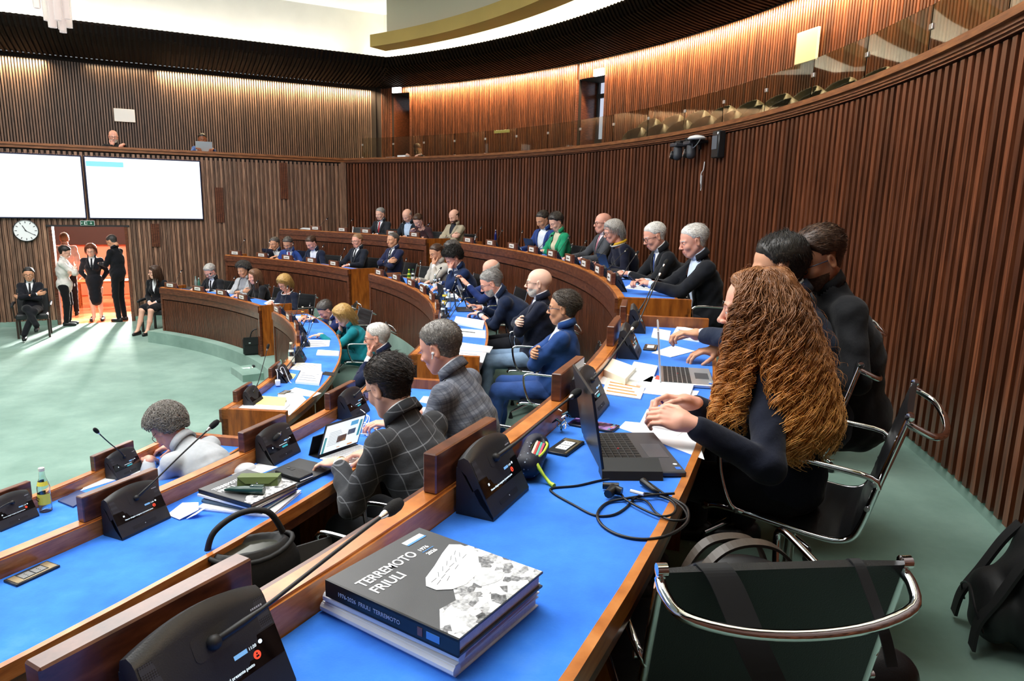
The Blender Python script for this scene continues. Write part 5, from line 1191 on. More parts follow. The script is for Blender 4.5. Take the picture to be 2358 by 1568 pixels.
# ------------------------------------------------------------------ things on desks
D3, D2, D1 = F3+.74, F2+.74, F1+.74
def polyp(mb, P, z0, z1, m): mb.prismz([(p[0], p[1]) for p in P], z0, z1, m)
def slab(name, label, cat, px, z, th, mat, group=None, marks=0, mcol='#8d929a'):
    P = [onz(x, y, z+th) for x, y in px]; c = sum(P, Vector())/len(P); c.z = z
    L = [(p.x-c.x, p.y-c.y) for p in P]; a2 = sum(L[i][0]*L[(i+1) % len(L)][1]-L[(i+1) % len(L)][0]*L[i][1] for i in range(len(L)))
    if a2 < 0: L = L[::-1]
    mb = MB(); polyp(mb, L, 0.0004, th, mat); o = mb.obj(name, mat); o.location = c; setp(o, label, cat, group)
    if marks and len(P) == 4:
        mk = MB(); mm = plain('print'+mcol[1:], mcol, .8); q = [Vector((p.x-c.x, p.y-c.y, th+.0006)) for p in P]
        for k in range(marks):
            t0 = .14+.72*k/marks; t1 = t0+.35/marks*.72
            e = .88-.25*((k*7) % 3)/3
            A = q[0].lerp(q[3], t0); B = q[1].lerp(q[2], t0); C_ = q[1].lerp(q[2], t1); D_ = q[0].lerp(q[3], t1)
            mk.add([A.lerp(B, .1), A.lerp(B, e), D_.lerp(C_, e), D_.lerp(C_, .1)], [(0, 1, 2, 3)], mm)
        mk.obj('printing', mm, o)
    return o
def vrot(a): return Matrix.Rotation(R_(a), 3, 'Z')
# books with the title
cov = plain('book_cover_charcoal', '#47484a', .45, bmp=.05, bscale=600); spn = plain('book_spine_black', '#101114', .35); pages = plain('book_pages', '#dfe3ea', .8, var=.08, vscale=200); wcov = plain('book_cover_white', '#eceef0', .45)
lett = plain('title_white', '#f2f4f6', .5); lblue = plain('title_blue', '#4f8fd6', .5)
rockm, nt, b = newmat('rubble_photo'); sb(b, rough=.45); vo = nt.nodes.new('ShaderNodeTexVoronoi'); vo.inputs['Scale'].default_value = 75; tc = nt.nodes.new('ShaderNodeTexCoord'); nt.links.new(tc.outputs['Object'], vo.inputs['Vector']); nn_ = noise_node(nt, 160, 4)
mx = nt.nodes.new('ShaderNodeMath'); mx.operation = 'MULTIPLY_ADD'; mx.inputs[1].default_value = .75; nt.links.new(vo.outputs['Color'], mx.inputs[0]); sc_ = nt.nodes.new('ShaderNodeMath'); sc_.operation = 'MULTIPLY'; sc_.inputs[1].default_value = .5; nt.links.new(nn_.outputs[0], sc_.inputs[0]); nt.links.new(sc_.outputs[0], mx.inputs[2])
r = ramp(nt, mx.outputs[0], [(.25, s2l('#1c1c1e')), (.42, s2l('#6d6e70')), (.6, s2l('#b9babb')), (.85, s2l('#eeeeee'))]); nt.links.new(r.outputs[0], b.inputs['Base Color'])
def book_frame(c, ang): return Vector(c), R_(ang)
def title_book(label, c, z, ang, W_=.24, H_=.29, T_=.030, group=None, detail=True):
    """local x runs from spine to fore edge, y to the head of the book; origin at the centre"""
    t = empty('book', (c[0], c[1], z), R_(ang), label, 'book', group)
    mb = MB(); mb.box((-.0, 0, .002), (W_, H_, .0035), cov); mb.box((0, 0, T_-.002), (W_, H_, .0035), cov); mb.box((-W_/2+.002, 0, T_/2), (.004, H_, T_), spn); mb.obj('cover', cov, t)
    mb = MB(); mb.box((.001, 0, T_/2), (W_-.012, H_-.010, T_-.008), pages); mb.obj('pages', pages, t)
    z1 = T_+.0002; z0 = (0, 0, 0)
    text('title', 'TERREMOTO', .031, lett, t, (-W_/2+.020, H_/2-.070, z1), z0, .0003, bold=.0005, sx=.76)
    text('title', 'FRIULI', .031, lett, t, (-W_/2+.020, H_/2-.102, z1), z0, .0003, bold=.0005, sx=.84)
    if detail:
        text('years', '1976', .0125, lett, t, (W_/2-.073, H_/2-.066, z1), z0, .0002, bold=.0004); mb = MB(); mb.box((W_/2-.058, H_/2-.0715, z1), (.03, .0016, .0006), lblue); mb.obj('years_rule', lblue, t); text('years', '2026', .0125, lett, t, (W_/2-.073, H_/2-.087, z1), z0, .0002, bold=.0004)
        mb = MB(); mb.box((W_/2-.045, H_/2-.026, z1), (.050, .018, .0006), lett); mb.box((W_/2-.045, H_/2-.0325, z1+.0003), (.050, .005, .0006), lblue); mb.obj('logo_label', lett, t)
    # photograph of rubble with the inscribed stone
    mb = MB(); base = [(-W_/2+.004, -.145), (W_/2-.001, -.145), (W_/2-.001, .02), (W_*.36, .035), (W_*.28, .0), (W_*.12, -.012), (.0, -.035), (-.04, -.075), (-.075, -.07), (-W_/2+.004, -.105)]
    mb.prismz([(x, max(y, -H_/2+.001)) for x, y in base], z1-.0004, z1+.0002, rockm); ph = mb.obj('cover_photo', rockm, t)
    if detail:
        mb = MB(); st = [(x*.78+.03, y*1.1-.022) for x, y in ((-.085, .012), (-.06, .028), (-.01, .040), (.045, .056), (.088, .066), (.104, .050), (.100, .012), (.060, -.012), (.02, -.030), (-.03, -.034), (-.062, -.026), (-.084, -.008))]
        mb.prismz(st, z1+.0002, z1+.0008, lett); s_ = mb.obj('stone', plain('stone_white', '#e4e5e6', .6, var=.12, vscale=60), ph)
        mb = MB()
        for k in range(6):
            for j in range(3 if k % 2 else 2): x = -.015+k*.019; y = -.008+k*.006-j*.011; mb.box((x, y, z1+.001), (.016, .0010, .0003), plain('scratch', '#55575a', .7), vrot(14+(k*37+j*50) % 40-8))
        mb.obj('inscription', blackm, s_)
        mb = MB()
        for cx, cy, rr in ((.05, -.075, .03),): mb.prismz([(cx+rr*math.cos(a)*(1+.3*math.sin(3*a+cx*90)), min(cy+rr*.8*math.sin(a), .07)) for a in np.linspace(0, 2*PI, 9, endpoint=False)], z1+.0002, z1+.0006, plain('stone_grey', '#bfc1c3', .6, var=.2, vscale=90))
        mb.obj('rock', None, ph)
        sp = t
        text('spine_text', '1976-2026  FRIULI  TERREMOTO', .010, plain('spine_print', '#9aa7c4', .5), t, (-W_/2-.0004, H_/2-.03, T_*.36), (PI/2, 0, -PI/2), .0002, bold=.0002)
        mb = MB(); mb.box((-W_/2-.0003, -H_/2+.048, T_/2), (.0008, .026, .012), lblue); mb.box((-W_/2-.0003, -H_/2+.074, T_/2), (.0008, .010, .014), plain('spine_badge', '#6d4a4a', .5)); mb.obj('spine_label', lblue, t)
    return t
def plain_book(label, c, z, ang, W_, H_, T_, mat, group=None):
    t = empty('book', (c[0], c[1], z), R_(ang), label, 'book', group); mb = MB(); mb.bbox((0, 0, .0015), (W_, H_, .003), .001, mat); mb.bbox((0, 0, T_-.0015), (W_, H_, .003), .001, mat); mb.tube([(-W_/2+.004, -H_/2, T_/2), (-W_/2+.004, H_/2, T_/2)], T_/2-.0005, mat, 10, flat=1.0); mb.obj('cover', mat, t)
    mb = MB(); mb.box((.002, 0, T_/2), (W_-.012, H_-.008, T_-.006), pages); mb.obj('pages', pages, t); return t
# near stack: orientation from the cover's corners
Ct = sum([onz(x, y, D3+.07) for x, y in ((768, 1335), (1062, 1487), (1232, 1310), (960, 1213))], Vector())/4
GB = 'books stacked on the near desk'
c2 = sum([onz(x, y, D3+.03) for x, y in ((757, 1368), (1058, 1520), (1216, 1378), (960, 1240))], Vector())/4
plain_book('white softcover book at the bottom of the near stack', (c2.x+.0, c2.y+.0), D3, 56, .235, .295, .020, wcov, GB)
plain_book('white book in the middle of the near stack, under the charcoal cover', (c2.x+.004, c2.y+.004), D3+.0201, 57.5, .235, .292, .020, wcov, GB)
title_book('charcoal hardcover earthquake book with rubble photo, on top of the near stack', Ct, D3+.0403, 56.5, .24, .285, .030, GB)
# stack in the middle row
c3 = sum([onz(x, y, D2+.06) for x, y in ((468, 1125), (595, 1165), (680, 1112), (548, 1078))], Vector())/4
GM = 'books stacked beside the paper crane'; bl = plain('book_blue_grey', '#33526e', .5); bv_ = plain('book_violet', '#3b3a8c', .5)
plain_book('wide white book at the bottom of the pile by the paper crane', (c3.x+.01, c3.y-.012), D2, 80, .24, .31, .012, wcov, GM)
plain_book('blue-grey book second from the bottom, pile by the paper crane', (c3.x+.005, c3.y), D2+.0121, 72, .22, .28, .014, bl, GM)
plain_book('violet-edged brochure in the pile by the paper crane', (c3.x+.018, c3.y+.008), D2+.0262, 64, .21, .26, .006, bv_, GM)
plain_book('white book directly under the charcoal one, pile by the crane', (c3.x-.004, c3.y), D2+.0323, 66, .235, .29, .010, wcov, GM)
title_book('charcoal earthquake book under a green glasses case, middle row', c3, D2+.0424, 63, .24, .285, .018, GM, detail=False)
ztop = D2+.0424+.0184
green1 = plain('olive_leather', '#5a6a3a', .45, bmp=.1); green2 = plain('bottle_green_leather', '#123b33', .25)
t = empty('glasses_case', onz(598, 1112, ztop), R_(5), 'olive green flap glasses case on the black book', 'glasses case'); t.location.z = ztop; mb = MB()
mb.prism([(-.034, 0), (.034, 0), (.030, .030), (-.026, .034)], -.078, .078, green1); mb.obj('body', green1, t); mb = MB(); mb.add([(-.079, .031, .030), (.079, .031, .030), (.079, -.027, .0355), (-.079, -.027, .0355), (.045, -.037, .012), (-.045, -.037, .012)], [(0, 1, 2, 3), (3, 2, 4, 5)], green1); fo = mb.obj('flap', green1, t); m_ = fo.modifiers.new('s', 'SOLIDIFY'); m_.thickness = .002
mb = MB(); mb.lathe([(.001, 0), (.004, .001), (.001, .002)], chrome, 10, (0, -.0375, .016), Matrix.Rotation(PI/2, 3, 'X')); mb.obj('snap', chrome, t)
t = empty('glasses_pouch', onz(565, 1136, ztop), R_(-2), 'dark bottle green leather pouch lying beside the olive case', 'glasses pouch'); t.location.z = ztop; mb = MB(); mb.tube([(-.085, .012, .006), (-.06, .006, .012), (0, 0, .0155), (.075, -.002, .016)], [.005, .011, .0155, .016], green2, 12, flat=.95); mb.obj('body', green2, t, 60); mb = MB(); mb.box((.045, .004, .0315), (.05, .02, .002), green2); mb.lathe([(.001, .0), (.0035, .001), (.001, .002)], chrome, 8, (.03, .0, .033)); mb.obj('strap', green2, t)
# closed black laptop, wallet, mouse
c = sum([onz(x, y, D2+.01) for x, y in ((622, 1060), (742, 1090), (680, 1140))], Vector())/3
t = empty('laptop', (c.x-.015, c.y+.01, D2), R_(64), 'closed black laptop under the black phone wallet, middle row', 'laptop'); mb = MB(); mb.bbox((0, 0, .005), (.31, .215, .009), .003, blackm); mb.obj('base', blackm, t); mb = MB(); mb.bbox((0, 0, .0125), (.31, .215, .005), .002, plain('laptop_black_lid', '#232427', .5)); mb.obj('lid', blackm, t)
t = empty('phone_wallet', onz(677, 1092, D2+.02), R_(-32), 'black leather phone wallet on the closed laptop', 'phone case'); t.location.z = D2+.0152; mb = MB(); mb.bbox((0, 0, .009), (.155, .078, .018), .006, leather); mb.obj('cover', leather, t, 40); mb = MB(); mb.lathe([(.008, 0), (.009, .0015), (.005, .002)], blackp, 14, (-.05, .015, .018)); mb.box((-.025, .012, .0185), (.022, .018, .001), blackm); mb.obj('camera_bump', blackm, t); mb = MB(); mb.bbox((.002, .0, .004), (.158, .07, .004), .001, whitep); mb.obj('phone', steel, t)
t = empty('computer_mouse', onz(560, 1082, D2), R_(40), 'white computer mouse behind the book pile', 'mouse'); s = SDF(); s.ell((0, 0, .006), (.055, .031, .024), k=.01); v, f = s.mesh(.004); v[:, 2] = np.maximum(v[:, 2], 0); t2 = link('body', np_mesh('body', [(v, f, 0)], [whitep]), t)
slab('paper_sheet', 'white paper lying behind the book pile in the middle row', 'paper', [(528, 1090), (560, 1105), (640, 1075), (600, 1066)], D2, .001, paper, 'loose papers on the desks')
# origami crane
p = onz(432, 1184, D2); t = empty('paper_crane', p, R_(-5), 'folded white paper crane casting a shadow on blue felt', 'origami crane'); mb = MB()
mb.add([(-.07, -.02, .003), (.0, -.055, .004), (.045, .0, .022), (.02, .045, .030), (-.045, .045, .024)], [(0, 1, 2, 3, 4)], paper); mb.add([(-.07, -.02, .003), (.0, -.055, .004), (.045, .0, .022), (-.01, .0, .010)], [(0, 3, 2, 1)], paper); mb.obj('wing', paper, t)
mb = MB(); mb.add([(.02, -.045, .004), (.035, -.005, .012), (.075, .01, .035), (.08, .0, .035), (.05, -.03, .016)], [(0, 1, 4), (1, 2, 3, 4)], paper); mb.add([(.075, .012, .036), (.08, -.001, .036), (.112, -.004, .028)], [(0, 1, 2)], paper); mb.obj('neck', paper, t)
for ch in t.children: m_ = ch.modifiers.new('s', 'SOLIDIFY'); m_.thickness = .0012
# socket strips let into the desks
brass = plain('satin_brass', '#b9a887', .3, .8); gpanel = plain('socket_grey', '#7b7c7c', .4)
def socket(label, px, z, ang, light=False):
    p = onz(px[0], px[1], z); t = empty('socket_panel', (p.x, p.y, z), R_(ang), label, 'socket panel', 'power socket panels in the desk tops'); mb = MB(); mb.bbox((0, 0, .004), (.135, .066, .008), .003, blackp); mb.obj('frame', blackp, t, 40)
    mb = MB(); mb.box((.050, 0, .0085), (.022, .05, .002), brass); mb.box((-.050, 0, .0085), (.022, .05, .002), brass) if not light else None; mb.box((.0, -.026, .0085), (.12, .005, .002), brass); mb.obj('clip', brass, t)
    mb = MB(); m = gpanel if not light else plain('socket_white', '#e4e6e8', .4)
    for x in (-.019, .019): mb.box((x, 0, .0085), (.034, .034, .002), m)
    mb.obj('insert', m, t); mb = MB()
    for x in (-.019, .019):
        for y in (-.009, 0, .009): mb.lathe([(.0018, 0), (.0018, .0004)], blackm, 8, (x, y, .0096))
    mb.obj('socket_hole', blackm, t)
socket('black power socket panel in the blue felt at the left edge of the middle row', (75, 1323), D2, 66); socket('black framed power socket panel beside the pencil case', (1302, 1032), D3, 62, True)
socket('small power socket panel beside the cream papers, back row', (1498, 802), D3, 75, True); socket('socket panel holding the white charger, front row', (655, 905), D1, 80)
# pencil case with lime zip
p = onz(1228, 1055, D3+.03); t = empty('pencil_case', (p.x, p.y, D3), R_(78), 'dark navy pencil case with open lime green zip and coloured pens', 'pencil case')
navyc, nt, b = newmat('navy_star_fabric'); sb(b, rough=.6); vo = nt.nodes.new('ShaderNodeTexVoronoi'); vo.inputs['Scale'].default_value = 70; tc = nt.nodes.new('ShaderNodeTexCoord'); nt.links.new(tc.outputs['Object'], vo.inputs['Vector']); r = ramp(nt, vo.outputs['Distance'], [(.10, s2l('#b9c6da')), (.17, s2l('#10162a'))]); nt.links.new(r.outputs[0], b.inputs['Base Color'])
s = SDF(); s.cap((-.07, 0, .036), (.075, .005, .038), .034, .036, k=.02); s.ell((0, -.012, .07), (.062, .016, .03), k=.006, op='-'); v, f = s.mesh(.0045); link('body', np_mesh('body', [(v, f, 0)], [navyc]), t)
lime = plain('lime_zip', '#d6f04a', .5); mb = MB(); ring = [(.066*math.cos(a), -.014+.021*math.sin(a), .066-.010*abs(math.cos(a))) for a in np.linspace(0, 2*PI, 22, endpoint=False)]; mb.tube(ring, .0032, lime, 6, closed=True); mb.tube([(-.066, -.014, .058), (-.085, -.025, .045), (-.09, -.045, .02), (-.10, -.062, .006), (-.112, -.075, .005)], [.004, .006, .004, .005, .006], lime, 8); mb.obj('zip', lime, t, 60)
for k, cc in enumerate(('#e65a7a', '#5fc4b8', '#c94a4a', '#e8e2d6')):
    mb = MB(); mb.tube([(-.05, -.022+k*.006, .052+.002*k), (.045, -.02+k*.006, .056+.002*k)], .0038, plain('pen'+cc[1:], cc, .4), 6); mb.obj('pen', None, t)
# keys, phone
p = onz(1292, 998, D3); t = empty('key_ring', (p.x, p.y, D3), 0, 'bunch of metal keys and charms behind the socket panel', 'keys'); rg = random.Random(4)
for k in range(6):
    mb = MB(); a = rg.uniform(0, 6.3); h = .012+.012*k; mb.tube([(0, 0, h), (.018*math.cos(a), .018*math.sin(a), h+.006), (.034*math.cos(a), .034*math.sin(a), max(.004, h-.008))], [.003, .005, .002], steel if k % 2 else plain('charm_teal', '#2b4a58', .2, .6), 6); mb.obj('key', steel, t, 60)
mb = MB(); mb.tube([(.014*math.cos(a), .014*math.sin(a), .03+.012*math.sin(a*2)) for a in np.linspace(0, 6.28, 14, endpoint=False)], .0018, chrome, 6, closed=True); mb.obj('ring', chrome, t)
scrn, nt, b = newmat('phone_wallpaper'); nq = noise_node(nt, 25, 3); r = ramp(nt, nq.outputs[0], [(.4, s2l('#0a0a14')), (.55, s2l('#3a2458')), (.68, s2l('#c9a0e8'))]); nt.links.new(r.outputs[0], b.inputs['Emission Color']); b.inputs['Base Color'].default_value = (0, 0, 0, 1); sb(b, em=.8, rough=.1)
p = onz(1366, 982, D3); t = empty('phone', (p.x, p.y, D3), R_(-28), 'black smartphone with purple wallpaper lying between laptop and ledge', 'phone'); mb = MB(); mb.bbox((0, 0, .004), (.155, .074, .008), .003, blackp); mb.obj('body', blackp, t, 40); mb = MB(); mb.box((0, 0, .0083), (.148, .068, .0008), scrn); s_ = mb.obj('screen', scrn, t); mb = MB()
for k, cc in enumerate(('#49c27a', '#4a90e2', '#e25a4a', '#e2b84a', '#8a8f98', '#3fb8c8')): mb.lathe([(.0042, 0), (.0042, .0003)], emit('icon'+cc[1:], cc, .9), 8, (.062-.0*(k % 2), -.025+.010*k, .0088))
mb.obj('app_icon', None, s_)
# open laptops
def laptop(label, hx, hy, z, ang, W_=.325, Dp=.222, lean=12, body=None, lidm=None, keys='#17181a', screen=None, detail=True, corner='near', group='open laptops on the desks'):
    """(hx,hy) pixel of the hinge's near end (or centre); ang = heading from hinge to user"""
    p = onz(hx, hy, z+.008) if not isinstance(hx, Vector) else hx; d = Vector((math.cos(R_(ang)), math.sin(R_(ang)), 0)); sx = Vector((d.y, -d.x, 0))
    if corner == 'near': p = p-sx*(W_/2)
    t = empty('laptop', (p.x, p.y, z), R_(ang-90), label, 'laptop', group); body = body or plain('laptop_graphite', '#3d3f43', .45); lidm = lidm or blackp
    mb = MB(); mb.bbox((0, Dp/2, .0085), (W_, Dp, .015), .003, body); mb.obj('base', body, t, 30)
    if detail:
        kb = MB(); km = plain('keycap'+keys[1:], keys, .5)
        for r_ in range(6):
            for c_ in range(15): kb.bbox((-W_*.43+c_*W_*.0615, Dp*.10+r_*Dp*.088, .0172), (W_*.050, Dp*.072, .0025), .0008, km)
        o_ = kb.obj('keyboard', km, t); mb = MB(); mb.box((0, Dp*.80, .0163), (W_*.34, Dp*.26, .0008), plain('trackpad_grey', '#4c4f54', .35)); mb.obj('trackpad', None, t)
        mb = MB(); mb.lathe([(.0035, 0), (.003, .003)], plain('nub_red', '#c8202c', .5), 8, (-W_*.03, Dp*.34, .017)); mb.obj('pointing_nub', None, t)
        mb = MB(); mb.box((W_*.42, Dp*.93, .0165), (.018, .014, .0006), plain('sticker_blue', '#2f6fd0', .4)); mb.lathe([(.006, 0), (.006, .0006)], plain('sticker_white', '#e8eaec', .4), 12, (W_*.33, Dp*.93, .0161)); mb.obj('sticker', None, t)
    rot = Matrix.Rotation(R_(lean), 3, 'X'); H_ = Dp*.98
    mb = MB(); mb.bbox(rot @ Vector((0, 0, H_/2))+Vector((0, -.001, .016)), (W_, .007, H_), .002, lidm, rot); li = mb.obj('lid', lidm, t, 30)
    mb = MB(); sm = screen or glass_blk; mb.box(rot @ Vector((0, .0040, H_/2+.004))+Vector((0, -.001, .016)), (W_*.95, .0008, H_*.9), sm, rot); mb.obj('screen', sm, t)
    return t
silver = plain('laptop_silver', '#c4c8cc', .3, .6); lapglow = emit('laptop_screen_glow', '#dfe9f4', .9)
tp = laptop('open graphite laptop with red nub on the near desk', 1390, 1094, D3, 4, lean=10)
p = onz(1445, 1092, D3); t = empty('docking_station', (p.x, p.y, D3), R_(2), 'black wedge-shaped dock against the side of the open graphite laptop', 'docking station'); mb = MB(); mb.prism([(-.045, 0), (.018, 0), (.018, .040), (-.035, .022)], -.075, .085, blackp); mb.obj('body', blackp, t)
laptop('open silver laptop among papers in front of the man with gelled hair', 1521, 884, D3, -11, W_=.30, Dp=.21, lean=6, body=silver, lidm=silver, keys='#2a2b2e', screen=lapglow, detail=True)
# cables
cabm = plain('cable_black', '#0c0c0e', .4); cabw = plain('cable_white', '#f0f2f4', .4)
def cable(mb, px, z, r, m, hs=None): 
    P = [onz(x, y, z+r+(hs[i] if hs else 0)) for i, (x, y) in enumerate(px)]; mb.tube(sm_path(P), r, m, 7)
t = empty('power_cable', (0, 0, 0), 0, 'tangled black laptop power cable hanging over the near desk edge', 'cable')
mb = MB(); cable(mb, [(1500, 1118), (1470, 1100), (1395, 1104), (1330, 1118), (1272, 1124), (1275, 1136), (1320, 1162), (1368, 1186), (1410, 1186), (1440, 1170), (1458, 1150)], D3, .0030, cabm)
cable(mb, [(1458, 1150), (1490, 1136), (1540, 1150), (1556, 1168), (1548, 1184), (1520, 1188), (1480, 1172), (1440, 1150), (1432, 1140), (1420, 1132)], D3, .0030, cabm, [.006]*10)
cable(mb, [(1553, 1136), (1500, 1140), (1440, 1148), (1398, 1158), (1376, 1182), (1385, 1208), (1420, 1230), (1470, 1241), (1520, 1238), (1560, 1222), (1583, 1200), (1584, 1175), (1568, 1158), (1530, 1142), (1480, 1136)], D3, .0036, cabm, [.01, .008, .004, 0, 0, 0, 0, 0, 0, .002, .004, .004, .002, .002, .002])
cable(mb, [(1492, 1110), (1520, 1130), (1554, 1154), (1574, 1172), (1582, 1190), (1570, 1198), (1540, 1196), (1510, 1180), (1495, 1160), (1480, 1150), (1452, 1148)], D3, .0028, cabm, [.004]*11); mb.obj('cord', cabm, t, 60)
mb = MB(); mb.tube([onz(1388, 1118, D3+.012), onz(1425, 1120, D3+.014)], [.009, .010], cabm, 8); mb.tube([onz(1400, 1138, D3+.016), onz(1412, 1126, D3+.018), onz(1432, 1132, D3+.016)], [.011, .014, .011], cabm, 8); mb.obj('plug', cabm, t, 60)
mb = MB(); mb.tube([onz(1452, 1130, D3+.02), onz(1482, 1138, D3+.02)], .0045, whitep, 8); mb.obj('cable_label', whitep, t)
mb = MB(); mb.tube([onz(1480, 1108, D3+.012), onz(1505, 1128, D3+.010), onz(1518, 1134, D3+.006)], [.010, .007, .004], cabm, 8); mb.obj('connector', cabm, t, 60)
t = empty('charging_cable', (0, 0, 0), 0, 'white charging cable looped behind the tablet in the middle row', 'cable'); mb = MB(); cable(mb, [(770, 952), (778, 940), (800, 934), (832, 944), (846, 962), (835, 985), (845, 1003), (880, 1000), (920, 985)], D2, .0026, cabw, [.0, .02, .05, .03, .01, 0, 0, 0, 0]); cable(mb, [(800, 968), (835, 955), (850, 960), (842, 978), (800, 975), (830, 970), (868, 990), (860, 1000), (815, 996), (795, 985)], D2, .0026, cabw, [.01]*10); mb.obj('cord', cabw, t, 60)
# tablet with keyboard in front of the windowpane suit
A0, A1 = onz(735, 1052, D2+.008), onz(822, 1022, D2+.008); ang = math.degrees(math.atan2(A1.y-A0.y, A1.x-A0.x)); c = (A0+A1)/2
t = empty('tablet', (c.x, c.y, D2), R_(ang), 'white-keyed tablet showing a web page in front of the windowpane suit', 'tablet'); W_ = .242
page = emit('page_white', '#e9f0f6', 1.0)
rot = Matrix.Rotation(R_(22), 3, 'X'); T = lambda x, y, h: Vector((x, 0, .012))+rot @ Vector((x*0, -h, y))
mb = MB(); mb.bbox(T(0, .088, -.003)+Vector((0, 0, 0)), (W_, .006, .178), .003, blackp, rot); mb.obj('body', blackp, t, 40)
def tq(mb, x0, x1, y0, y1, h, m): mb.box(T((x0+x1)/2, (y0+y1)/2, h), (x1-x0, .0006, y1-y0), m, rot)
mb = MB(); tq(mb, -W_/2+.007, W_/2-.007, .008, .168, .0004, page); sc = mb.obj('screen', page, t); mb = MB(); 
for x0, x1, y0, y1, cc in ((-.108, -.096, .008, .1, '#3f98a4'), (.092, .106, .055, .150, '#3f98a4'), (-.03, .025, .050, .088, '#4c2a22'), (.0, .02, .052, .086, '#d99a52'), (.03, .075, .078, .108, '#4a5058'), (.035, .08, .130, .155, '#5fb0e0'), (.045, .075, .014, .022, '#e89a52'), (-.02, -.002, .019, .023, '#e89a52')): tq(mb, x0, x1, y0, y1, .0009, emit('page'+cc[1:], cc, .8))
for k in range(9): tq(mb, -.085, -.02+.006*(k % 3), .12-k*.0095, .1225-k*.0095, .0009, emit('page_text', '#b4bcc6', .8))
mb.obj('page_picture', None, sc)
mb = MB(); mb.bbox((0, -.095, .004), (W_, .17, .006), .002, whitep); mb.obj('keyboard_base', whitep, t, 40); mb = MB()
for r_ in range(5):
    for q_ in range(14): mb.bbox((-.108+q_*.0165, -.03-r_*.018, .0078), (.0145, .0155, .0016), .0006, whitep)
mb.obj('keyboard', plain('key_white', '#f6f7f8', .5), t); mb = MB(); mb.add([(-W_/2, .07, .003), (W_/2, .07, .003), (W_/2, .035, .10), (-W_/2, .035, .10)], [(0, 1, 2, 3)], blackp); mb.add([(-W_/2, .07, .003), (W_/2, .07, .003), (W_/2, .0, .006), (-W_/2, .0, .006)], [(0, 1, 2, 3)], blackp); o_ = mb.obj('stand_cover', blackp, t); m_ = o_.modifiers.new('s', 'SOLIDIFY'); m_.thickness = .004
# drinks
glassm, nt, b = newmat('bottle_glass'); sb(b, rough=.03, trans=1, ior=1.45); b.inputs['Base Color'].default_value = (.86, .95, .93, 1)
waterm, nt, b = newmat('bottle_water'); sb(b, rough=.0, trans=1, ior=1.33); b.inputs['Base Color'].default_value = (.9, .95, .88, 1)
def bottle(label, px, z, h=.245, lab='#e9d94a', cap='#e9e4c8', glass=None, txt=False, name='glass_bottle', cat='bottle', loc=None):
    p = loc or onz(px[0], px[1], z); t = empty(name, (p.x, p.y, z), R_(-35), label, cat, 'drink bottles on the desks'); k = h/.245; g = glass or glassm
    pr = [(.026, 0), (.031, .006), (.0315, .03), (.0305, .09), (.0315, .135), (.026, .16), (.016, .19), (.0125, .225), (.0125, .232)]
    mb = MB(); mb.lathe([(a*k, b_*k) for a, b_ in pr]+[(a*k*.9, b_*k) for a, b_ in pr[::-1][:-1]]+[(.02*k, .005*k)], g, 20); mb.obj('glass', g, t, 60)
    mb = MB(); mb.lathe([(.0145*k, .228*k), (.015*k, .236*k), (.0145*k, .245*k), (.002, .246*k)], plain('cap'+cap[1:], cap, .4), 14); mb.obj('cap', None, t, 40)
    if lab:
        lm = plain('label'+lab[1:], lab, .6); mb = MB(); n = 14
        for z0, z1, R0, R1 in ((.15, .172, .0290, .0232), (.045, .105, .0322, .0322)):
            vs = []; mb = MB()
            for i in range(n+1): a = -2.2+4.4*i/n; vs += [(R0*k*math.cos(a-PI/2), R0*k*math.sin(a-PI/2), z0*k), (R1*k*math.cos(a-PI/2), R1*k*math.sin(a-PI/2), z1*k)]
            mb.add(vs, [(2*i, 2*i+2, 2*i+3, 2*i+1) for i in range(n)], lm); lo = mb.obj('neck_label' if z0 > .1 else 'label', lm, t, norm=False)
        0 and mb.obj('label', lm, t, norm=False)
        if txt: text('label_text', 'GOCCE\ndi cam', .0135, plain('label_ink', '#2a2620', .6), lo, (-.022, -.0328, .080), (PI/2, 0, 0), .0002, bold=.0005)
    return t
bottle('lemonade glass bottle with yellow label at the end of the front desk', (106, 1176), D1, txt=True)
bottle('water bottle with pale label beside the charger papers, front row', (672, 842), D1, lab='#dfe6d8'); bottle('small bottle with orange label at the far curve of the front row', (698, 738), D1, .2, lab='#e0a03a')
bottle('green and yellow juice bottle behind the light grey blazer desk', (942, 652), D2, .21, '#d8d23a', '#e6e23a', glass=plain('juice_green', '#4d8a2c', .15, trans=.4)); bottle('green glass bottle right beside the juice bottle', (951, 650), D2, .2, '#e8ece0', '#2a7a3a')
for k, (x, y, h) in enumerate(((1002, 668, .22), (1012, 676, .2), (1024, 712, .24), (1032, 716, .24), (1020, 740, .2))): bottle(['clear bottle by the curly-haired man, farthest of five', 'clear bottle by the curly-haired man, second farthest of five', 'water bottle with yellow label by the black screen, left of two', 'water bottle by the black screen, right of two', 'small clear bottle closest to the papers, centre middle row'][k], (x, y), D2, h, '#e8c23a' if k == 2 else '#d6e6f2', '#f0f2f2')
bottle('deep blue bottle with white cap on the back row ledge', (1141, 553), D3, .2, None, '#e8e2dc', glass=plain('blue_bottle', '#16246a', .1))
bottle('green flask in front of the black-suited man, front row', (459, 664), D1, .2, None, '#d6dad6', glass=plain('green_flask', '#3f6a58', .3)); bottle('frosted water bottle left of the green flask', (452, 663), D1, .22, None, '#6f8f80', glass=plain('frosted', '#aab4ac', .35, trans=.5))
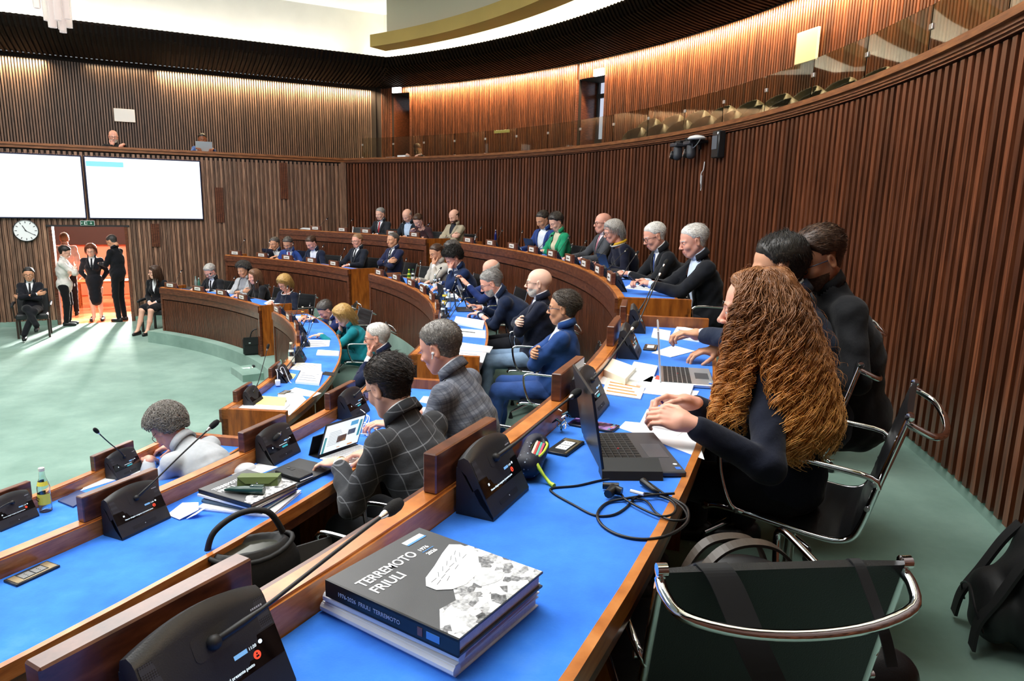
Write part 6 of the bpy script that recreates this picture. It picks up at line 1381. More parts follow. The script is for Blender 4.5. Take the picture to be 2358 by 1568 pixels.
for px, lab in (((652, 848), 'empty water glass beside the water bottle, front row'), ((1018, 725), 'water glass among bottles in the centre middle row')):
    z = D1 if px[1] > 800 else D2; p = onz(px[0], px[1], z); t = MB(); t.lathe([(.026, 0), (.032, .09), (.0295, .09), (.024, .006)], glassm, 18); o_ = t.obj('drinking_glass', glassm, None, 60); o_.location = p; setp(o_, lab, 'glass', 'drinking glasses')
# papers, folders, newspapers
GP = 'loose papers on the desks'; yel = plain('paper_yellow', '#f3dd84', .75); redp = plain('tab_red', '#e0503c', .6); grn = plain('mint_cloth', '#8fd4b4', .8)
S_ = lambda label, px, z, th=.0012, m=paper, marks=0, name='paper_sheet', cat='paper', g=GP, mc='#8d929a': slab(name, label, cat, px, z, th, m, g, marks, mc)
S_('thick pile-topped report at the end of the front centre desk', [(522, 942), (640, 956), (668, 928), (566, 916)], D1, .022, paper, 0, 'report', 'report')
S_('yellow folder lying on the report at the front desk end', [(560, 928), (655, 934), (660, 915), (565, 909)], D1+.0225, .003, yel, 0, 'folder', 'folder')
S_('crumpled white papers spilling beside the yellow folder', [(640, 950), (668, 955), (705, 920), (690, 905), (640, 905)], D1, .006, paper)
S_('single white sheet with a pen on it, front row near the folder', [(655, 905), (720, 914), (740, 905), (680, 892)], D1, .0014, paper)
S_('white notebook stack with dark spine, front row', [(680, 878), (735, 883), (743, 856), (695, 850)], D1, .022, paper, 4, 'notebook', 'notebook'); S_('dark folder under the white notebooks', [(678, 880), (736, 886), (745, 856), (693, 849)], D1-.0, .0006, blackp, 0, 'folder', 'folder')
S_('open newspaper with colour photo in the front row', [(668, 850), (740, 857), (740, 838), (684, 834)], D1, .004, paperc, 5, 'newspaper', 'newspaper'); S_('white envelope on top of the notebook stack', [(703, 860), (738, 862), (738, 852), (705, 851)], D1+.0225, .002, paper, 0, 'envelope', 'envelope')
S_('yellow sticky note between bottle and notebooks', [(655, 868), (675, 872), (682, 862), (664, 858)], D1, .001, yel)
S_('printed brochure stack in front of the teal blazer', [(728, 816), (780, 818), (781, 808), (732, 805)], D1, .012, paperc, 5, 'brochure', 'brochure', mc='#5c6066'); S_('white papers under the hand of the woman in teal blazer', [(703, 800), (758, 797), (760, 783), (704, 782)], D1, .003, paper, 3)
S_('white sheet at the far start of the front centre desk', [(676, 733), (718, 733), (716, 727), (672, 727)], D1, .001); S_('black striped folder lying behind the notebooks', [(742, 862), (768, 866), (772, 858), (748, 855)], D1, .004, blackp, 0, 'folder', 'folder')
S_('open documents draped over the end of the clock wall front desk', [(608, 698), (640, 712), (656, 696), (622, 690)], D1, .004, paper)
S_('papers before the grey-curled woman, front row', [(540, 683), (562, 686), (560, 678), (545, 676)], D1, .002); S_('papers under the arms of the man in black suit', [(480, 671), (527, 674), (530, 668), (490, 666)], D1, .003, paper, 3); S_('black tablet lying near the first front row name board', [(418, 664), (443, 667), (447, 661), (425, 659)], D1, .008, blackp, 0, 'tablet', 'tablet', None)
S_('thick white binder on the middle row desk, near the bent man', [(1045, 742), (1112, 754), (1116, 738), (1050, 728)], D2, .020, paper, 0, 'binder', 'binder'); S_('white notepad with black pen, middle row', [(1046, 772), (1118, 778), (1118, 761), (1056, 756)], D2, .006, paper, 0, 'notepad', 'notepad')
mb = MB(); a, b_ = onz(1055, 762, D2+.0085), onz(1094, 766, D2+.0085); mb.tube([a-a, b_-a], .0042, blackp, 8); o_ = mb.obj('pen', blackp); o_.location = a; setp(o_, 'black pen lying on the white notepad', 'pen')
S_('upper stack of white documents at the end of the centre middle desk', [(1056, 806), (1128, 810), (1135, 798), (1060, 788)], D2, .010, paper); S_('lower stack of white documents by the desk end', [(1050, 822), (1112, 834), (1120, 812), (1056, 808)], D2, .008, paper, 3)
S_('white papers in front of the dark curly-haired man', [(1030, 690), (1058, 687), (1050, 676), (1018, 676)], D2, .004, paper, 2); S_('pale blue folder before the light grey blazer', [(962, 660), (985, 662), (988, 655), (968, 652)], D2, .003, plain('pale_blue', '#bcd6f4', .6), 0, 'folder', 'folder')
S_('white papers under the hands of the white-haired man with a phone', [(1435, 663), (1530, 672), (1535, 660), (1450, 655)], D3, .006, paper, 3); S_('mint green face mask on the back row desk', [(1458, 650), (1478, 656), (1490, 646), (1466, 642)], D3+.0, .008, grn, 0, 'face_mask', 'face mask', None); S_('pale blue notepad before the man with black glasses', [(1432, 640), (1460, 644), (1462, 634), (1436, 632)], D3, .004, plain('pale_blue', '#bcd6f4', .6), 0, 'notepad', 'notepad')
S_('white documents before the bearded man at the wall', [(1545, 775), (1610, 785), (1640, 765), (1560, 750)], D3, .008, paper, 3, mc='#5a8ad0'); S_('round-cornered white booklet by the second microphone unit', [(1500, 775), (1540, 783), (1545, 762), (1505, 755)], D3, .006, paper, 0, 'booklet', 'booklet')
S_('white envelope beside the silver laptop', [(1500, 812), (1545, 822), (1600, 808), (1550, 795)], D3, .003, paper); 
S_('cream paper bag crumpled behind the papers', [(1388, 850), (1440, 872), (1465, 845), (1410, 825)], D3, .030, paperc, 0, 'paper_bag', 'paper bag', None)
S_('white envelope between paper bag and laptop', [(1440, 872), (1500, 880), (1515, 842), (1460, 832)], D3, .012, paper, 0, 'envelope', 'envelope'); S_('brochure with orange print under the envelope', [(1385, 905), (1475, 918), (1488, 885), (1400, 868)], D3, .004, paperc, 4, 'brochure', 'brochure', mc='#e88a4a'); S_('white leaflet under the orange-printed brochure', [(1372, 880), (1450, 900), (1480, 870), (1400, 855)], D3, .0015, paper)
S_('open binder papers with red index tabs in front of the silver laptop', [(1465, 885), (1590, 906), (1600, 880), (1500, 866)], D3, .012, paper); o_ = S_('strip of red and yellow index tabs on the binder', [(1508, 872), (1572, 884), (1575, 876), (1512, 864)], D3+.0125, .001, redp, 0, 'index_tabs', 'index tabs', None)
S_('white sheets behind the clasped hands of the curly-haired woman', [(1480, 905), (1600, 918), (1610, 900), (1490, 890)], D3, .002, paper); S_('white sheet with faint writing under the clasped hands', [(1468, 985), (1560, 1003), (1620, 960), (1490, 942)], D3, .002, paper, 6, mc='#c9ccd2'); S_('large sheet sticking out beyond the open graphite laptop', [(1425, 985), (1470, 1000), (1622, 1058), (1600, 985), (1440, 970)], D3, .001, paper)
S_('long white papers at the front row right desk', [(185, 1130), (250, 1110), (335, 1082), (310, 1075), (262, 1092), (215, 1100)], D1, .004, paper, 0); S_('papers in front of the curly-haired man in pale jacket', [(320, 1072), (348, 1078), (352, 1050), (330, 1052)], D1, .006, paper)
S_('tablet in blue case at the front row right desk', [(133, 1152), (168, 1166), (215, 1140), (180, 1128)], D1, .010, plain('case_blue', '#2c3a66', .5), 0, 'tablet', 'tablet', None)
S_('white paper under the arm of the man in checked blazer', [(965, 925), (1005, 932), (1010, 915), (975, 912)], D2, .003, paper)
S_('white paper at the left end of the back row', [(690, 527), (717, 529), (720, 525), (697, 524)], D3+.065, .002, paper)
for lab, px, z in (('white paper before the man with red tie', [(878, 536), (900, 538), (902, 535), (882, 533)], D3), ('white paper beside the sandy-haired man', [(790, 611), (804, 613), (804, 609), (793, 607)], D2), ('white paper before the man with crimson tie', [(650, 592), (664, 594), (664, 590), (652, 588)], D2)): S_(lab, px, z, .002)
# far laptops and tablets
for lab, x, y, z, a_, ln in (('black laptop before the man with red tie', 885, 538, D3, 52, 22), ('black laptop before the man covering his mouth', 622, 592, D2, 62, 25), ('black laptop before the man looking down at the tablet', 700, 598, D2, 55, 20), ('sticker-covered laptop before the royal blue suit', 1222, 577, D3, 26, 18), ('slim black tablet before the woman with yellow scarf', 1395, 622, D3, 14, 20),
                     ('black laptop before the curly-haired man in blue', 1016, 690, D2, 20, 5), ('black laptop with its lid raised among the bottles', 1050, 712, D2, 8, 8), ('silver laptop of the heavy man in navy suit', 1075, 706, D2, 5, 20)):
    d_ = silver if 'silver' in lab else None
    p = onz(x, y, z+.01); laptop(lab, p, 0, z, a_, W_=.29, Dp=.19, lean=ln, detail=False, corner='c', body=d_)
mb = MB(); a, b_ = onz(660, 903, D1+.003), onz(683, 906, D1+.003); mb.tube([a-a, b_-a], .004, blackp, 8); o_ = mb.obj('pen', blackp); o_.location = a; setp(o_, 'black pen on the single white sheet', 'pen')
a = onz(1535, 935, D3+.075); mb = MB(); vio = plain('pen_violet', '#4a3aa8', .3); mb.tube([(-.02, .055, .012), (0, 0, 0), (.03, -.06, -.012)], [.003, .0042, .004], vio, 8); o_ = mb.obj('pen', vio); o_.location = a; setp(o_, 'violet pen held in the clasped hands of the curly-haired woman', 'pen')
p = onz(640, 890, D1); t = empty('phone_charger', (p.x, p.y, D1), R_(20), 'white plug charger standing in the front row socket', 'charger'); mb = MB(); mb.bbox((0, 0, .036), (.045, .045, .055), .006, whitep); mb.obj('plug', whitep, t, 40)
mb = MB(); P = [Vector((0, 0, .064)), Vector((0, 0, .09)), Vector((.0, .03, .125)), Vector((-.01, .09, .14)), Vector((.02, .12, .12)), Vector((.05, .06, .10)), Vector((.03, .07, .15)), Vector((.06, .14, .14)), Vector((.10, .10, .03)), Vector((.12, .05, .012))]; mb.tube(sm_path(P), .0028, cabw, 6); mb.obj('cord', cabw, t, 60)
# watches, earbud, badges
def wrist_ring(key, which, mat, label, r=.031):
    b_, i = PEO[key]; T_ = i[which]; s_ = -1 if which == 'LT' else 1
    mb = MB(); d = Vector((0, 1, -.2)).normalized(); q = d.to_track_quat('Z', 'Y').to_matrix(); mb.tube([Vector(T_)+q @ Vector((r*math.cos(a), r*.8*math.sin(a), -.008)) for a in np.linspace(0, 2*PI, 16, endpoint=False)], .004, mat, 6, closed=True); o_ = mb.obj('wristwatch', mat, b_, 60)
wrist_ring('A', 'LT', plain('watch_gold', '#c8a24a', .25, 1), 'gold'); wrist_ring('H', 'LT', steel, 'steel'); wrist_ring('x', 'LT', steel, 'steel')
b_, i = PEO['z']; e = i['H']+i['HR']@V3(-.089, .006, -.012); mb = MB(); mb.lathe([(.001, -.006), (.008, -.003), (.008, .003), (.001, .007)], whitep, 10, e, roty90); mb.tube([e, e+i['HR']@V3(-.002, .012, -.026)], .0035, whitep, 8); mb.obj('earbud', whitep, b_, 60)
b_, i = PEO['K']; mb = MB(); mb.box(Vector(i['P'])+Vector((-.04, .168, -.02)), (.075, .004, .055), paper); mb.obj('badge', paper, b_)
b_, i = PEO['h']; N_ = i['N']; mb = MB(); ring = [Vector(N_+V3(math.sin(a)*.078, math.cos(a)*.082+.006, .012-.03*math.cos(a))) for a in np.linspace(0, 2*PI, 20, endpoint=False)]; mb.tube(ring, .016, plain('scarf_yellow', '#d9a820', .7), 8, closed=True); mb.tube([p+Vector((0, 0, -.016)) for p in ring], .013, plain('scarf_cream', '#d8d2c0', .7), 8, closed=True); mb.obj('scarf', None, b_, 60)
b_, i = PEO['E']; N_ = i['N']; mb = MB(); mb.tube([Vector(N_+V3(math.sin(a)*.088, math.cos(a)*.098+.006, .0-.045*math.cos(a))) for a in np.linspace(0, 2*PI, 20, endpoint=False)], .005, whitep, 6, closed=True); mb.obj('collar_trim', whitep, b_, 60)
for key, lab in (('j', 'grey smartphone held by the white-haired man in black jacket'), ('w', 'smartphone held by the heavy man in navy suit'), ('f', 'black smartphone held by the woman in green blazer'), ('N', 'white smartphone held by the tall man at the door')):
    b_, i = PEO[key]; m_ = Matrix.Rotation(i['rz'], 3, 'Z'); p = i['root']+m_ @ Vector((i['LT']+i['RT'])/2 if key != 'f' else i['LT'])+m_ @ Vector((0, .085, .012)); mb = MB(); mb.bbox((0, 0, 0), (.075, .15, .009), .003, blackp if key != 'N' else whitep, Matrix.Rotation(R_(35), 3, 'X')); o_ = mb.obj('phone', blackp if key != 'N' else whitep); o_.location = p; o_.rotation_euler = (0, 0, i['rz']); setp(o_, lab, 'phone')
b_, i = PEO['v']; m_ = Matrix.Rotation(i['rz'], 3, 'Z'); p = i['root']+m_ @ Vector((i['LT']+i['RT'])/2)+m_ @ Vector((-.06, .08, .0)); mb = MB(); mb.bbox((0, 0, 0), (.24, .02, .18), .006, leather, Matrix.Rotation(R_(-25), 3, 'X')); o_ = mb.obj('folder', leather); o_.location = p; o_.rotation_euler = (0, 0, i['rz']); setp(o_, 'black leather folder held up by the hidden balding man', 'folder')
# ------------------------------------------------------------------ bags
def strap(mb, P, w_, m, th=.003, side=Vector((1, 0, 0))):
    vs = []
    for i, p in enumerate(P):
        tg = (P[min(i+1, len(P)-1)]-P[max(i-1, 0)]).normalized(); n_ = tg.cross(side).normalized()*th/2; s_ = side*w_/2; vs += [p-s_-n_, p+s_-n_, p+s_+n_, p-s_+n_]
    fs = [(4*i+j, 4*i+(j+1) % 4, 4*i+4+(j+1) % 4, 4*i+4+j) for i in range(len(P)-1) for j in range(4)]+[(0, 1, 2, 3), tuple(4*(len(P)-1)+j for j in range(4))[::-1]]; mb.add(vs, fs, m)
web = plain('webbing_black', '#0f1012', .7); t = empty('shoulder_bag', CH_F.location.copy(), CH_F.rotation_euler.z, 'black shoulder bag hung by wide straps over the empty foreground chair', 'bag'); t.scale = (.93, .93, .97)
s = SDF(); s.ell((0, -.10, .60), (.19, .075, .15), k=.03); v, f = s.mesh(.012); link('body', np_mesh('body', [(v, f, 0)], [plain('bag_black', '#131316', .5)]), t)
mb = MB(); strap(mb, sm_path([Vector(q) for q in ((-.15, -.20, .60), (-.148, -.255, .74), (-.146, -.295, .832), (-.142, -.318, .845), (-.125, -.345, .82), (-.095, -.40, .74), (-.06, -.435, .66), (-.04, -.425, .58))]), .062, web); mb.obj('wide_strap', web, t)
mb = MB(); mb.tube([(-.075, -.442, .60), (-.005, -.438, .60), (-.005, -.43, .565), (-.075, -.434, .565)], .004, blackp, 6, closed=True); mb.obj('strap_buckle', blackp, t)
mb = MB(); strap(mb, sm_path([Vector(q) for q in ((.14, -.20, .60), (.14, -.255, .74), (.143, -.295, .832), (.145, -.318, .845), (.15, -.345, .82), (.16, -.40, .75), (.165, -.425, .70))]), .022, web); mb.obj('narrow_strap', web, t)
brn = plain('handle_brown', '#3b332c', .4); mb = MB(); strap(mb, sm_path([Vector((x, -.17+.0*x, z)) for x, z in ((-.12, .68), (-.105, .75), (-.06, .80), (.0, .815), (.06, .80), (.105, .75), (.12, .68))]), .03, brn, .006, Vector((0, 1, 0))); mb.obj('handle', brn, t)
mb = MB(); strap(mb, sm_path([Vector((x, -.07, z)) for x, z in ((-.12, .64), (-.10, .71), (-.06, .765), (.0, .78), (.06, .765), (.09, .71), (.11, .64))]), .03, brn, .006, Vector((0, 1, 0))); mb.obj('handle', brn, t)
p = onz(2262, 1415, F3); q = pol(11.95, pang(p)-.9, F3); t = empty('backpack', q, R_(pang(q)+90), 'black backpack slumped against the slatted wall', 'backpack'); bk = plain('nylon_black', '#0e0f11', .6, bmp=.3, bscale=60)
s = SDF(); s.ell((0, -.03, .20), (.19, .12, .20), k=.05); s.ell((.0, -.06, .36), (.14, .09, .12), k=.06); s.ell((-.0, .09, .14), (.13, .07, .12), k=.03); v, f = s.mesh(.012, lambda p: np.stack([.008*np.sin(p[:, 2]*30+p[:, 0]*20)]*3, 1)*[.6, 1, .2]); v[:, 2] = np.maximum(v[:, 2], 0.002); link('body', np_mesh('body', [(v, f, 0)], [bk]), t)
for x in (-.09, .09): mb = MB(); strap(mb, sm_path([Vector(q) for q in ((x, .02, .41), (x*1.05, .06, .34), (x*1.1, .11, .22), (x*1.1, .155, .12), (x*1.2, .165, .03))]), .05, web, .01); mb.obj('shoulder_strap', web, t)
mb = MB(); mb.tube(sm_path([Vector(q) for q in ((-.04, -.02, .45), (-.03, -.02, .49), (.03, -.02, .49), (.04, -.02, .45))]), .008, web, 6); mb.obj('top_handle', web, t)
mb = MB(); mb.tube(sm_path([Vector(q) for q in ((-.11, .14, .09), (-.08, .165, .16), (0, .165, .2), (.08, .165, .16), (.11, .14, .09))]), .004, blackp, 6); mb.obj('zip', blackp, t)
p = onz(2010, 1562, F3+.42); mb = SDF(); mb.ell((0, 0, .0), (.10, .06, .08), k=.02); v, f = mb.mesh(.01); o_ = link('handbag', np_mesh('handbag', [(v, f, 0)], [leather])); o_.location = p; setp(o_, 'black leather handbag at the bottom edge beside the foreground chair', 'handbag')
p = onz(578, 1262, F2+.72); t = empty('rucksack', (p.x, p.y, F2+.53), R_(pang(p)+60), 'open black rucksack with shiny lining on a chair behind the near board', 'backpack'); s = SDF(); s.ell((0, 0, .10), (.17, .10, .15), k=.03); s.ell((0, 0, .26), (.13, .07, .10), k=.01, op='-'); v, f = s.mesh(.009); link('body', np_mesh('body', [(v, f, 0)], [bk]), t)
mb = MB(); mb.tube([(.145*math.cos(a), .085*math.sin(a), .19+.012*math.cos(2*a)) for a in np.linspace(0, 2*PI, 24, endpoint=False)], .009, web, 8, closed=True); mb.tube(sm_path([Vector(q) for q in ((-.14, .03, .19), (-.11, .03, .27), (-.02, .03, .315), (.07, .02, .30), (.12, .02, .21))]), .011, web, 8); mb.obj('rim', web, t, 60)
ol = plain('shiny_lining', '#34342a', .12, .3); mb = MB(); mb.lathe([(.12, .19), (.10, .15), (.06, .12), (.001, .11)], ol, 18, sy=.6); mb.obj('lining', ol, t, 60)
q = empty('tablet_sleeve', onz(695, 1290, F2+.62), R_(pang(p)+62), 'thin black tablet sleeve with chrome clip sticking out beside the rucksack', 'sleeve'); mb = MB(); mb.bbox((0, 0, 0), (.25, .012, .11), .004, blackm, Matrix.Rotation(R_(-25), 3, 'X')); mb.obj('sleeve', leather, q); mb = MB(); mb.tube([(.11, .02, .052), (.135, .02, .056)], .004, chrome, 6); mb.obj('clip', chrome, q)
p = pol(9.72, pang(p), F2); chair(p, R_(pang(p)+90), 'black chair holding the open rucksack, middle row')
p = onz(603, 818, F1); t = empty('briefcase', (p.x-.10, p.y+.06, F1), R_(22), 'black leather briefcase standing by the clock wall desk end', 'briefcase'); mb = MB(); mb.bbox((0, 0, .14), (.40, .12, .27), .025, leather); mb.obj('body', leather, t, 40); mb = MB(); mb.add([(-.19, -.065, .29), (.19, -.065, .29), (.19, -.068, .17), (-.19, -.068, .17)], [(0, 1, 2, 3)], leather); o_ = mb.obj('flap', leather, t); m_ = o_.modifiers.new('s', 'SOLIDIFY'); m_.thickness = .006
mb = MB(); mb.tube(sm_path([Vector(q) for q in ((-.09, -.03, .275), (-.06, -.03, .37), (0, -.03, .41), (.06, -.03, .37), (.09, -.03, .275))]), .010, leather, 8); mb.obj('handle', leather, t, 60); mb = MB(); [mb.bbox((x, -.071, .20), (.03, .006, .02), .002, steel) for x in (-.1, .1)]; mb.obj('clasp', steel, t)
ORD = 'first second third fourth fifth sixth seventh eighth ninth tenth eleventh twelfth thirteenth fourteenth fifteenth sixteenth seventeenth eighteenth nineteenth twentieth twenty-first twenty-second twenty-third twenty-fourth twenty-fifth twenty-sixth twenty-seventh twenty-eighth'.split()
# ------------------------------------------------------------------ walls: screens, clock, signs, cameras
RW3 = ROTW
def on_wall(name, s, z, label, cat, off=0., group=None):
    o = empty(name, wp(s, z, off), math.atan2(WD.y, WD.x), label, cat, group); return o   # local x along the wall, -y out of it
scrm = emit('projection_white', '#f4f9ff', 1.6); cyan = emit('banner_cyan', '#8fe0f2', 1.1); frb = plain('frame_navy', '#101a3a', .35)
zt, zb = 3.38, 2.165
for lab, s0, s1 in (('left large white video screen above the doorway', 2.55, 4.655), ('right large white video screen with pale cyan banner', 4.695, 6.83)):
    t = on_wall('video_screen', (s0+s1)/2, (zt+zb)/2, lab, 'screen', -.01, 'large video screens'); W_ = s1-s0; H_ = zt-zb
    mb = MB(); mb.bbox((0, -.03, 0), (W_, .06, H_+.03), .006, frb); mb.obj('frame', frb, t); mb = MB(); mb.box((0, -.0615, 0), (W_-.04, .004, H_-.02), scrm); sc = mb.obj('panel', scrm, t)
    if s0 > 4: mb = MB(); mb.box((-W_/2+.36, -.064, H_/2-.135), (.66, .002, .10), cyan); mb.obj('banner', cyan, sc)
s, z = onwall(55, 531); t = on_wall('wall_clock', 3.60, z, 'round white station-style wall clock with black rim beside the doorway', 'clock', -.002); rx = Matrix.Rotation(PI/2, 3, 'X')
mb = MB(); mb.lathe([(.20, 0), (.215, .015), (.215, .045), (.20, .05), (.198, .04)], blackp, 40, rot=rx); mb.obj('rim', blackp, t, 50); mb = MB(); mb.lathe([(.199, .0), (.199, .0415)], whitep, 40, rot=rx); mb.obj('dial', whitep, t)
mb = MB()
for k in range(12): a = R_(30*k); q = Matrix.Rotation(-a, 3, 'Y'); mb.box(Vector((.165*math.sin(a), -.0425, .165*math.cos(a))), (.012, .003, .038), blackp, Matrix.Rotation(a, 3, 'Y'))
mb.obj('hour_mark', blackp, t)
for nm, a, L, w_ in (('hour_hand', 333, .115, .013), ('minute_hand', 122, .165, .009)): a = R_(a); mb = MB(); mb.box(Vector((L*.42*math.sin(a), -.0455, L*.42*math.cos(a))), (w_, .003, L*1.16), blackp, Matrix.Rotation(a, 3, 'Y')); mb.obj(nm, blackp, t)
mb = MB(); mb.lathe([(.012, .04), (.012, .05)], blackp, 12, rot=rx); mb.obj('hub', blackp, t)
gs = emit('exit_green', '#1f6a4c', .55); gw = emit('exit_white', '#e8f6ee', .9); t = on_wall('exit_sign', 4.655, 2.065, 'small green exit sign with running figure and down arrow above the doorway', 'exit sign', -.005)
mb = MB(); mb.bbox((0, -.02, 0), (.25, .04, .10), .004, whitep); mb.obj('housing', whitep, t); mb = MB(); mb.box((0, -.0412, 0), (.235, .002, .088), gs); pn = mb.obj('face', gs, t); mb = MB()
mb.box((.062, -.043, .008), (.007, .001, .045), gw); mb.box((.052, -.043, -.008), (.028, .001, .007), gw, Matrix.Rotation(R_(45), 3, 'Y')); mb.box((.072, -.043, -.008), (.028, .001, .007), gw, Matrix.Rotation(R_(-45), 3, 'Y'))
mb.box((-.03, -.043, 0), (.045, .001, .066), gw); mb.box((-.03, -.0436, .0), (.034, .001, .056), gs); mb.lathe([(.006, 0), (.006, .001)], gw, 10, (-.045, -.044, .02), rx)
for dx, dz, w_, h_, a in ((-.048, -.002, .010, .03, 20), (-.055, -.02, .006, .022, 40), (-.04, -.02, .006, .022, -30), (-.06, .004, .02, .005, 20), (-.038, .006, .016, .005, -20)): mb.box((dx, -.044, dz), (w_, .001, h_), gw, Matrix.Rotation(R_(a), 3, 'Y'))
mb.box((-.095, -.043, 0), (.02, .001, .012), gw); mb.add([(-.112, -.0435, 0), (-.100, -.0435, .014), (-.100, -.0435, -.014)], [(0, 1, 2)], gw); mb.obj('pictogram', gw, pn)
for (x, y0, y1), lab in zip(((508, 432, 512), (655, 375, 458), (360, 515, 568)), ('dark wooden louvre strip on the wall right of the video screens', 'tall dark wooden louvre strip near the top of the front wall', 'dark wooden louvre strip under the right video screen corner')):
    s0, z0 = onwall(x, y1); s1, z1 = onwall(x, y0); t = on_wall('wall_louvre', s0, (z0+z1)/2, lab, 'louvre', -.0, 'dark louvre strips on the front wall'); mb = MB()
    for k in range(4): mb.box((-.06+k*.04, -.012, 0), (.028, .03, z1-z0), deskwoodD)
    mb.box((0, .0, 0), (.17, .02, z1-z0), slatwood); mb.obj('louvre', deskwoodD, t)
# plates on the gallery walls
pw = plain('speaker_plate', '#dcdcdc', .5); v = ray(287, 266); p = EYE+v*((WN0+1.29-EYE.dot(WN))/v.dot(WN)); t = on_wall('wall_speaker', p.dot(WD), p.z, 'white rectangular speaker plate on the gallery wall above the bearded man', 'speaker', 1.29, 'flat wall speakers'); mb = MB(); mb.bbox((0, -.02, 0), (.40, .04, .27), .005, pw); mb.obj('plate', pw, t)
p = oncyl(1862, 107, 13.93); a = pang(p); t = empty('wall_speaker', p, R_(a-90), 'cream square speaker plate on the curved gallery wall', 'speaker', 'flat wall speakers'); mb = MB(); mb.bbox((0, -.02, 0), (.42, .04, .40), .005, plain('plate_cream', '#c9bf98', .6)); mb.obj('plate', None, t)
p = oncyl(1158, 303, 13.9); t = empty('wall_lamp', p, R_(pang(p)-90), 'slim brass wall lamp bar on the gallery wall', 'wall lamp'); mb = MB(); mb.bbox((0, -.03, 0), (.46, .03, .06), .004, emit('brass_glow', '#d8c46a', .6)); mb.obj('bar', None, t); mb = MB(); mb.box((-.12, -.01, 0), (.03, .05, .08), blackm); mb.obj('bracket', blackm, t)
# exit lamps over the gallery openings
for x, y in ((1383, 167), (916, 208)): p = oncyl(x, y, 13.9); t = empty('emergency_lamp', p, R_(pang(p)-90), 'bright white emergency lamp over the %s gallery opening' % ('window' if x > 1000 else 'corner'), 'lamp', 'emergency lamps'); mb = MB(); mb.bbox((0, -.04, 0), (.26, .06, .13), .005, emit('lamp_white', '#ffffff', 3)); mb.obj('housing', None, t)
# pan-tilt cameras, access point and box on the curved wall
def wall_item(name, x, y, label, cat, group=None, R=RW): p = oncyl(x, y, R); return empty(name, p, R_(pang(p)-90), label, cat, group)   # -y towards the hall
dg = plain('camera_grey', '#3a3c42', .35)
for x, y, lab in ((1580, 352, 'left black pan-tilt camera on the curved wall'), (1612, 348, 'right black pan-tilt camera on the curved wall')):
    t = wall_item('video_camera', x, y, lab, 'camera', 'wall cameras'); mb = MB(); mb.bbox((0, -.12, .09), (.17, .15, .045), .008, dg); mb.bbox((0, -.06, .13), (.12, .14, .03), .005, blackp); mb.bbox((0, -.0, .10), (.06, .04, .16), .005, blackm); mb.obj('mount', dg, t, 40)
    mb = MB(); s = SDF(); s.cap((.0, -.12, .06), (.0, -.12, -.04), .055, .06, k=.02); v_, f_ = s.mesh(.008); link('yoke', np_mesh('yoke', [(v_, f_, 0)], [dg]), t)
    mb = MB(); q = Matrix.Rotation(R_(78), 3, 'X') @ Matrix.Rotation(R_(-20), 3, 'Y'); mb.lathe([(.045, -.05), (.052, .02), (.05, .06), (.042, .066)], blackp, 20, (-.03, -.13, -.04), q); mb.lathe([(.046, .062), (.050, .068), (.044, .071), (.030, .066)], steel, 20, (-.03, -.13, -.04), q); mb.lathe([(.028, .06), (.020, .07), (.002, .072)], glass_blk, 16, (-.03, -.13, -.04), q); mb.obj('lens', blackp, t, 40)
t = wall_item('access_point', 1627, 322, 'white-topped dome access point above the cameras', 'access point'); mb = MB(); mb.lathe([(.12, 0), (.13, .012), (.10, .035), (.03, .05), (.001, .052)], whitep, 24, (0, -.13, 0), None, 1, .8); mb.obj('dome', whitep, t, 50); mb = MB(); mb.tube(sm_path([Vector(q) for q in ((-.10, -.14, 0), (-.04, -.16, -.07), (.0, -.17, -.10), (.06, -.15, -.06), (.10, -.13, 0))]), .006, steel, 6); mb.bbox((0, -.06, -.02), (.1, .12, .03), .004, blackm); mb.obj('bracket', steel, t, 60)
t = wall_item('intercom_box', 1662, 333, 'black box with grey panel right of the cameras', 'control box'); mb = MB(); mb.bbox((0, -.04, 0), (.17, .09, .30), .01, blackp); mb.obj('body', blackp, t, 40); mb = MB(); mb.bbox((-.01, -.088, .02), (.12, .006, .15), .002, plain('panel_grey', '#5b6068', .4)); mb.obj('panel', dg, t); mb = MB(); mb.lathe([(.014, 0), (.014, .008)], whitep, 12, (.065, -.085, .12), rx); mb.obj('button', whitep, t)
t = wall_item('hanging_cable', 1624, 400, 'loose white cable hanging below the cameras', 'cable'); mb = MB(); mb.tube(sm_path([Vector(q) for q in ((.0, -.02, .14), (.005, -.03, .05), (-.035, -.035, .0), (-.04, -.035, -.09), (-.02, -.03, -.15), (-.03, -.03, -.2))]), .005, cabw, 6); mb.tube([(-.02, -.03, -.02), (-.02, -.03, -.16)], .009, steel, 6); mb.obj('cord', cabw, t, 60)
# glass balustrade panels, seats and things of the gallery
gp, nt, b = newmat('balustrade_glass'); sb(b, rough=.02, trans=1, ior=1.45, spec=.6); b.inputs['Base Color'].default_value = (.62, .64, .55, 1)
n = 0; aP = 61.5
while aP > -44:
    a1 = aP-4.3; t = empty('glass_balustrade', pol(12.52, (aP+a1)/2, ZR), R_((aP+a1)/2-90), 'clear glass balustrade panel above the gallery rail, number along the curve', 'glass panel', 'glass panels of the gallery balustrade')
    w_ = 12.52*R_(4.3)-.012; mb = MB(); mb.box((0, 0, .22), (w_, .012, .50), gp); mb.obj('pane', gp, t); mb = MB(); mb.bbox((-w_/2, 0, .32), (.05, .03, .04), .003, steel); mb.bbox((-w_/2, 0, .02), (.05, .03, .04), .003, steel); mb.obj('clamp', steel, t)
    t['label'] = '%s clear glass balustrade panel from the hall corner, on the curved gallery rail' % ORD[n]; aP = a1; n += 1
gch = plain('gallery_chair_shell', '#4a4332', .4); g0 = None; cnt = 0
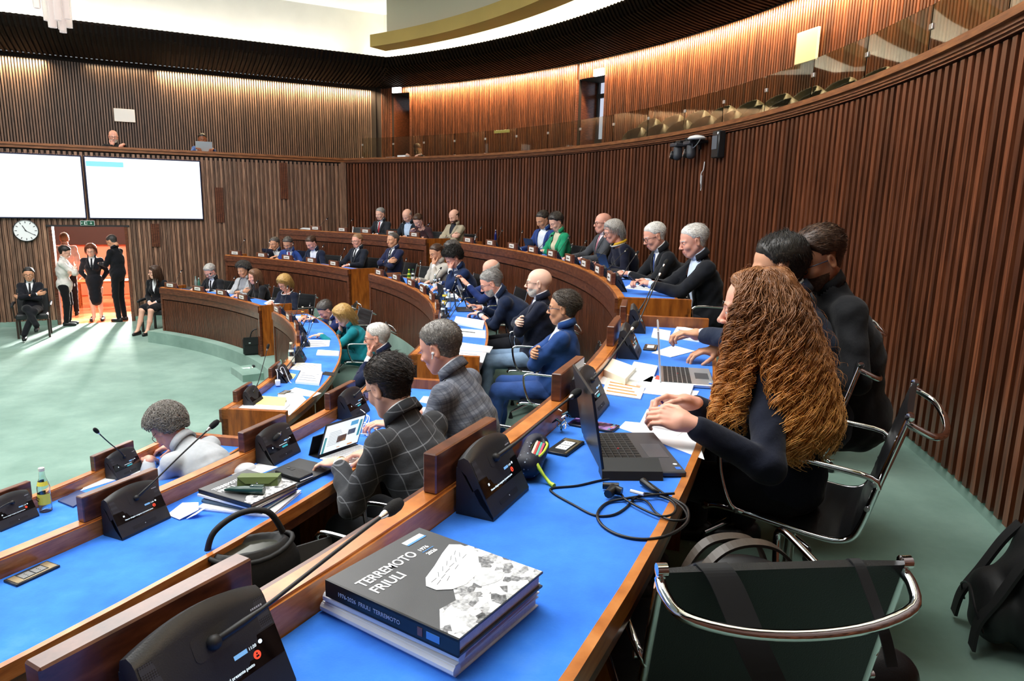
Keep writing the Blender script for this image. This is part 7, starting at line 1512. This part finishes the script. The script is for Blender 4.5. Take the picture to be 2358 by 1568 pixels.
for R_c, off_ in ((12.95, 0), (13.45, 1.2)):
    for k in range(16):
        a = 27-k*2.6+off_
        if g0 is None:
            t = empty('shell_chair', (0, 0, 0), 0, None, 'chair'); s = SDF(); s.ell((0, 0, .62), (.24, .22, .20), k=.02); s.ell((0, .10, .66), (.20, .22, .20), k=.02, op='-'); v_, f_ = s.mesh(.012); keep = (v_[f_].mean(1)[:, 2] < .80); link('shell', np_mesh('shell', [(v_, f_, 0)], [gch]), t)
            for x in (-.17, .17):
                for y in (-.15, .15): mb = MB(); mb.tube([(x*.8, y*.8, .46), (x, y, 0)], .01, steel, 6); mb.obj('leg', steel, t)
            g0 = t; o_ = t
        else: o_ = copy_tree(g0)
        cnt += 1; setp(o_, '%s dark shell chair from the window in the %s gallery seat row' % (ORD[k], 'first' if off_ == 0 else 'second'), 'chair', 'shell chairs in the gallery'); place(o_, pol(R_c, a, 3.10 if off_ == 0 else 3.30), R_(a+90))
for x, y, lab in ((470, 345, 'silver laptop open on the gallery rail'),):
    s_, z_ = onwall(x, y, .12); laptop(lab, wp(s_, 3.6, .12), 0, 3.60, math.degrees(math.atan2(WN.y, WN.x)), W_=.33, Dp=.2, lean=14, body=silver, lidm=silver, detail=False, corner='c', group=None)
def rail_item(name, lab, cat, px, w_, d, h, m):
    p = oncyl(px[0], px[1], 12.3); mb = MB(); mb.bbox((0, 0, h/2), (w_, d, h), .002, m); o_ = mb.obj(name, m); o_.location = pol(12.28, pang(p), 3.6); o_.rotation_euler.z = R_(pang(p)-90); setp(o_, lab, cat)
rail_item('document', 'flat white paper on the gallery rail at the corner', 'paper', (905, 359), .30, .12, .006, paper); rail_item('laptop', 'white closed laptop on the gallery rail beside the young man', 'laptop', (930, 357), .25, .12, .04, whitep)
# chandelier of glass tubes
cg, nt, b = newmat('murano_glass'); sb(b, rough=.12, trans=.85, ior=1.4, em=.12); b.inputs['Base Color'].default_value = (.95, .88, .85, 1); b.inputs['Emission Color'].default_value = (1, .9, .85, 1)
p = EYE+ray(128, 10).normalized()*9.0; t = empty('chandelier', p, 0, 'cluster of pale glass tubes of a chandelier hanging at the upper left', 'chandelier'); rg = random.Random(2)
for k in range(11): a = k*.571*PI; r_ = .05+.11*(k % 3)/2; x, y = r_*math.cos(a), r_*math.sin(a); L = .30+.12*rg.random(); mb = MB(); z1 = .25; mb.lathe([(.032, z1-L-.05*(2-k % 3)), (.036, z1-L*.6), (.034, z1), (.029, z1), (.030, z1-L*.6), (.027, z1-L-.05*(2-k % 3))], cg, 10, (x, y, 0)); mb.obj('glass_tube', cg, t, 50)
mb = MB(); mb.tube([(0, 0, .2), (0, 0, CEILZ-p.z)], .012, brass, 8); mb.lathe([(.2, .22), (.2, .25)], brass, 20); mb.obj('stem', brass, t)
# step lights in the first riser
for x, y, lab in ((598, 843, 'small round step light with bright pool on the carpet'), ):
    p = onz(x, y, .11); a = pang(p); q = pol(7.19, a, .11); t = empty('step_light', q, R_(a-90), lab, 'step light'); mb = MB(); mb.bbox((0, -.012, 0), (.05, .03, .06), .004, blackp); mb.obj('housing', blackp, t); mb = MB(); mb.box((0, -.03, -.01), (.03, .004, .02), emit('step_glow', '#fff6e0', 6)); mb.obj('lens', None, t)
    d = pol(6.4, a, 0); area('step_light_beam', pol(7.12, a, .10), (d.x, d.y, 0), .03, .02, 2.2, (1, .95, .85), 100)
# ------------------------------------------------------------------ lobby beyond the door
def lw_(s, z, o): return wp(s, z, o)
mur = plain('mural_dark', '#3a2420', .6); t = on_wall('mural', 4.5, 1.75, 'long dark mural panel on the lobby wall', 'mural', 5.9); mb = MB(); mb.bbox((0, -.02, -.05), (3.4, .04, .85), .004, mur); mb.obj('panel', mur, t); mb = MB(); mb.bbox((-.3, -.045, .62), (2.4, .02, .35), .004, plain('mural_pale', '#e8d4a8', .6, var=.5, vscale=4)); mb.obj('pale_strip', None, t)
mb = MB(); wbox(mb, 1.0, 9, 0, 3.0, 5.95, 6.05, lobw); struct(mb, 'wall_lobby_back', lobw)
t = on_wall('bench', 4.4, 0, 'low salmon-coloured bench block across the lobby', 'bench', 4.9); mb = MB(); mb.bbox((0, 0, .25), (3.6, .5, .5), .02, plain('bench_salmon', '#e88a68', .6)); mb.obj('block', None, t)
t = on_wall('coffee_table', 4.75, 0, 'wooden lobby table with flowers on it', 'table', 2.6); mb = MB(); mb.bbox((0, 0, .60), (1.3, .5, .05), .006, deskwood); mb.obj('top', deskwood, t)
for x in (-.58, .58):
    for y in (-.2, .2): mb = MB(); mb.box((x, y, .29), (.05, .05, .58), deskwood); mb.obj('leg', deskwood, t)
t = on_wall('flower_bouquet', 4.55, .625, 'bouquet of pale yellow flowers in a dark vase', 'flowers', 2.6); mb = MB(); mb.lathe([(.05, 0), (.07, .08), (.05, .16), (.06, .18)], blackp, 14); mb.obj('vase', blackp, t, 50); s = SDF(); rg = random.Random(3)
for k in range(22): s.ell((rg.gauss(0, .09), rg.gauss(0, .06), .26+rg.gauss(0, .05)), (.035, .035, .03), k=.01)
v_, f_ = s.mesh(.012); link('blossoms', np_mesh('blossoms', [(v_, f_, 0)], [plain('petal_yellow', '#f2e6a0', .7)]), t)
